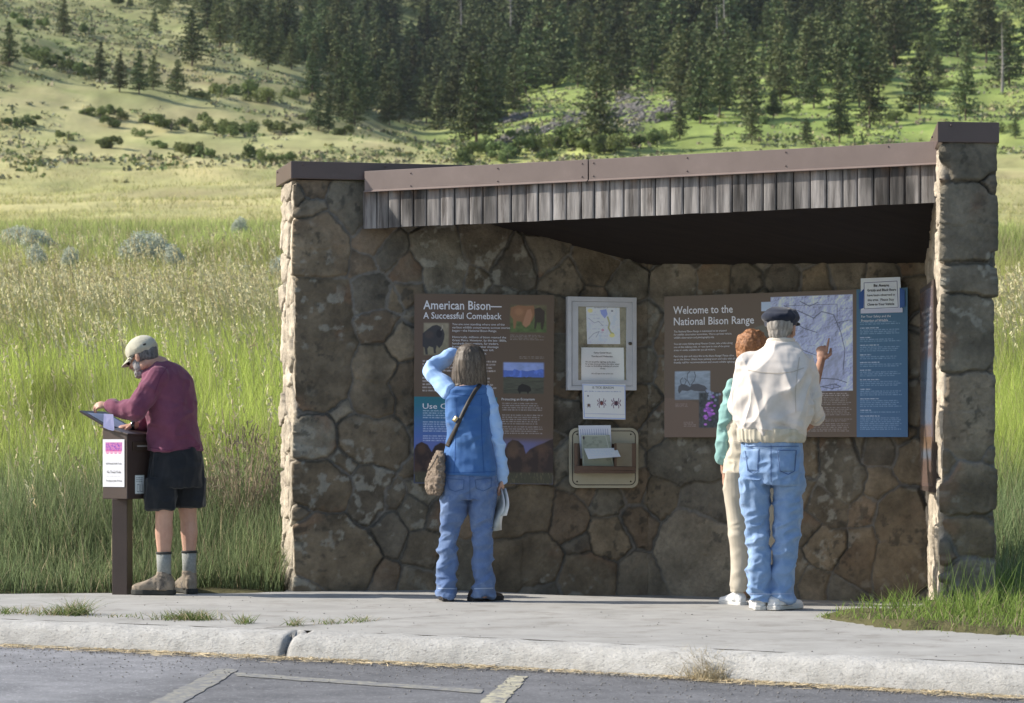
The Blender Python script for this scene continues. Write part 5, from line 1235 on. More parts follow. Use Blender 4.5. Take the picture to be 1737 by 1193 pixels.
# open lid: a shallow tray leaning up to the left with printed sheet inside
LA, LB_, LC, LD = P(134, 699, 16.05), P(178, 701, 16.45), P(236, 735, 16.45), P(176, 724, 16.0)
nl = (LB_ - LA).cross(LD - LA).normalized()
if nl.z < 0: nl = -nl
mb = MB(); mb.hexa([LA, LD, LC, LB_, LA + nl * .012, LD + nl * .012, LC + nl * .012, LB_ + nl * .012]); lid = mb.build('lid', m_box, fb, bevel=.002)
ls = lambda s_, t_: (LA.lerp(LB_, t_)).lerp(LD.lerp(LC, t_), s_) + nl * .0135
c = Canvas(0, 0, 60, 40, 1, (176, 196, 222)); c.micro(4, 6, 56, 36, 4, (120, 140, 180), .5, 2)
c.build('lid_sheet', [ls(.15, .12), ls(.15, .88), ls(.97, .88), ls(.97, .12)], m_paper, fb, .9)
# notice on the box, hanging envelope, envelopes on top
t = thing('paper_notice', 'white notice with a pink and purple banner on the side of the brown fee box', 'notice', B(0, -.004, .69))
c = Canvas(0, 0, 40, 80, 2.4, (226, 226, 230)); 
c.rect(5, 5, 36, 20, (196, 120, 172), .5); c.mixin(((c.X > 6) & (c.X < 35) & (c.Y > 6) & (c.Y < 20)) * sstep(.0, .3, fbm(c.X / 1.3, c.Y / 1.3, 0, 5, 3)), (120, 70, 170))
for k in range(4): c.ell(9 + 7.5 * k, 21, 3.6, 3.4, (206, 90, 150), .9); c.line([(6 + 7.5 * k, 21.5), (12 + 7.5 * k, 21.5)], .8, (240, 220, 235), .8)
c.micro(7, 62, 34, 63, 2, (90, 90, 96), .7, 3); c.micro(7, 40, 34, 40.5, 2.2, (90, 90, 96), .7, 5); c.micro(7, 52, 35, 53, 2, (120, 120, 126), .6, 6); c.micro(10, 70, 28, 73, 2, (120, 120, 126), .5, 6)
pa, pb, pc_, pd = B(-Lx / 2 + .004, -.004, 1.005), B(Lx / 2 - .02, -.004, 1.005), B(Lx / 2 - .02, -.004, .700), B(-Lx / 2 + .004, -.004, .700)
c.build('sheet', [pa, pb, pc_, pd], m_paper, t, .95)
exb = (pb - pa).normalized(); pxm = (pb - pa).length / 40
for b_, xx, yy, ww, cc_ in [('As Friends of the Trails', 6, 34, 29, 2.6), ('No Tread Trails', 8, 46, 26, 3.2), ('The Season Ends 30 Days', 6, 59, 30, 2.4)]:
    text(b_, 0, 0, ww, cc_, None, 0, m_ink, t, 'lettering', org=pa + exb * xx * pxm - Vector((0, 0, 1)) * yy * pxm + (Mb.to_3x3() @ Vector((0, -1, 0))) * .0015, ex=exb, nrm=Vector((0, 0, 1)), pxm=pxm, bold=.01)
m_lilac = mat('lilac_paper', (.56, .52, .74), (.60, .56, .78), rough=.8)
t = thing('envelope', 'lilac envelope hanging down over the front edge of the open lid', 'envelope', P(184, 728, 15.98))
q = [P(176, 702, 16.02), P(192, 703, 16.02), P(194, 729, 15.97), P(175, 725, 15.97)]; slab('flap', q, (0, -1, 0), .0015, m_lilac, t, 0)
slab('tip', [P(175, 725.2, 15.965), P(194, 729.2, 15.965), P(192, 731, 15.96), P(184, 729, 15.96)], (0, -1, 0), .001, m_lilac, t, 0)
for k, (px, py) in enumerate([(229, 736), (243, 739)]):
    q0 = P(px, py, 16.12 + .05 * k); a_ = .4 + k
    t = tag(slab('envelope', [q0 + Vector((math.cos(a_ + s_) * r_, math.sin(a_ + s_) * r_, 0)) for s_, r_ in ((0, .045), (1.9, .035), (3.14, .045), (5.0, .035))], (0, 0, 1), .003, m_lilac, None, .0005),
            ['small lilac envelope lying on top of the fee box nearer its lid', 'small lilac envelope on the fee box top against the man in the purple shirt'][k], 'envelope')
# ================================================================ PEOPLE
def evalmesh(mb, voxel, smooth=2):
    me = bpy.data.meshes.new('w'); me.from_pydata(mb.v, [], mb.f); me.update()
    bm = bmesh.new(); bm.from_mesh(me); bmesh.ops.recalc_face_normals(bm, faces=bm.faces); bm.to_mesh(me); bm.free()
    ob = bpy.data.objects.new('w', me); TMP.collection.objects.link(ob)
    r = ob.modifiers.new('r', 'REMESH'); r.mode = 'VOXEL'; r.voxel_size = voxel; r.adaptivity = 0
    if smooth:
        q = ob.modifiers.new('s', 'SMOOTH'); q.factor = .5; q.iterations = smooth
    TMP.view_layers[0].update(); dg = TMP.view_layers[0].depsgraph; e = bpy.data.meshes.new_from_object(ob.evaluated_get(dg))
    n = len(e.vertices); v = np.empty(n * 3); e.vertices.foreach_get('co', v); nr = np.empty(n * 3); e.vertex_normals.foreach_get('vector', nr)
    f = np.empty(len(e.loops), np.int32); e.loops.foreach_get('vertex_index', f)
    bpy.data.objects.remove(ob); bpy.data.meshes.remove(e); bpy.data.meshes.remove(me)
    return v.reshape(-1, 3), nr.reshape(-1, 3), f.reshape(-1, 4)
def bone(mb, a, b, ra, rb, k=14):
    mb.tube([a, b], [ra, rb], k); mb.ell(a, AX, (ra,) * 3, k, 10); mb.ell(b, AX, (rb,) * 3, k, 10); return mb
def chain(mb, pts, rad):
    for (a, b, ra, rb) in zip(pts[:-1], pts[1:], rad[:-1], rad[1:]): bone(mb, a, b, ra, rb)
    return mb
def loft(mb, rings, k=28, p=2.35):
    """rings: (centre, half width vector, half depth vector)"""
    base_ = len(mb.v)
    for c_, a, b in rings:
        for j in range(k):
            t = 2 * math.pi * j / k; ct, st_ = math.cos(t), math.sin(t)
            x = math.copysign(abs(ct) ** (2 / p), ct); y = math.copysign(abs(st_) ** (2 / p), st_)
            mb.v.append(tuple(Vector(c_) + Vector(a) * x + Vector(b) * y))
    n = len(rings)
    for i in range(n - 1):
        for j in range(k):
            mb.f.append((base_ + i * k + j, base_ + i * k + (j + 1) % k, base_ + (i + 1) * k + (j + 1) % k, base_ + (i + 1) * k + j))
    mb.f.append(tuple(base_ + j for j in range(k - 1, -1, -1))); mb.f.append(tuple(base_ + (n - 1) * k + j for j in range(k)))
    return mb
class Fig:
    """frame of one person: distance, facing direction in plan"""
    def __init__(s, d, fwd):
        s.d = d; s.f = Vector((fwd[0], fwd[1], 0)).normalized(); s.r = Vector((s.f.y, -s.f.x, 0))
    def ring(s, px, py, hw, hd, dd=0): return (P(px, py, s.d + dd), s.r * hw, s.f * hd)
    def rings(s, L, g=0): return [s.ring(a[0], a[1], a[2] + g, a[3] + g, a[4] if len(a) > 4 else 0) for a in L]
    def p(s, px, py, dd=0): return P(px, py, s.d + dd)
def ridge(v, sc, seed, warp=.5):
    q = v * np.array(sc); w_ = warp * noise(q[:, 0] * .6, q[:, 1] * .6, q[:, 2] * .6, seed + 50)
    return 1 - 2.2 * np.abs(noise(q[:, 0] + w_, q[:, 1] + w_, q[:, 2] - w_, seed))
def tilt(v, ax, ang):
    """rotate coordinates so folds run obliquely"""
    M = np.array(Matrix.Rotation(ang, 3, ax)); return v @ M.T
def cloth(name, mb, m, parent, vox=.007, sm=3, fold=(), col=None, seed=0):
    v, n, f = evalmesh(mb, vox * .82, sm)
    d = 0
    for amp, sc, ang, mask in fold:
        seed += 1; r_ = ridge(tilt(v, 'Y', ang), sc, seed) ; d = d + 2.0 * amp * (r_ - .30) * (mask(v) if mask else 1)
    v2 = v + n * np.reshape(d, (-1, 1)) if len(fold) else v
    o = mk(name, v2, f, m, parent, True, col(v2) if col else None)
    return o, (v2, f)
def zrow(py, d): return EH + (HY - py) / F * d
def near(pt, r):
    pt = np.array(pt); return lambda v: np.exp(-((v - pt) ** 2).sum(1) / (r * r))
BV = {}
def cast(bvh, px, py, off):
    if id(bvh) not in BV: BV[id(bvh)] = (bvh, BVHTree.FromPolygons(bvh[0].tolist(), bvh[1].tolist()))
    bvh = BV[id(bvh)][1]
    o = Vector((0, 0, EH)); dr = (P(px, py, 10) - o).normalized(); h = bvh.ray_cast(o, dr)
    return None if h[0] is None else h[0] - dr * off
def strip(bvh, pts, wpx, off, name, m, parent, n=10, thick=0):
    """thin band following a garment, laid along photo positions"""
    P2 = []
    for (a, b) in zip(pts[:-1], pts[1:]):
        for k in range(n): P2.append((a[0] + (b[0] - a[0]) * k / n, a[1] + (b[1] - a[1]) * k / n))
    P2.append(pts[-1]); vs, fs = [], []; last = None
    for i, (x, y) in enumerate(P2):
        x0_, y0_ = P2[max(i - 1, 0)]; x1_, y1_ = P2[min(i + 1, len(P2) - 1)]; L = math.hypot(x1_ - x0_, y1_ - y0_) or 1
        nx_, ny_ = -(y1_ - y0_) / L * wpx / 2, (x1_ - x0_) / L * wpx / 2
        row = [cast(bvh, x - nx_, y - ny_, off), cast(bvh, x, y, off), cast(bvh, x + nx_, y + ny_, off)]
        if any(q is None for q in row): last = None; continue
        k0 = len(vs); vs += [tuple(q) for q in row]
        if last is not None: fs += [(last, last + 1, k0 + 1, k0), (last + 1, last + 2, k0 + 2, k0 + 1)]
        last = k0
    if not fs: return None
    o = mk(name, vs, fs, m, parent, True)
    if thick: s_ = o.modifiers.new('t', 'SOLIDIFY'); s_.thickness = thick; s_.offset = 1
    return o
def patchgrid(bvh, q, off, name, m, parent, n=10, pts=None):
    vs, fs = [], []
    for i in range(n + 1):
        for j in range(n + 1):
            u_, v_ = j / n, i / n
            x = (q[0][0] * (1 - u_) + q[1][0] * u_) * (1 - v_) + (q[3][0] * (1 - u_) + q[2][0] * u_) * v_
            y = (q[0][1] * (1 - u_) + q[1][1] * u_) * (1 - v_) + (q[3][1] * (1 - u_) + q[2][1] * u_) * v_
            h = cast(bvh, x, y, off)
            if h is None: return None
            vs.append(tuple(h))
    for i in range(n):
        for j in range(n): k = i * (n + 1) + j; fs.append((k, k + 1, k + n + 2, k + n + 1))
    o = mk(name, vs, fs, m, parent, True); s_ = o.modifiers.new('t', 'SOLIDIFY'); s_.thickness = .003; s_.offset = 1
    return o
def hand(mb, w_, dirv, palm, side, s_=1.0, curl=(.5, .55, .6, .65), point=False, thumb=.6):
    """w_: wrist, dirv: towards the knuckles, palm: palm normal, side: +1/-1 side of the thumb along dirv x palm"""
    d = Vector(dirv).normalized(); n = Vector(palm); n = (n - d * n.dot(d)).normalized(); t = d.cross(n).normalized() * side
    w_ = Vector(w_)
    mb.ell(w_ + d * .035 * s_, [t, n, d], (.033 * s_, .0155 * s_, .052 * s_), 16, 12)
    mb.ell(w_ + d * .068 * s_, [t, n, d], (.040 * s_, .0145 * s_, .030 * s_), 16, 12)
    for k in range(4):
        off = (.029, .0095, -.0100, -.0285)[k]; L = (.068, .077, .071, .056)[k] * s_; r0 = (.0088, .0090, .0086, .0078)[k] * s_
        p0 = w_ + d * (.083 - (.002, 0, .002, .008)[k]) * s_ + t * off * s_; a = curl[k]
        if point: a = .05 if k == 0 else 1.25
        dd = d.copy(); ax = t * 1.0; ang = 0
        for q, fr_q in enumerate((.46, .30, .24)):
            ang += a * (.75, 1.0, .7)[q]
            dd = (d * math.cos(ang) + n * math.sin(ang)).normalized() + t * (.06 * (1.5 - k)) * (0 if point and k else 1)
            p1 = p0 + dd.normalized() * L * fr_q; bone(mb, p0, p1, r0 * (1 - .1 * q), r0 * (.93 - .1 * q), 10); p0 = p1
    p0 = w_ + d * .022 * s_ + t * .026 * s_; d1 = (d * .75 + t * (1 - .35 * thumb) + n * .45 * thumb).normalized(); p1 = p0 + d1 * .040 * s_; bone(mb, p0, p1, .0125 * s_, .0105 * s_, 10)
    d2 = (d * .95 + t * (.35 - .5 * thumb) + n * .5 * thumb).normalized(); p2 = p1 + d2 * .030 * s_; bone(mb, p1, p2, .0103 * s_, .0092 * s_, 10); bone(mb, p2, p2 + (d2 + n * .15).normalized() * .020 * s_, .0092 * s_, .0072 * s_, 10)
def head(mb, c_, fwd, up, s_=1.0):
    f = Vector(fwd).normalized(); u = Vector(up); u = (u - f * u.dot(f)).normalized(); r = f.cross(u)
    H = lambda a, b, c2: Vector(c_) + (r * a + f * b + u * c2) * s_
    A = [r, f, u]; E = lambda p, q: mb.ell(p, A, tuple(x * s_ for x in q), 20, 14)
    E(H(0, -.012, .030), (.076, .096, .086)); E(H(0, .020, -.020), (.062, .072, .082)); E(H(0, .048, -.075), (.040, .040, .034)); E(H(0, .070, -.092), (.022, .020, .018))
    E(H(0, .083, .022), (.046, .014, .010)); E(H(-.034, .070, -.022), (.020, .018, .018)); E(H(.034, .070, -.022), (.020, .018, .018))
    bone(mb, H(0, .088, .012), H(0, .110, -.026), .0085 * s_, .0125 * s_, 10); E(H(-.011, .100, -.030), (.008, .010, .007)); E(H(.011, .100, -.030), (.008, .010, .007))
    E(H(0, .090, -.053), (.024, .010, .0055)); E(H(0, .088, -.064), (.021, .010, .006))
    for sg in (-1, 1):
        E(H(sg * .077, -.006, -.006), (.008, .019, .032)); E(H(sg * .083, -.014, .004), (.007, .014, .022))
        E(H(sg * .046, -.01, -.06), (.022, .04, .03))
    return H, A
def eyes(H, A, s_, parent, m_w, m_d):
    for sg in (-1, 1):
        MB().ell(H(sg * .030, .078, .006), A, (.0115 * s_,) * 3, 12, 8).build('eye', m_w, parent, True)
        MB().ell(H(sg * .030, .0865, .006), A, (.0052 * s_,) * 3, 10, 6).build('iris', m_d, parent, True)
def shoe(name, heel, dirv, L, w_, hh, m_up, m_sole, parent, collar=.055, lace=None, high=.10, back=.078):
    """heel: back end of the sole on the ground"""
    f = Vector((dirv[0], dirv[1], 0)).normalized(); r = Vector((f.y, -f.x, 0)); u = Vector((0, 0, 1)); h0 = Vector(heel) - f * back
    Q = lambda a, b, c_: h0 + r * a + f * b + u * c_
    out = [(0, .00), (.30, .02), (.38, .10), (.34, .30), (.36, .50), (.50, .68), (.46, .85), (.28, .97), (0, 1.0)]
    ol = [(a * w_, b * L) for a, b in out] + [(-a * w_ * .92, b * L) for a, b in out[-2:0:-1]]
    mb = MB(); mb.prism([tuple(Q(a, b, 0.001)) for a, b in ol][::-1], (0, 0, hh)); so = mb.build('sole', m_sole, None, bevel=.005)
    mb = MB(); s_ = .94
    loftr = []
    for b, hw, z1 in ((.03, .22, .55), (.10, .34, .85), (.20, .35, .98), (.32, .34, 1.0), (.45, .36, .85), (.60, .44, .66), (.75, .46, .50), (.88, .38, .42), (.96, .22, .30)):
        zt = z1 * high * .78; loftr.append((Q(0, b * L, hh * .6 + zt / 2), r * hw * w_, u * (zt / 2 + .004)))
    loft(mb, loftr, 22, 2.6)
    mb.tube([Q(0, .27 * L, .03), Q(0, .26 * L, high)], [w_ * .46, w_ * .42], 18)
    v, n, fcs = evalmesh(mb, .005, 3); v = v + n * (.0018 * ridge(v, (28, 28, 40), 7))[:, None]
    o = mk(name, v, fcs, m_up, parent, True)
    so.name = 'sole'; so.data.transform(Matrix.Translation(-origin(parent))); so.parent = o
    if lace is not None:
        mb = MB()
        for k in range(5):
            b = (.40 + .075 * k) * L; z = hh * .6 + high * .78 * (.96 - .12 * k) + .004; mb.tube([Q(-w_ * .17, b, z - .006), Q(0, b + .004, z + .003), Q(w_ * .17, b, z - .006)], .0028, 6)
        mb.build('laces', lace, o, True)
    return o
fab = lambda name, c1, c2, **k: mat(name, c1, c2, **{**dict(scale=14, rough=.88, bump=.25, bscale=220, bdist=.002, spec=.2, sheen=.15, wrinkle=.5), **k})
m_skin = mat('skin', (.46, .265, .19), (.52, .32, .235), scale=12, rough=.55, bump=.12, bscale=120, bdist=.002, c3=(.42, .21, .15), s3=9, t3=(.5, .75))
m_skin_tan = mat('tanned_skin', (.36, .20, .135), (.42, .25, .175), scale=12, rough=.6, bump=.12, bscale=120, bdist=.002, c3=(.30, .16, .11), s3=9, t3=(.5, .75))
m_eyew = mat('eye_white', (.7, .68, .65), rough=.2); m_iris = mat('dark_iris', (.05, .035, .025), rough=.15)
m_denim = fab('light_denim', (.165, .265, .44), (.205, .31, .50), c3=(.31, .42, .60), s3=5, t3=(.5, .72))
m_denim_d = fab('mid_denim', (.085, .140, .28), (.115, .178, .33), c3=(.19, .26, .40), s3=5, t3=(.5, .72))
m_stitch = mat('seam_thread', (.06, .11, .24), rough=.9); m_stitch_o = mat('pale_thread', (.30, .38, .55), rough=.9)

# ---------------------------------------------------------------- man in the cream jacket
MAN = Fig(14.65, (.32, .95)); ft = MAN.p(1315, 1035)
pm = thing('person', 'man in cream jacket, light blue jeans and dark flat cap, seen from behind', 'person', ft)
JR = [(1309, 738, .188, .138), (1309, 730, .196, .145), (1309, 722, .212, .155), (1311, 700, .224, .16), (1312, 665, .222, .16), (1314, 635, .215, .152), (1318, 614, .196, .135), (1322, 600, .158, .115), (1325, 589, .112, .09), (1326, 581, .082, .08)]
TB = [(1309, 800, .15, .10), (1309, 750, .145, .095), (1311, 690, .15, .10), (1314, 640, .15, .10), (1318, 616, .14, .085), (1324, 598, .08, .065), (1326, 582, .06, .06)]
LL = [(1282, 812, .094, .125), (1281.5, 845, .082, .105), (1284, 898, .070, .085), (1286.5, 940, .067, .078), (1288, 985, .065, .076), (1289.5, 1021, .069, .088)]
RL = [(1337, 812, .096, .125), (1338, 845, .085, .105), (1334, 898, .074, .085), (1331, 940, .071, .078), (1328.5, 985, .065, .076), (1327.5, 1021, .069, .088)]
RA = [MAN.p(1362, 618, .0), MAN.p(1377, 668, .0), MAN.p(1380, 692, .02), MAN.p(1384, 708, .14)]
LA_ = [MAN.p(1268, 620, .02), MAN.p(1256, 690, .06), MAN.p(1288, 712, .27)]
mb = MB(); loft(mb, MAN.rings(TB)); chain(mb, RA[:3] + [MAN.p(1383, 713, .19)], [.036, .032, .028, .025]); chain(mb, LA_, [.036, .032, .025])
for Lg in (LL, RL): loft(mb, MAN.rings([(a[0], a[1], a[2] * .58, a[3] * .56) for a in Lg] + [(Lg[-1][0], 1026, .035, .045)]), 20, 2)
HC = MAN.p(1327, 558, .02); hf = Vector((.50, .85, -.06)); hu = Vector((.05, -.05, 1))
Hm, Am = head(mb, HC, hf, hu, 1.0); bone(mb, Hm(0, -.02, -.05), MAN.p(1326, 592), .058, .062)
hand(mb, MAN.p(1383, 713, .20), (-.45, .75, -.25), (-.6, -.2, -.6), 1, 1.0); hand(mb, LA_[2], (.7, .6, -.1), (.2, .2, -1), 1, 1.0)
v, n, f = evalmesh(mb, .0045, 2); mk('body', v, f, m_skin_tan, pm, True); eyes(Hm, Am, 1, pm, m_eyew, m_iris)
m_jack = fab('cream_jacket_cloth', (.56, .515, .475), (.62, .575, .53), bscale=120)
mb = MB(); loft(mb, MAN.rings(JR), 32, 2.5); chain(mb, RA, [.072, .069, .066, .056]); bone(mb, MAN.p(1345, 605), RA[0], .05, .072); chain(mb, LA_, [.074, .066, .052]); bone(mb, MAN.p(1290, 607), LA_[0], .05, .074)
jk, bj = cloth('jacket', mb, m_jack, pm, .0068, 4, [(.010, (11, 4, 1.8), .25, lambda v: sstep(zrow(612, 14.65), zrow(650, 14.65), v[:, 2])), (.0055, (14, 8, 5), -.5, None), (.008, (6, 6, 16), .3, near(RA[2], .16)), (.006, (5, 5, 15), -.2, lambda v: sstep(zrow(690, 14.65), zrow(725, 14.65), v[:, 2]))], seed=11)
mb = MB(); loft(mb, MAN.rings([(1309, 751, .190, .142), (1309, 746, .198, .15), (1309, 736, .200, .152), (1309, 727, .203, .152)]), 32, 2.5)
cloth('waistband', mb, fab('cream_rib_knit', (.47, .43, .34), (.53, .48, .38)), jk, .006, 2, [(.0022, (45, 45, 1), 0, None)], seed=3)
mb = MB(); loft(mb, [(MAN.p(1323.5, 590, .0), MAN.r * .098, MAN.f * .085), (MAN.p(1324, 583), MAN.r * .086, MAN.f * .080), (MAN.p(1325, 574, .0), MAN.r * .079, MAN.f * .075)], 26, 2.1)
cloth('collar', mb, fab('cream_collar_cloth', (.56, .50, .42), (.60, .54, .46)), jk, .006, 2, [(.002, (12, 12, 30), 0, None)], seed=4)
mb = MB(); mb.tube([MAN.p(1384, 704, .12), MAN.p(1384.5, 710, .165)], [.057, .050], 20); cloth('cuff', mb, m_jack, jk, .006, 1, [(.002, (40, 40, 5), 0, None)])
strip(bj, [(1268, 628), (1290, 632), (1318, 634), (1345, 631), (1364, 624)], 1.4, .002, 'seam', mat('jacket_seam', (.42, .37, .31), rough=.9), jk)
strip(bj, [(1356, 606), (1352, 635), (1349, 668), (1350, 700)], 1.2, .002, 'seam', bpy.data.materials['jacket_seam'], jk)
mb = MB(); loft(mb, MAN.rings([(1309, 742, .175, .128), (1309, 768, .180, .132), (1309, 800, .186, .138), (1309, 822, .184, .13)]), 30, 2.4)
for Lg in (LL, RL): loft(mb, MAN.rings(Lg), 24, 2.2)
jn, bjn = cloth('jeans', mb, m_denim, pm, .0065, 3, [(.0055, (7, 7, 19), .45, lambda v: sstep(zrow(850, 14.65), zrow(905, 14.65), v[:, 2])), (.006, (9, 9, 18), -.3, lambda v: sstep(zrow(970, 14.65), zrow(1000, 14.65), v[:, 2])), (.006, (8, 6, 5), .7, lambda v: sstep(zrow(770, 14.65), zrow(830, 14.65), v[:, 2])), (.0038, (16, 16, 22), .35, None)], seed=21)
patchgrid(bjn, [(1318, 762), (1351, 762), (1349, 800), (1322, 801)], .0015, 'pocket', m_denim, jn); patchgrid(bjn, [(1263, 763), (1288, 762), (1286, 800), (1267, 799)], .0015, 'pocket', m_denim, jn)
for pth in ([(1319, 764), (1350, 764)], [(1319, 764), (1323, 799), (1337, 805), (1348, 799), (1351, 764)], [(1264, 765), (1268, 798), (1277, 803), (1285, 799), (1287, 765)], [(1308, 756), (1308, 825)], [(1262, 757), (1300, 758), (1355, 757)]): strip(bjn, pth, 1.3, .0055, 'seam', m_stitch, jn)
for pth in ([(1271, 1007), (1308, 1008)], [(1308, 1008), (1344, 1007)]): strip(bjn, pth, 1.6, .003, 'hem', m_stitch_o, jn)
m_capn = fab('navy_wool', (.012, .016, .030), (.02, .025, .042), rough=.95)
c0 = MAN.p(1324, 538, .02); uf = (hf - Vector((0, 0, 1)) * hf.z).normalized(); ur = Vector((uf.y, -uf.x, 0)); uu_ = (Vector((0, 0, 1)) - uf * .10 - ur * .05).normalized()
mb = MB(); mb.ell(c0 + Vector((0, 0, -.002)), [ur, uf, uu_], (.108, .128, .050), 28, 16); mb.ell(c0 + uf * .01 + Vector((0, 0, .012)), [ur, uf, uu_], (.098, .118, .050), 28, 16); mb.tube([c0 + Vector((0, 0, -.056)), c0 + Vector((0, 0, -.01))], [.090, .100], 26)
mb.ell(c0 + uf * .115 + Vector((0, 0, -.032)), [ur, (uf - uu_ * .25).normalized(), uu_], (.072, .062, .010), 24, 10)
cp, bcp = cloth('flat_cap', mb, m_capn, pm, .006, 3, [(.002, (14, 14, 10), 0, None)], seed=5)
patchgrid(bcp, [(1306, 546), (1311, 546), (1311, 552), (1306, 552)], .0015, 'badge', mat('tan_badge', (.38, .33, .22), rough=.6), cp, 3)
m_hgrey = mat('grey_hair', (.17, .15, .13), (.34, .32, .29), scale=60, rough=.75, stretch=(1, 1, .25), bump=.7, bscale=70, bdist=.004)
mb = MB(); mb.ell(Hm(0, -.018, .022), Am, (.081, .098, .086), 24, 16); mb.ell(Hm(0, -.052, -.030), Am, (.060, .052, .050), 20, 12)
v, n, f = evalmesh(mb, .005, 2); v = v + n * (.003 * ridge(v, (50, 50, 12), 5))[:, None]; k = (((v[f[:, 0]] - np.array(HC)) @ np.array(Am[1])) < .035); mk('hair', v, f[k], m_hgrey, pm, True)
m_white_l = mat('white_leather', (.60, .60, .60), (.68, .68, .67), scale=20, rough=.55, bump=.15, bscale=40, bdist=.004); m_sole_w = mat('off_white_rubber', (.50, .49, .46), (.58, .57, .54), rough=.7); m_lace = mat('white_lace', (.6, .6, .6), rough=.8)
shoe('shoe', MAN.p(1288, 1034.5, .02), (.02, 1), .30, .112, .026, m_white_l, m_sole_w, pm, lace=m_lace); shoe('shoe', MAN.p(1320, 1034.5, -.02), (.62, .70), .30, .115, .026, m_white_l, m_sole_w, pm, lace=m_lace)

# ---------------------------------------------------------------- woman beside him
WB = Fig(15.15, (.30, .95)); pw = thing('person', 'woman with auburn hair, teal sleeve and beige vest, half hidden behind the man, pointing', 'person', WB.p(1265, 1027))
VR = [(1277, 803, .182, .145), (1276, 770, .172, .14), (1276, 730, .160, .13), (1278, 690, .155, .125), (1280, 655, .152, .115), (1281, 638, .115, .095), (1281, 626, .06, .065)]
LLw = [(1254, 800, .095, .125), (1253, 850, .086, .10), (1256, 900, .070, .080), (1257, 950, .062, .072), (1257, 1004, .058, .072)]
RLw = [(1299, 800, .095, .125), (1298, 850, .086, .10), (1296, 900, .070, .080), (1296, 950, .062, .072), (1296, 1004, .058, .072)]
lA = [WB.p(1246, 656), WB.p(1232, 718, -.01), WB.p(1228, 774, .03)]; rA = [WB.p(1314, 652), WB.p(1372, 688, .22), WB.p(1393, 612, .50)]
mb = MB(); loft(mb, [(c_, a * .74, b * .72) for c_, a, b in WB.rings(VR)]); chain(mb, lA + [WB.p(1229, 800, .05)], [.030, .027, .025, .023]); chain(mb, [rA[0], rA[1], rA[1].lerp(rA[2], .35), rA[2]], [.030, .028, .034, .024])
for Lg in (LLw, RLw): loft(mb, WB.rings([(a[0], a[1], a[2] * .58, a[3] * .56) for a in Lg] + [(Lg[-1][0], 1020, .035, .05)]), 20, 2)
Hw, Aw = head(mb, WB.p(1278, 594, .02), (.45, .88, .02), (0, 0, 1), .93); bone(mb, Hw(0, -.02, -.05), WB.p(1280, 634), .048, .052)
hand(mb, WB.p(1229, 800, .05), (.0, .05, -1), (1, 0, 0), -1, .92, (.25, .3, .35, .4)); hand(mb, rA[2], (.12, .25, .95), (.25, .9, -.2), -1, 1.0, point=True, thumb=.9)
v, n, f = evalmesh(mb, .0045, 2); mk('body', v, f, m_skin_tan, pw, True); eyes(Hw, Aw, .93, pw, m_eyew, m_iris)
m_teal = fab('teal_cotton', (.20, .37, .35), (.25, .43, .40)); mb = MB(); chain(mb, lA, [.056, .050, .049]); chain(mb, [rA[0], rA[1], rA[1].lerp(rA[2], .30)], [.052, .050, .050]); loft(mb, [(c_, a * .93, b * .93) for c_, a, b in WB.rings(VR[2:])], 24)
cloth('shirt', mb, m_teal, pw, .007, 3, [(.0065, (9, 9, 13), .5, None), (.003, (20, 20, 20), -.4, None)], seed=31)
mb = MB(); loft(mb, WB.rings(VR[:-1]), 28, 2.4); vs_, bvw = cloth('vest', mb, fab('beige_vest_cloth', (.50, .45, .35), (.56, .50, .40)), pw, .007, 3, [(.0055, (8, 8, 7), .3, None), (.0025, (20, 20, 20), -.3, None)], seed=32)
m_beige = fab('beige_trouser_cloth', (.42, .375, .30), (.48, .43, .345)); mb = MB(); loft(mb, WB.rings([(1277, 790, .172, .135), (1277, 822, .178, .13)]), 26)
for Lg in (LLw, RLw): loft(mb, WB.rings(Lg), 24, 2.2)
cloth('trousers', mb, m_beige, pw, .007, 3, [(.0055, (8, 8, 4), .4, None), (.0035, (12, 12, 14), -.2, lambda v: sstep(zrow(960, 15.15), zrow(990, 15.15), v[:, 2]))], seed=33)
m_aub = mat('auburn_hair', (.16, .065, .025), (.36, .17, .075), scale=70, rough=.6, bump=.8, bscale=60, bdist=.006)
mb = MB(); mb.ell(Hw(0, -.02, .035), Aw, (.093, .105, .090), 24, 16); mb.ell(Hw(0, -.058, -.03), Aw, (.075, .055, .06), 20, 12); mb.ell(Hw(-.07, -.02, 0), Aw, (.03, .045, .06), 14, 10); mb.ell(Hw(.07, -.02, 0), Aw, (.03, .045, .06), 14, 10)
v, n, f = evalmesh(mb, .0045, 2); v = v + n * (.007 * ridge(v, (24, 24, 24), 5) + .004 * ridge(v, (55, 55, 40), 9))[:, None]; mk('hair', v, f, m_aub, pw, True)
for hx_, dr in ((1250, (-.45, .8)), (1296, (.2, 1))):
    shoe('shoe', WB.p(hx_, 1027, .0), dr, .25, .092, .022, m_white_l, m_sole_w, pw, lace=m_lace, high=.085)
    MB().tube([WB.p(hx_ + 3, 1020, .05), WB.p(hx_ + 4, 1003, .03)], [.046, .042], 16).build('sock', mat('white_sock', (.6, .6, .62), rough=.95), pw, True)

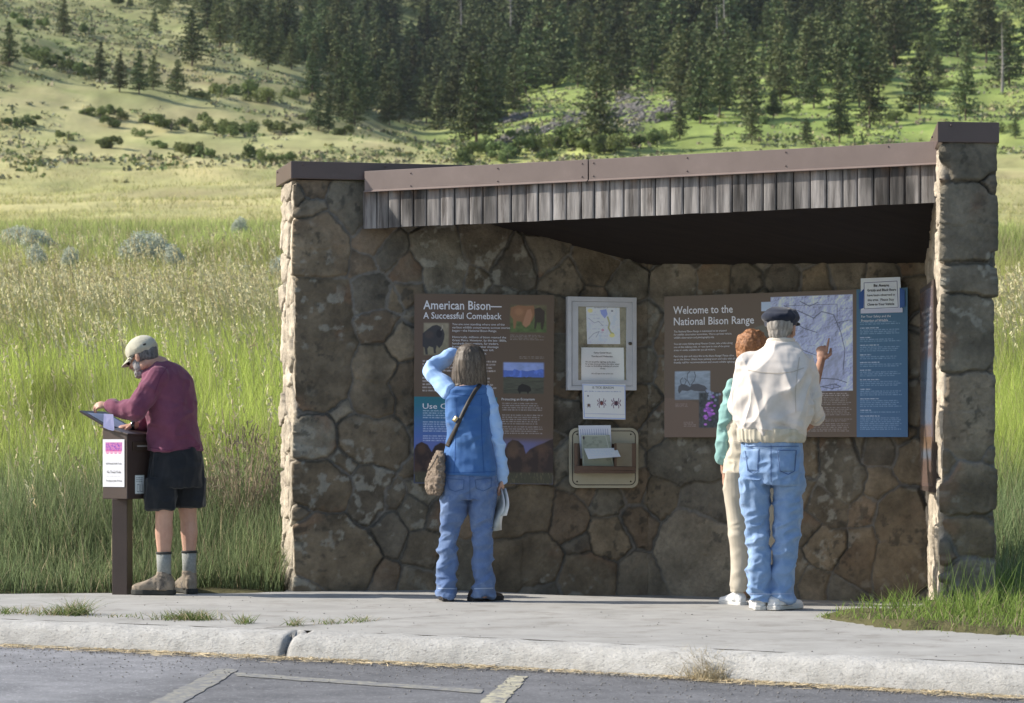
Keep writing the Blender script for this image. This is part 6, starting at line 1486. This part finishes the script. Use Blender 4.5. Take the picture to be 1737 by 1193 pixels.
# ---------------------------------------------------------------- woman in the blue vest
WA = Fig(15.5, (.0, 1)); pa_ = thing('person', 'woman in blue vest and jeans shading her eyes with her left hand', 'person', WA.p(797, 1020))
VA = [(796, 806, .168, .14), (795.5, 785, .160, .135), (794.5, 740, .140, .122), (793.5, 705, .139, .12), (793, 676, .142, .115), (792, 660, .128, .105), (792, 650, .090, .085), (793, 642, .055, .06)]
LA1 = [(773, 842, .088, .12), (767, 875, .081, .10), (762, 910, .062, .078), (759, 950, .061, .072), (757.5, 985, .061, .076), (757.5, 1013, .063, .088)]
RA1 = [(819.5, 842, .088, .12), (818.5, 875, .080, .10), (818, 910, .064, .078), (818, 950, .061, .072), (818.5, 985, .061, .076), (819, 1013, .063, .088)]
lB = [WA.p(762, 664, 0), WA.p(730, 628, .10), WA.p(767, 600, .22)]; rB = [WA.p(824, 668), WA.p(842, 742, -.01), WA.p(851, 812, .05)]
mb = MB(); loft(mb, [(c_, a * .74, b * .72) for c_, a, b in WA.rings(VA)]); chain(mb, lB, [.030, .026, .023]); chain(mb, rB, [.030, .026, .023])
for Lg in (LA1, RA1): loft(mb, WA.rings([(a[0], a[1], a[2] * .58, a[3] * .56) for a in Lg] + [(Lg[-1][0], 1014, .035, .05)]), 20, 2)
Ha, Aa = head(mb, WA.p(796, 614, .03), (.02, 1, .05), (0, -.05, 1), .93); bone(mb, Ha(0, -.02, -.05), WA.p(793, 652), .046, .050)
hand(mb, lB[2], (.85, .30, .12), (.1, .5, -.8), 1, .92, (.15, .2, .25, .3)); hand(mb, rB[2], (.05, .12, -1), (-1, .1, 0), -1, .92, (.9, .95, .95, .9))
v, n, f = evalmesh(mb, .0045, 2); mk('body', v, f, m_skin, pa_, True); eyes(Ha, Aa, .93, pa_, m_eyew, m_iris)
m_sky = fab('pale_blue_jersey', (.32, .50, .80), (.37, .55, .84)); mb = MB(); chain(mb, lB[:2] + [lB[1].lerp(lB[2], .5), lB[2]], [.058, .052, .047, .040]); chain(mb, [rB[0], rB[1], rB[1].lerp(rB[2], .5), rB[2]], [.056, .053, .046, .038]); loft(mb, [(c_, a * .72, b * .68) for c_, a, b in WA.rings(VA[1:-2])], 24)
sh, bsh = cloth('shirt', mb, m_sky, pa_, .0065, 3, [(.0055, (8, 8, 16), .4, near(rB[1], .25)), (.0065, (9, 9, 14), -.5, near(lB[1], .22)), (.0045, (10, 10, 26), .1, near(rB[2], .12)), (.0025, (16, 16, 14), .6, None)], seed=41)
m_vest = fab('blue_vest_cloth', (.045, .120, .30), (.062, .150, .345), bscale=150); mb = MB(); loft(mb, WA.rings(VA[:-1]), 30, 2.5)
ve, bve = cloth('vest', mb, m_vest, pa_, .0065, 3, [(.0085, (6, 5, 3.2), .75, lambda v: sstep(.95 + .35, 1.05, v[:, 2]) * 0 + 1), (.006, (5, 5, 12), -.25, lambda v: np.exp(-((v[:, 2] - zrow(745, 15.5)) / .11) ** 2)), (.003, (15, 15, 12), .2, None)], seed=44)
m_vseam = mat('vest_seam', (.025, .085, .26), rough=.9)
for pth in ([(764, 668), (795, 672), (824, 668)], [(775, 675), (773, 735), (770, 803)], [(817, 675), (817, 735), (821, 803)], [(753, 801), (796, 802), (840, 800)]): strip(bve, pth, 1.2, .002, 'seam', m_vseam, ve)
mb = MB(); loft(mb, WA.rings([(796.5, 800, .163, .13), (797, 825, .170, .137), (797, 848, .168, .13)]), 30, 2.4)
for Lg in (LA1, RA1): loft(mb, WA.rings(Lg), 24, 2.2)
jn, bjn = cloth('jeans', mb, m_denim_d, pa_, .0065, 3, [(.0048, (8, 8, 19), .5, lambda v: sstep(zrow(855, 15.5), zrow(900, 15.5), v[:, 2])), (.005, (9, 9, 18), -.3, lambda v: sstep(zrow(965, 15.5), zrow(990, 15.5), v[:, 2])), (.006, (7, 6, 6), -.6, lambda v: sstep(zrow(800, 15.5), zrow(830, 15.5), v[:, 2])), (.0036, (16, 16, 22), .35, None)], seed=47)
for pth in ([(757, 812), (762, 830), (772, 834), (786, 830), (787, 814)], [(757, 812), (787, 814)], [(806, 814), (808, 829), (820, 833), (833, 827), (834, 811)], [(806, 814), (834, 811)], [(797, 808), (797, 850)]): strip(bjn, pth, 1.3, .003, 'seam', m_stitch, jn)
for pth in ([(739, 998), (775, 999)], [(801, 999), (837, 998)]): strip(bjn, pth, 1.6, .003, 'hem', m_stitch_o, jn)
# bobbed hair: a mass of long locks
m_bob = mat('brown_grey_hair', (.9, .9, .9), (1.1, 1.1, 1.1), scale=60, rough=.55, attr=True, spec=.4, stretch=(1, 1, .2), bump=.6, bscale=90, bdist=.003)
mb = MB(); loft(mb, [(WA.p(x, y, .02), WA.r * a, WA.f * b) for x, y, a, b in ((797, 584.5, .030, .035), (797, 589, .060, .07), (797, 598, .083, .098), (797, 612, .096, .108), (796, 630, .102, .104), (796, 645, .106, .095), (797, 655, .104, .085), (798, 661, .086, .07))], 28, 2.1)
v, n, f = evalmesh(mb, .0045, 2); face = (v - np.array(Ha(0, 0, 0))) @ np.array(Aa[1]); v = v + n * (.005 * ridge(v, (26, 26, 3), 5) + .003 * ridge(v, (60, 60, 6), 9) + .010 * (v[:, 2] < zrow(652, 15.5)) * noise(v[:, 0] * 35, v[:, 1] * 35, 0, 3))[:, None]
tn = (.5 + .5 * fbm(v[:, 0] * 45, v[:, 1] * 45, v[:, 2] * 4, 8, 3))[:, None]; k = face[f[:, 0]] < .070
mk('hair', v, f[k], m_bob, pa_, True, np.array([.035, .025, .018]) * (1 - tn) + np.array([.13, .105, .08]) * tn)
locks = []
lr = np.random.default_rng(8); N_l = 420; a = lr.uniform(math.pi * 1.02, math.pi * 1.98, N_l); z0 = lr.uniform(588, 640, N_l)
mbv, mbf, mbc = [], [], []
for k in range(N_l):
    col_ = np.array([.055, .040, .028]) * (1 - (q := lr.random())) + np.array([.17, .14, .11]) * q
    rows = []
    for j in range(6):
        yy = z0[k] + (664 + lr.normal(0, 1.2) - z0[k]) * j / 5; s_ = np.interp(yy, [584, 589, 598, 612, 630, 645, 655, 664], [.034, .064, .087, .100, .106, .109, .106, .092]); t_ = np.interp(yy, [584, 589, 598, 612, 630, 645, 655, 664], [.038, .074, .102, .112, .108, .098, .087, .075])
        aa = a[k] + .05 * math.sin(j + k); rows.append(np.array(WA.p(797, yy, .02)) + np.array([math.cos(aa) * s_, math.sin(aa) * t_, 0]) + lr.normal(0, .001, 3))
    ta = np.array([-math.sin(a[k]), math.cos(a[k]) * .9, 0]) * .0022; b0 = len(mbv)
    for j, q_ in enumerate(rows): w_ = 1 - .6 * (j / 5) ** 3; mbv += [q_ - ta * w_, q_ + ta * w_]; mbc += [col_, col_]
    for j in range(5): mbf.append((b0 + 2 * j, b0 + 2 * j + 1, b0 + 2 * j + 3, b0 + 2 * j + 2))
o = mk('hair_strands', np.array(mbv), np.array(mbf), m_bob, pa_, False, np.array(mbc)); o['kind'] = 'stuff'
m_bshoe = mat('dark_brown_leather', (.035, .025, .02), (.05, .038, .03), rough=.6, bump=.15, bscale=60, bdist=.003); m_bsole = mat('dark_rubber', (.025, .023, .022), rough=.85)
shoe('shoe', WA.p(758, 1019.5, .0), (-.08, 1), .26, .105, .026, m_bshoe, m_bsole, pa_, high=.08); shoe('shoe', WA.p(812, 1019.5, .02), (.68, .6), .27, .105, .026, m_bshoe, m_bsole, pa_, high=.08)
# shoulder bag
m_croc = mat('brown_crochet', (.15, .115, .085), (.27, .215, .165), scale=55, rough=.95, bump=1, bscale=75, bdist=.008); m_strap = mat('black_strap', (.018, .015, .014), (.03, .025, .022), rough=.6)
bg_ = thing('shoulder_bag', 'brown woven shoulder bag on a black strap at the hip of the woman in blue', 'bag', WA.p(739, 838))
mb = MB(); loft(mb, [(WA.p(x, y, -.02), Vector((1, .25, 0)) * a, Vector((-.25, 1, 0)) * b) for x, y, a, b in ((746, 766, .014, .05), (744, 775, .026, .085), (741, 792, .036, .11), (738.5, 812, .045, .125), (737.5, 828, .046, .12), (736, 838, .034, .09))], 22, 2.4)
bb, bbv = cloth('bag_body', mb, m_croc, bg_, .006, 3, [(.005, (26, 26, 22), .4, None), (.003, (60, 60, 60), 0, None)], seed=51)
mb = MB(); mb.tube([WA.p(742, 772, -.10), WA.p(735, 786, -.13), WA.p(729, 795, -.12), WA.p(727, 797, -.11)], [.006, .005, .005, .009], 8); mb.build('toggle', m_croc, bg_, True)
# join vest and shirt for the strap to lie on
spts = [(815, 652), (806, 663), (795, 682), (785, 702), (772, 730), (762, 750), (753, 770)]
st_o = strip(bve, spts, 6.5, .007, 'strap', m_strap, bg_, 8, .003)
strip(bve, [(769.5, 715), (775.5, 707)], 6.5, .011, 'buckle', mat('brass', (.50, .40, .22), rough=.3, metal=.8), bg_, 4, .003)
# folded map in her right hand
mp_ = thing('folded_map', 'folded paper map hanging from the right hand of the woman in blue', 'map', WA.p(842, 903))
vs = []; fs = []
for i in range(13):
    t = i / 12; y = 832 + 70 * t; xl = 843 - 9 * t + 2.0 * math.sin(t * 6); xr = xl + 8 + 9 * min(1, t * 2.2)
    for j in range(5):
        s_ = j / 4; p_ = WA.p(xl + (xr - xl) * s_, y - 3 * s_, .03 + .05 * math.sin(s_ * 3 + t * 4) - .04 * s_); vs.append(tuple(p_))
for i in range(12):
    for j in range(4): k = i * 5 + j; fs.append((k, k + 1, k + 6, k + 5))
cl = np.array([[.42, .44, .42] if (k % 5) in (1, 2, 3) else [.68, .68, .70] for k in range(len(vs))]) * (1 + .3 * noise(np.arange(len(vs)) * .7, 0, 0, 3))[:, None]
o = mk('page', vs, fs, m_paper, mp_, True, cl); s_ = o.modifiers.new('t', 'SOLIDIFY'); s_.thickness = .003
vs2 = [(x + .010 + .004 * (k % 5), y - .012 - .012 * (k % 5) / 4, z + .004) for k, (x, y, z) in enumerate(vs[: 45])]
o = mk('page', vs2, [f_ for f_ in fs if max(f_) < 45], m_paper, mp_, True, cl[:45]); s_ = o.modifiers.new('t', 'SOLIDIFY'); s_.thickness = .0015

# ---------------------------------------------------------------- man at the fee box
MC = Fig(16.2, (-.76, .62)); pc2 = thing('person', 'man in purple shirt, black shorts and khaki cap writing at the fee box', 'person', MC.p(300, 1008))
TC = [(297, 765, .192, .148), (296.5, 745, .184, .142), (294, 715, .178, .14), (290, 690, .178, .142), (287, 665, .180, .14), (283, 645, .185, .135), (280, 632, .160, .12), (276, 621, .115, .10), (270, 613, .072, .078)]
lC = [MC.p(268, 641, -.13), MC.p(229, 697, -.20), MC.p(190, 689, -.10)]; rC = [MC.p(300, 641, .13), MC.p(266, 712, .12), MC.p(226, 722, .0)]
mb = MB(); loft(mb, [(c_, a * .78, b * .76) for c_, a, b in MC.rings(TC)]); chain(mb, lC, [.034, .032, .027]); chain(mb, rC, [.034, .032, .027]); loft(mb, MC.rings([(298, 820, .12, .09), (298, 760, .13, .10)]))
chain(mb, [MC.p(277, 815, -.07), MC.p(279, 866, -.09), MC.p(278, 884, -.08), MC.p(278, 905, -.07), MC.p(278, 945, -.07), MC.p(280, 985, -.07)], [.078, .060, .056, .058, .040, .038])
chain(mb, [MC.p(322, 812, .07), MC.p(318, 864, .09), MC.p(320, 884, .10), MC.p(321, 903, .10), MC.p(321, 943, .10), MC.p(321, 985, .10)], [.078, .060, .055, .057, .040, .038])
hfw = Vector((-.82, .38, -.40)); Hc, Ac = head(mb, MC.p(242, 606, -.03), hfw, (-.38, .15, .9), 1.0); bone(mb, Hc(0, -.03, -.05), MC.p(272, 620, 0), .056, .060)
hand(mb, lC[2], (-.95, .05, .10), (-.1, .5, -.8), -1, 1.0, (.65, .7, .75, .8), thumb=.9); hand(mb, rC[2], (-.90, -.1, -.15), (-.1, .2, -.95), 1, 1.0, (.35, .4, .45, .5))
v, n, f = evalmesh(mb, .0045, 2); mk('body', v, f, m_skin, pc2, True); eyes(Hc, Ac, 1, pc2, m_eyew, m_iris)
m_pur = fab('plum_jersey', (.150, .045, .080), (.185, .058, .098), c3=(.21, .075, .12), s3=4, t3=(.5, .8)); mb = MB(); loft(mb, MC.rings(TC), 32, 2.4); chain(mb, [lC[0], lC[1], lC[1].lerp(lC[2], .5), lC[2]], [.078, .066, .060, .050]); chain(mb, [rC[0], rC[1], rC[2].lerp(rC[1], .25)], [.075, .060, .046])
sh, bsp = cloth('sweatshirt', mb, m_pur, pc2, .007, 4, [(.0085, (17, 5, 5), .15, near(lC[1].lerp(lC[2], .6), .13)), (.006, (6, 6, 14), -.4, near(lC[1], .22)), (.007, (6, 5, 5), .5, lambda v: sstep(zrow(660, 16.2), zrow(740, 16.2), v[:, 2])), (.0025, (14, 14, 12), .2, None)], seed=61)
m_pseam = mat('plum_seam', (.12, .03, .07), rough=.9)
for pth in ([(254, 759), (297, 766), (340, 756)], [(284, 622), (272, 640), (262, 668)]): strip(bsp, pth, 1.3, .002, 'seam', m_pseam, sh)
m_blk = fab('black_cotton', (.014, .016, .019), (.022, .024, .028)); mb = MB(); loft(mb, MC.rings([(297, 757, .166, .135), (298, 780, .180, .150), (298, 812, .186, .155), (298, 826, .184, .150)]), 28)
loft(mb, [(MC.p(275, 812, -.06), Vector((.105, 0, 0)), Vector((0, .12, 0))), (MC.p(273.5, 840, -.07), Vector((.101, 0, 0)), Vector((0, .12, 0))), (MC.p(274, 864, -.08), Vector((.096, 0, 0)), Vector((0, .11, 0)))], 24)
loft(mb, [(MC.p(321, 812, .06), Vector((.100, 0, 0)), Vector((0, .12, 0))), (MC.p(322, 840, .08), Vector((.098, 0, 0)), Vector((0, .12, 0))), (MC.p(322.5, 859, .09), Vector((.094, 0, 0)), Vector((0, .11, 0)))], 24)
cloth('shorts', mb, m_blk, pc2, .0065, 3, [(.007, (7, 7, 2.5), .15, None), (.003, (16, 16, 8), -.2, None)], seed=66)
m_khaki = fab('khaki_cap_cloth', (.40, .385, .30), (.47, .45, .36))
cu_ = Ac[2]; mb = MB(); mb.ell(Hc(0, -.012, .048), Ac, (.094, .112, .088), 28, 16)
v, n, f = evalmesh(mb, .005, 1); hgt_ = (v - np.array(Hc(0, 0, .018))) @ np.array(cu_); fwd_ = (v - np.array(Hc(0, 0, 0))) @ np.array(Ac[1]); v = v + n * (.002 * ridge(v, (14, 14, 14), 5))[:, None]; k = (hgt_ - .12 * fwd_)[f[:, 0]] > 0
cp = mk('cap', v, f[k], m_khaki, pc2, True); s_ = cp.modifiers.new('t', 'SOLIDIFY'); s_.thickness = .003
vs, fs = [], []
for i in range(7):
    for j in range(13):
        s_ = -1 + 2 * j / 12; ex_ = .075 * (i / 6) * math.sqrt(max(0, 1 - (s_ * .92) ** 2)); vs.append(tuple(Hc(.082 * s_, .088 * math.sqrt(max(0, 1 - s_ * s_)) + .004 + ex_, .034 - .16 * ex_ - .014 * s_ * s_ - .018 * (i / 6))))
for i in range(6):
    for j in range(12): k = i * 13 + j; fs.append((k, k + 1, k + 14, k + 13))
br = mk('brim', vs, fs, m_khaki, cp, True); s_ = br.modifiers.new('t', 'SOLIDIFY'); s_.thickness = .004
MB().ell(Hc(-.066, -.080, .050), Ac, (.010, .018, .008), 12, 8).build('strap_slot', m_blk, cp, True)
m_hsalt = mat('dark_grey_hair', (.035, .033, .035), (.20, .195, .19), scale=70, rough=.7, stretch=(1, 1, .4), bump=.7, bscale=70, bdist=.004)
mb = MB(); mb.ell(Hc(0, -.02, .020), Ac, (.080, .097, .080), 24, 16); mb.ell(Hc(0, -.055, -.018), Ac, (.062, .050, .042), 20, 12)
v, n, f = evalmesh(mb, .0045, 2); v = v + n * (.0025 * ridge(v, (50, 50, 20), 5))[:, None]; fwd_ = (v - np.array(Hc(0, 0, 0))) @ np.array(Ac[1]); k = fwd_[f[:, 0]] < .012; mk('hair', v, f[k], m_hsalt, pc2, True)
m_beard = mat('grey_beard', (.20, .185, .18), (.40, .38, .37), scale=80, rough=.85, bump=.8, bscale=90, bdist=.003)
mb = MB(); mb.ell(Hc(0, .045, -.078), Ac, (.050, .050, .042), 20, 14); mb.ell(Hc(0, .072, -.092), Ac, (.030, .028, .026), 16, 10); mb.ell(Hc(-.058, .028, -.045), Ac, (.014, .030, .040), 14, 10); mb.ell(Hc(.058, .028, -.045), Ac, (.014, .030, .040), 14, 10); mb.ell(Hc(0, .094, -.043), Ac, (.024, .009, .006), 14, 8)
v, n, f = evalmesh(mb, .0045, 2); v = v + n * (.0025 * ridge(v, (70, 70, 70), 5))[:, None]; mk('beard', v, f, m_beard, pc2, True)
gl = MB(); m_dark = mat('dark_lens', (.01, .01, .012), rough=.1, spec=.8)
for sg in (-1, 1): gl.ell(Hc(sg * .033, .098, .004), [Ac[0], Ac[1], Ac[2]], (.026, .005, .019), 16, 8); gl.tube([Hc(sg * .056, .094, .010), Hc(sg * .080, .05, .010), Hc(sg * .086, .0, .008)], .0025, 6)
gl.tube([Hc(-.01, .102, .008), Hc(.01, .102, .008)], .003, 6); gl.build('sunglasses', m_dark, pc2, True)
m_sock = mat('grey_wool_sock', (.22, .23, .215), (.30, .31, .29), scale=60, rough=.95, bump=.6, bscale=120, bdist=.003)
m_hike = mat('brown_hiking_suede', (.20, .16, .12), (.30, .25, .19), scale=22, rough=.9, bump=.5, bscale=40, bdist=.004, c3=(.09, .08, .07), s3=14, t3=(.5, .6)); m_hsole = mat('black_lug_sole', (.03, .03, .028), (.05, .05, .045), rough=.9)
m_lacd = mat('dark_lace', (.05, .045, .04), rough=.9)
for x, dd, dr, y0_ in ((278, -.07, (-.96, .2), 937), (321, .10, (-.45, .85), 935)):
    MB().tube([MC.p(x, y0_, dd), MC.p(x, y0_ + 20, dd), MC.p(x + 1, 985, dd)], [.049, .045, .046], 20).build('sock', m_sock, pc2, True)
    MB().tube([MC.p(x, y0_ - .8, dd), MC.p(x, y0_ + 3.2, dd)], [.0515, .0505], 20).build('sock_cuff', m_hsole, pc2, True)
    h_ = MC.p(x, 1008, dd); h_.z = .002; d_ = Vector((dr[0], dr[1], 0)).normalized(); shoe('boot', h_, dr, .30, .112, .032, m_hike, m_hsole, pc2, high=.15, lace=m_lacd)
MB().tube([rC[2] + Vector((.012, 0, -.001)), rC[2] + Vector((-.012, 0, .001))], .031, 18).build('watch', m_dark, pc2, True)
bpy.data.scenes.remove(TMP)
print('people', time.time() - T0)
# ================================================================ AIR
mb = MB(); mb.box(-420, 420, -40, 1110, -3, 262)
hz = mb.build('haze', None); tag(hz, 'thin summer haze over the valley', 'haze', None, 'stuff')
mh = bpy.data.materials.new('haze'); mh.use_nodes = True; n_ = mh.node_tree.nodes; n_.clear()
vp = n_.new('ShaderNodeVolumePrincipled'); vp.inputs['Density'].default_value = .00005; vp.inputs['Color'].default_value = (.82, .88, 1, 1); vp.inputs['Anisotropy'].default_value = .2
mo = n_.new('ShaderNodeOutputMaterial'); mh.node_tree.links.new(vp.outputs[0], mo.inputs['Volume']); hz.data.materials.append(mh)
hz.display_type = 'WIRE'
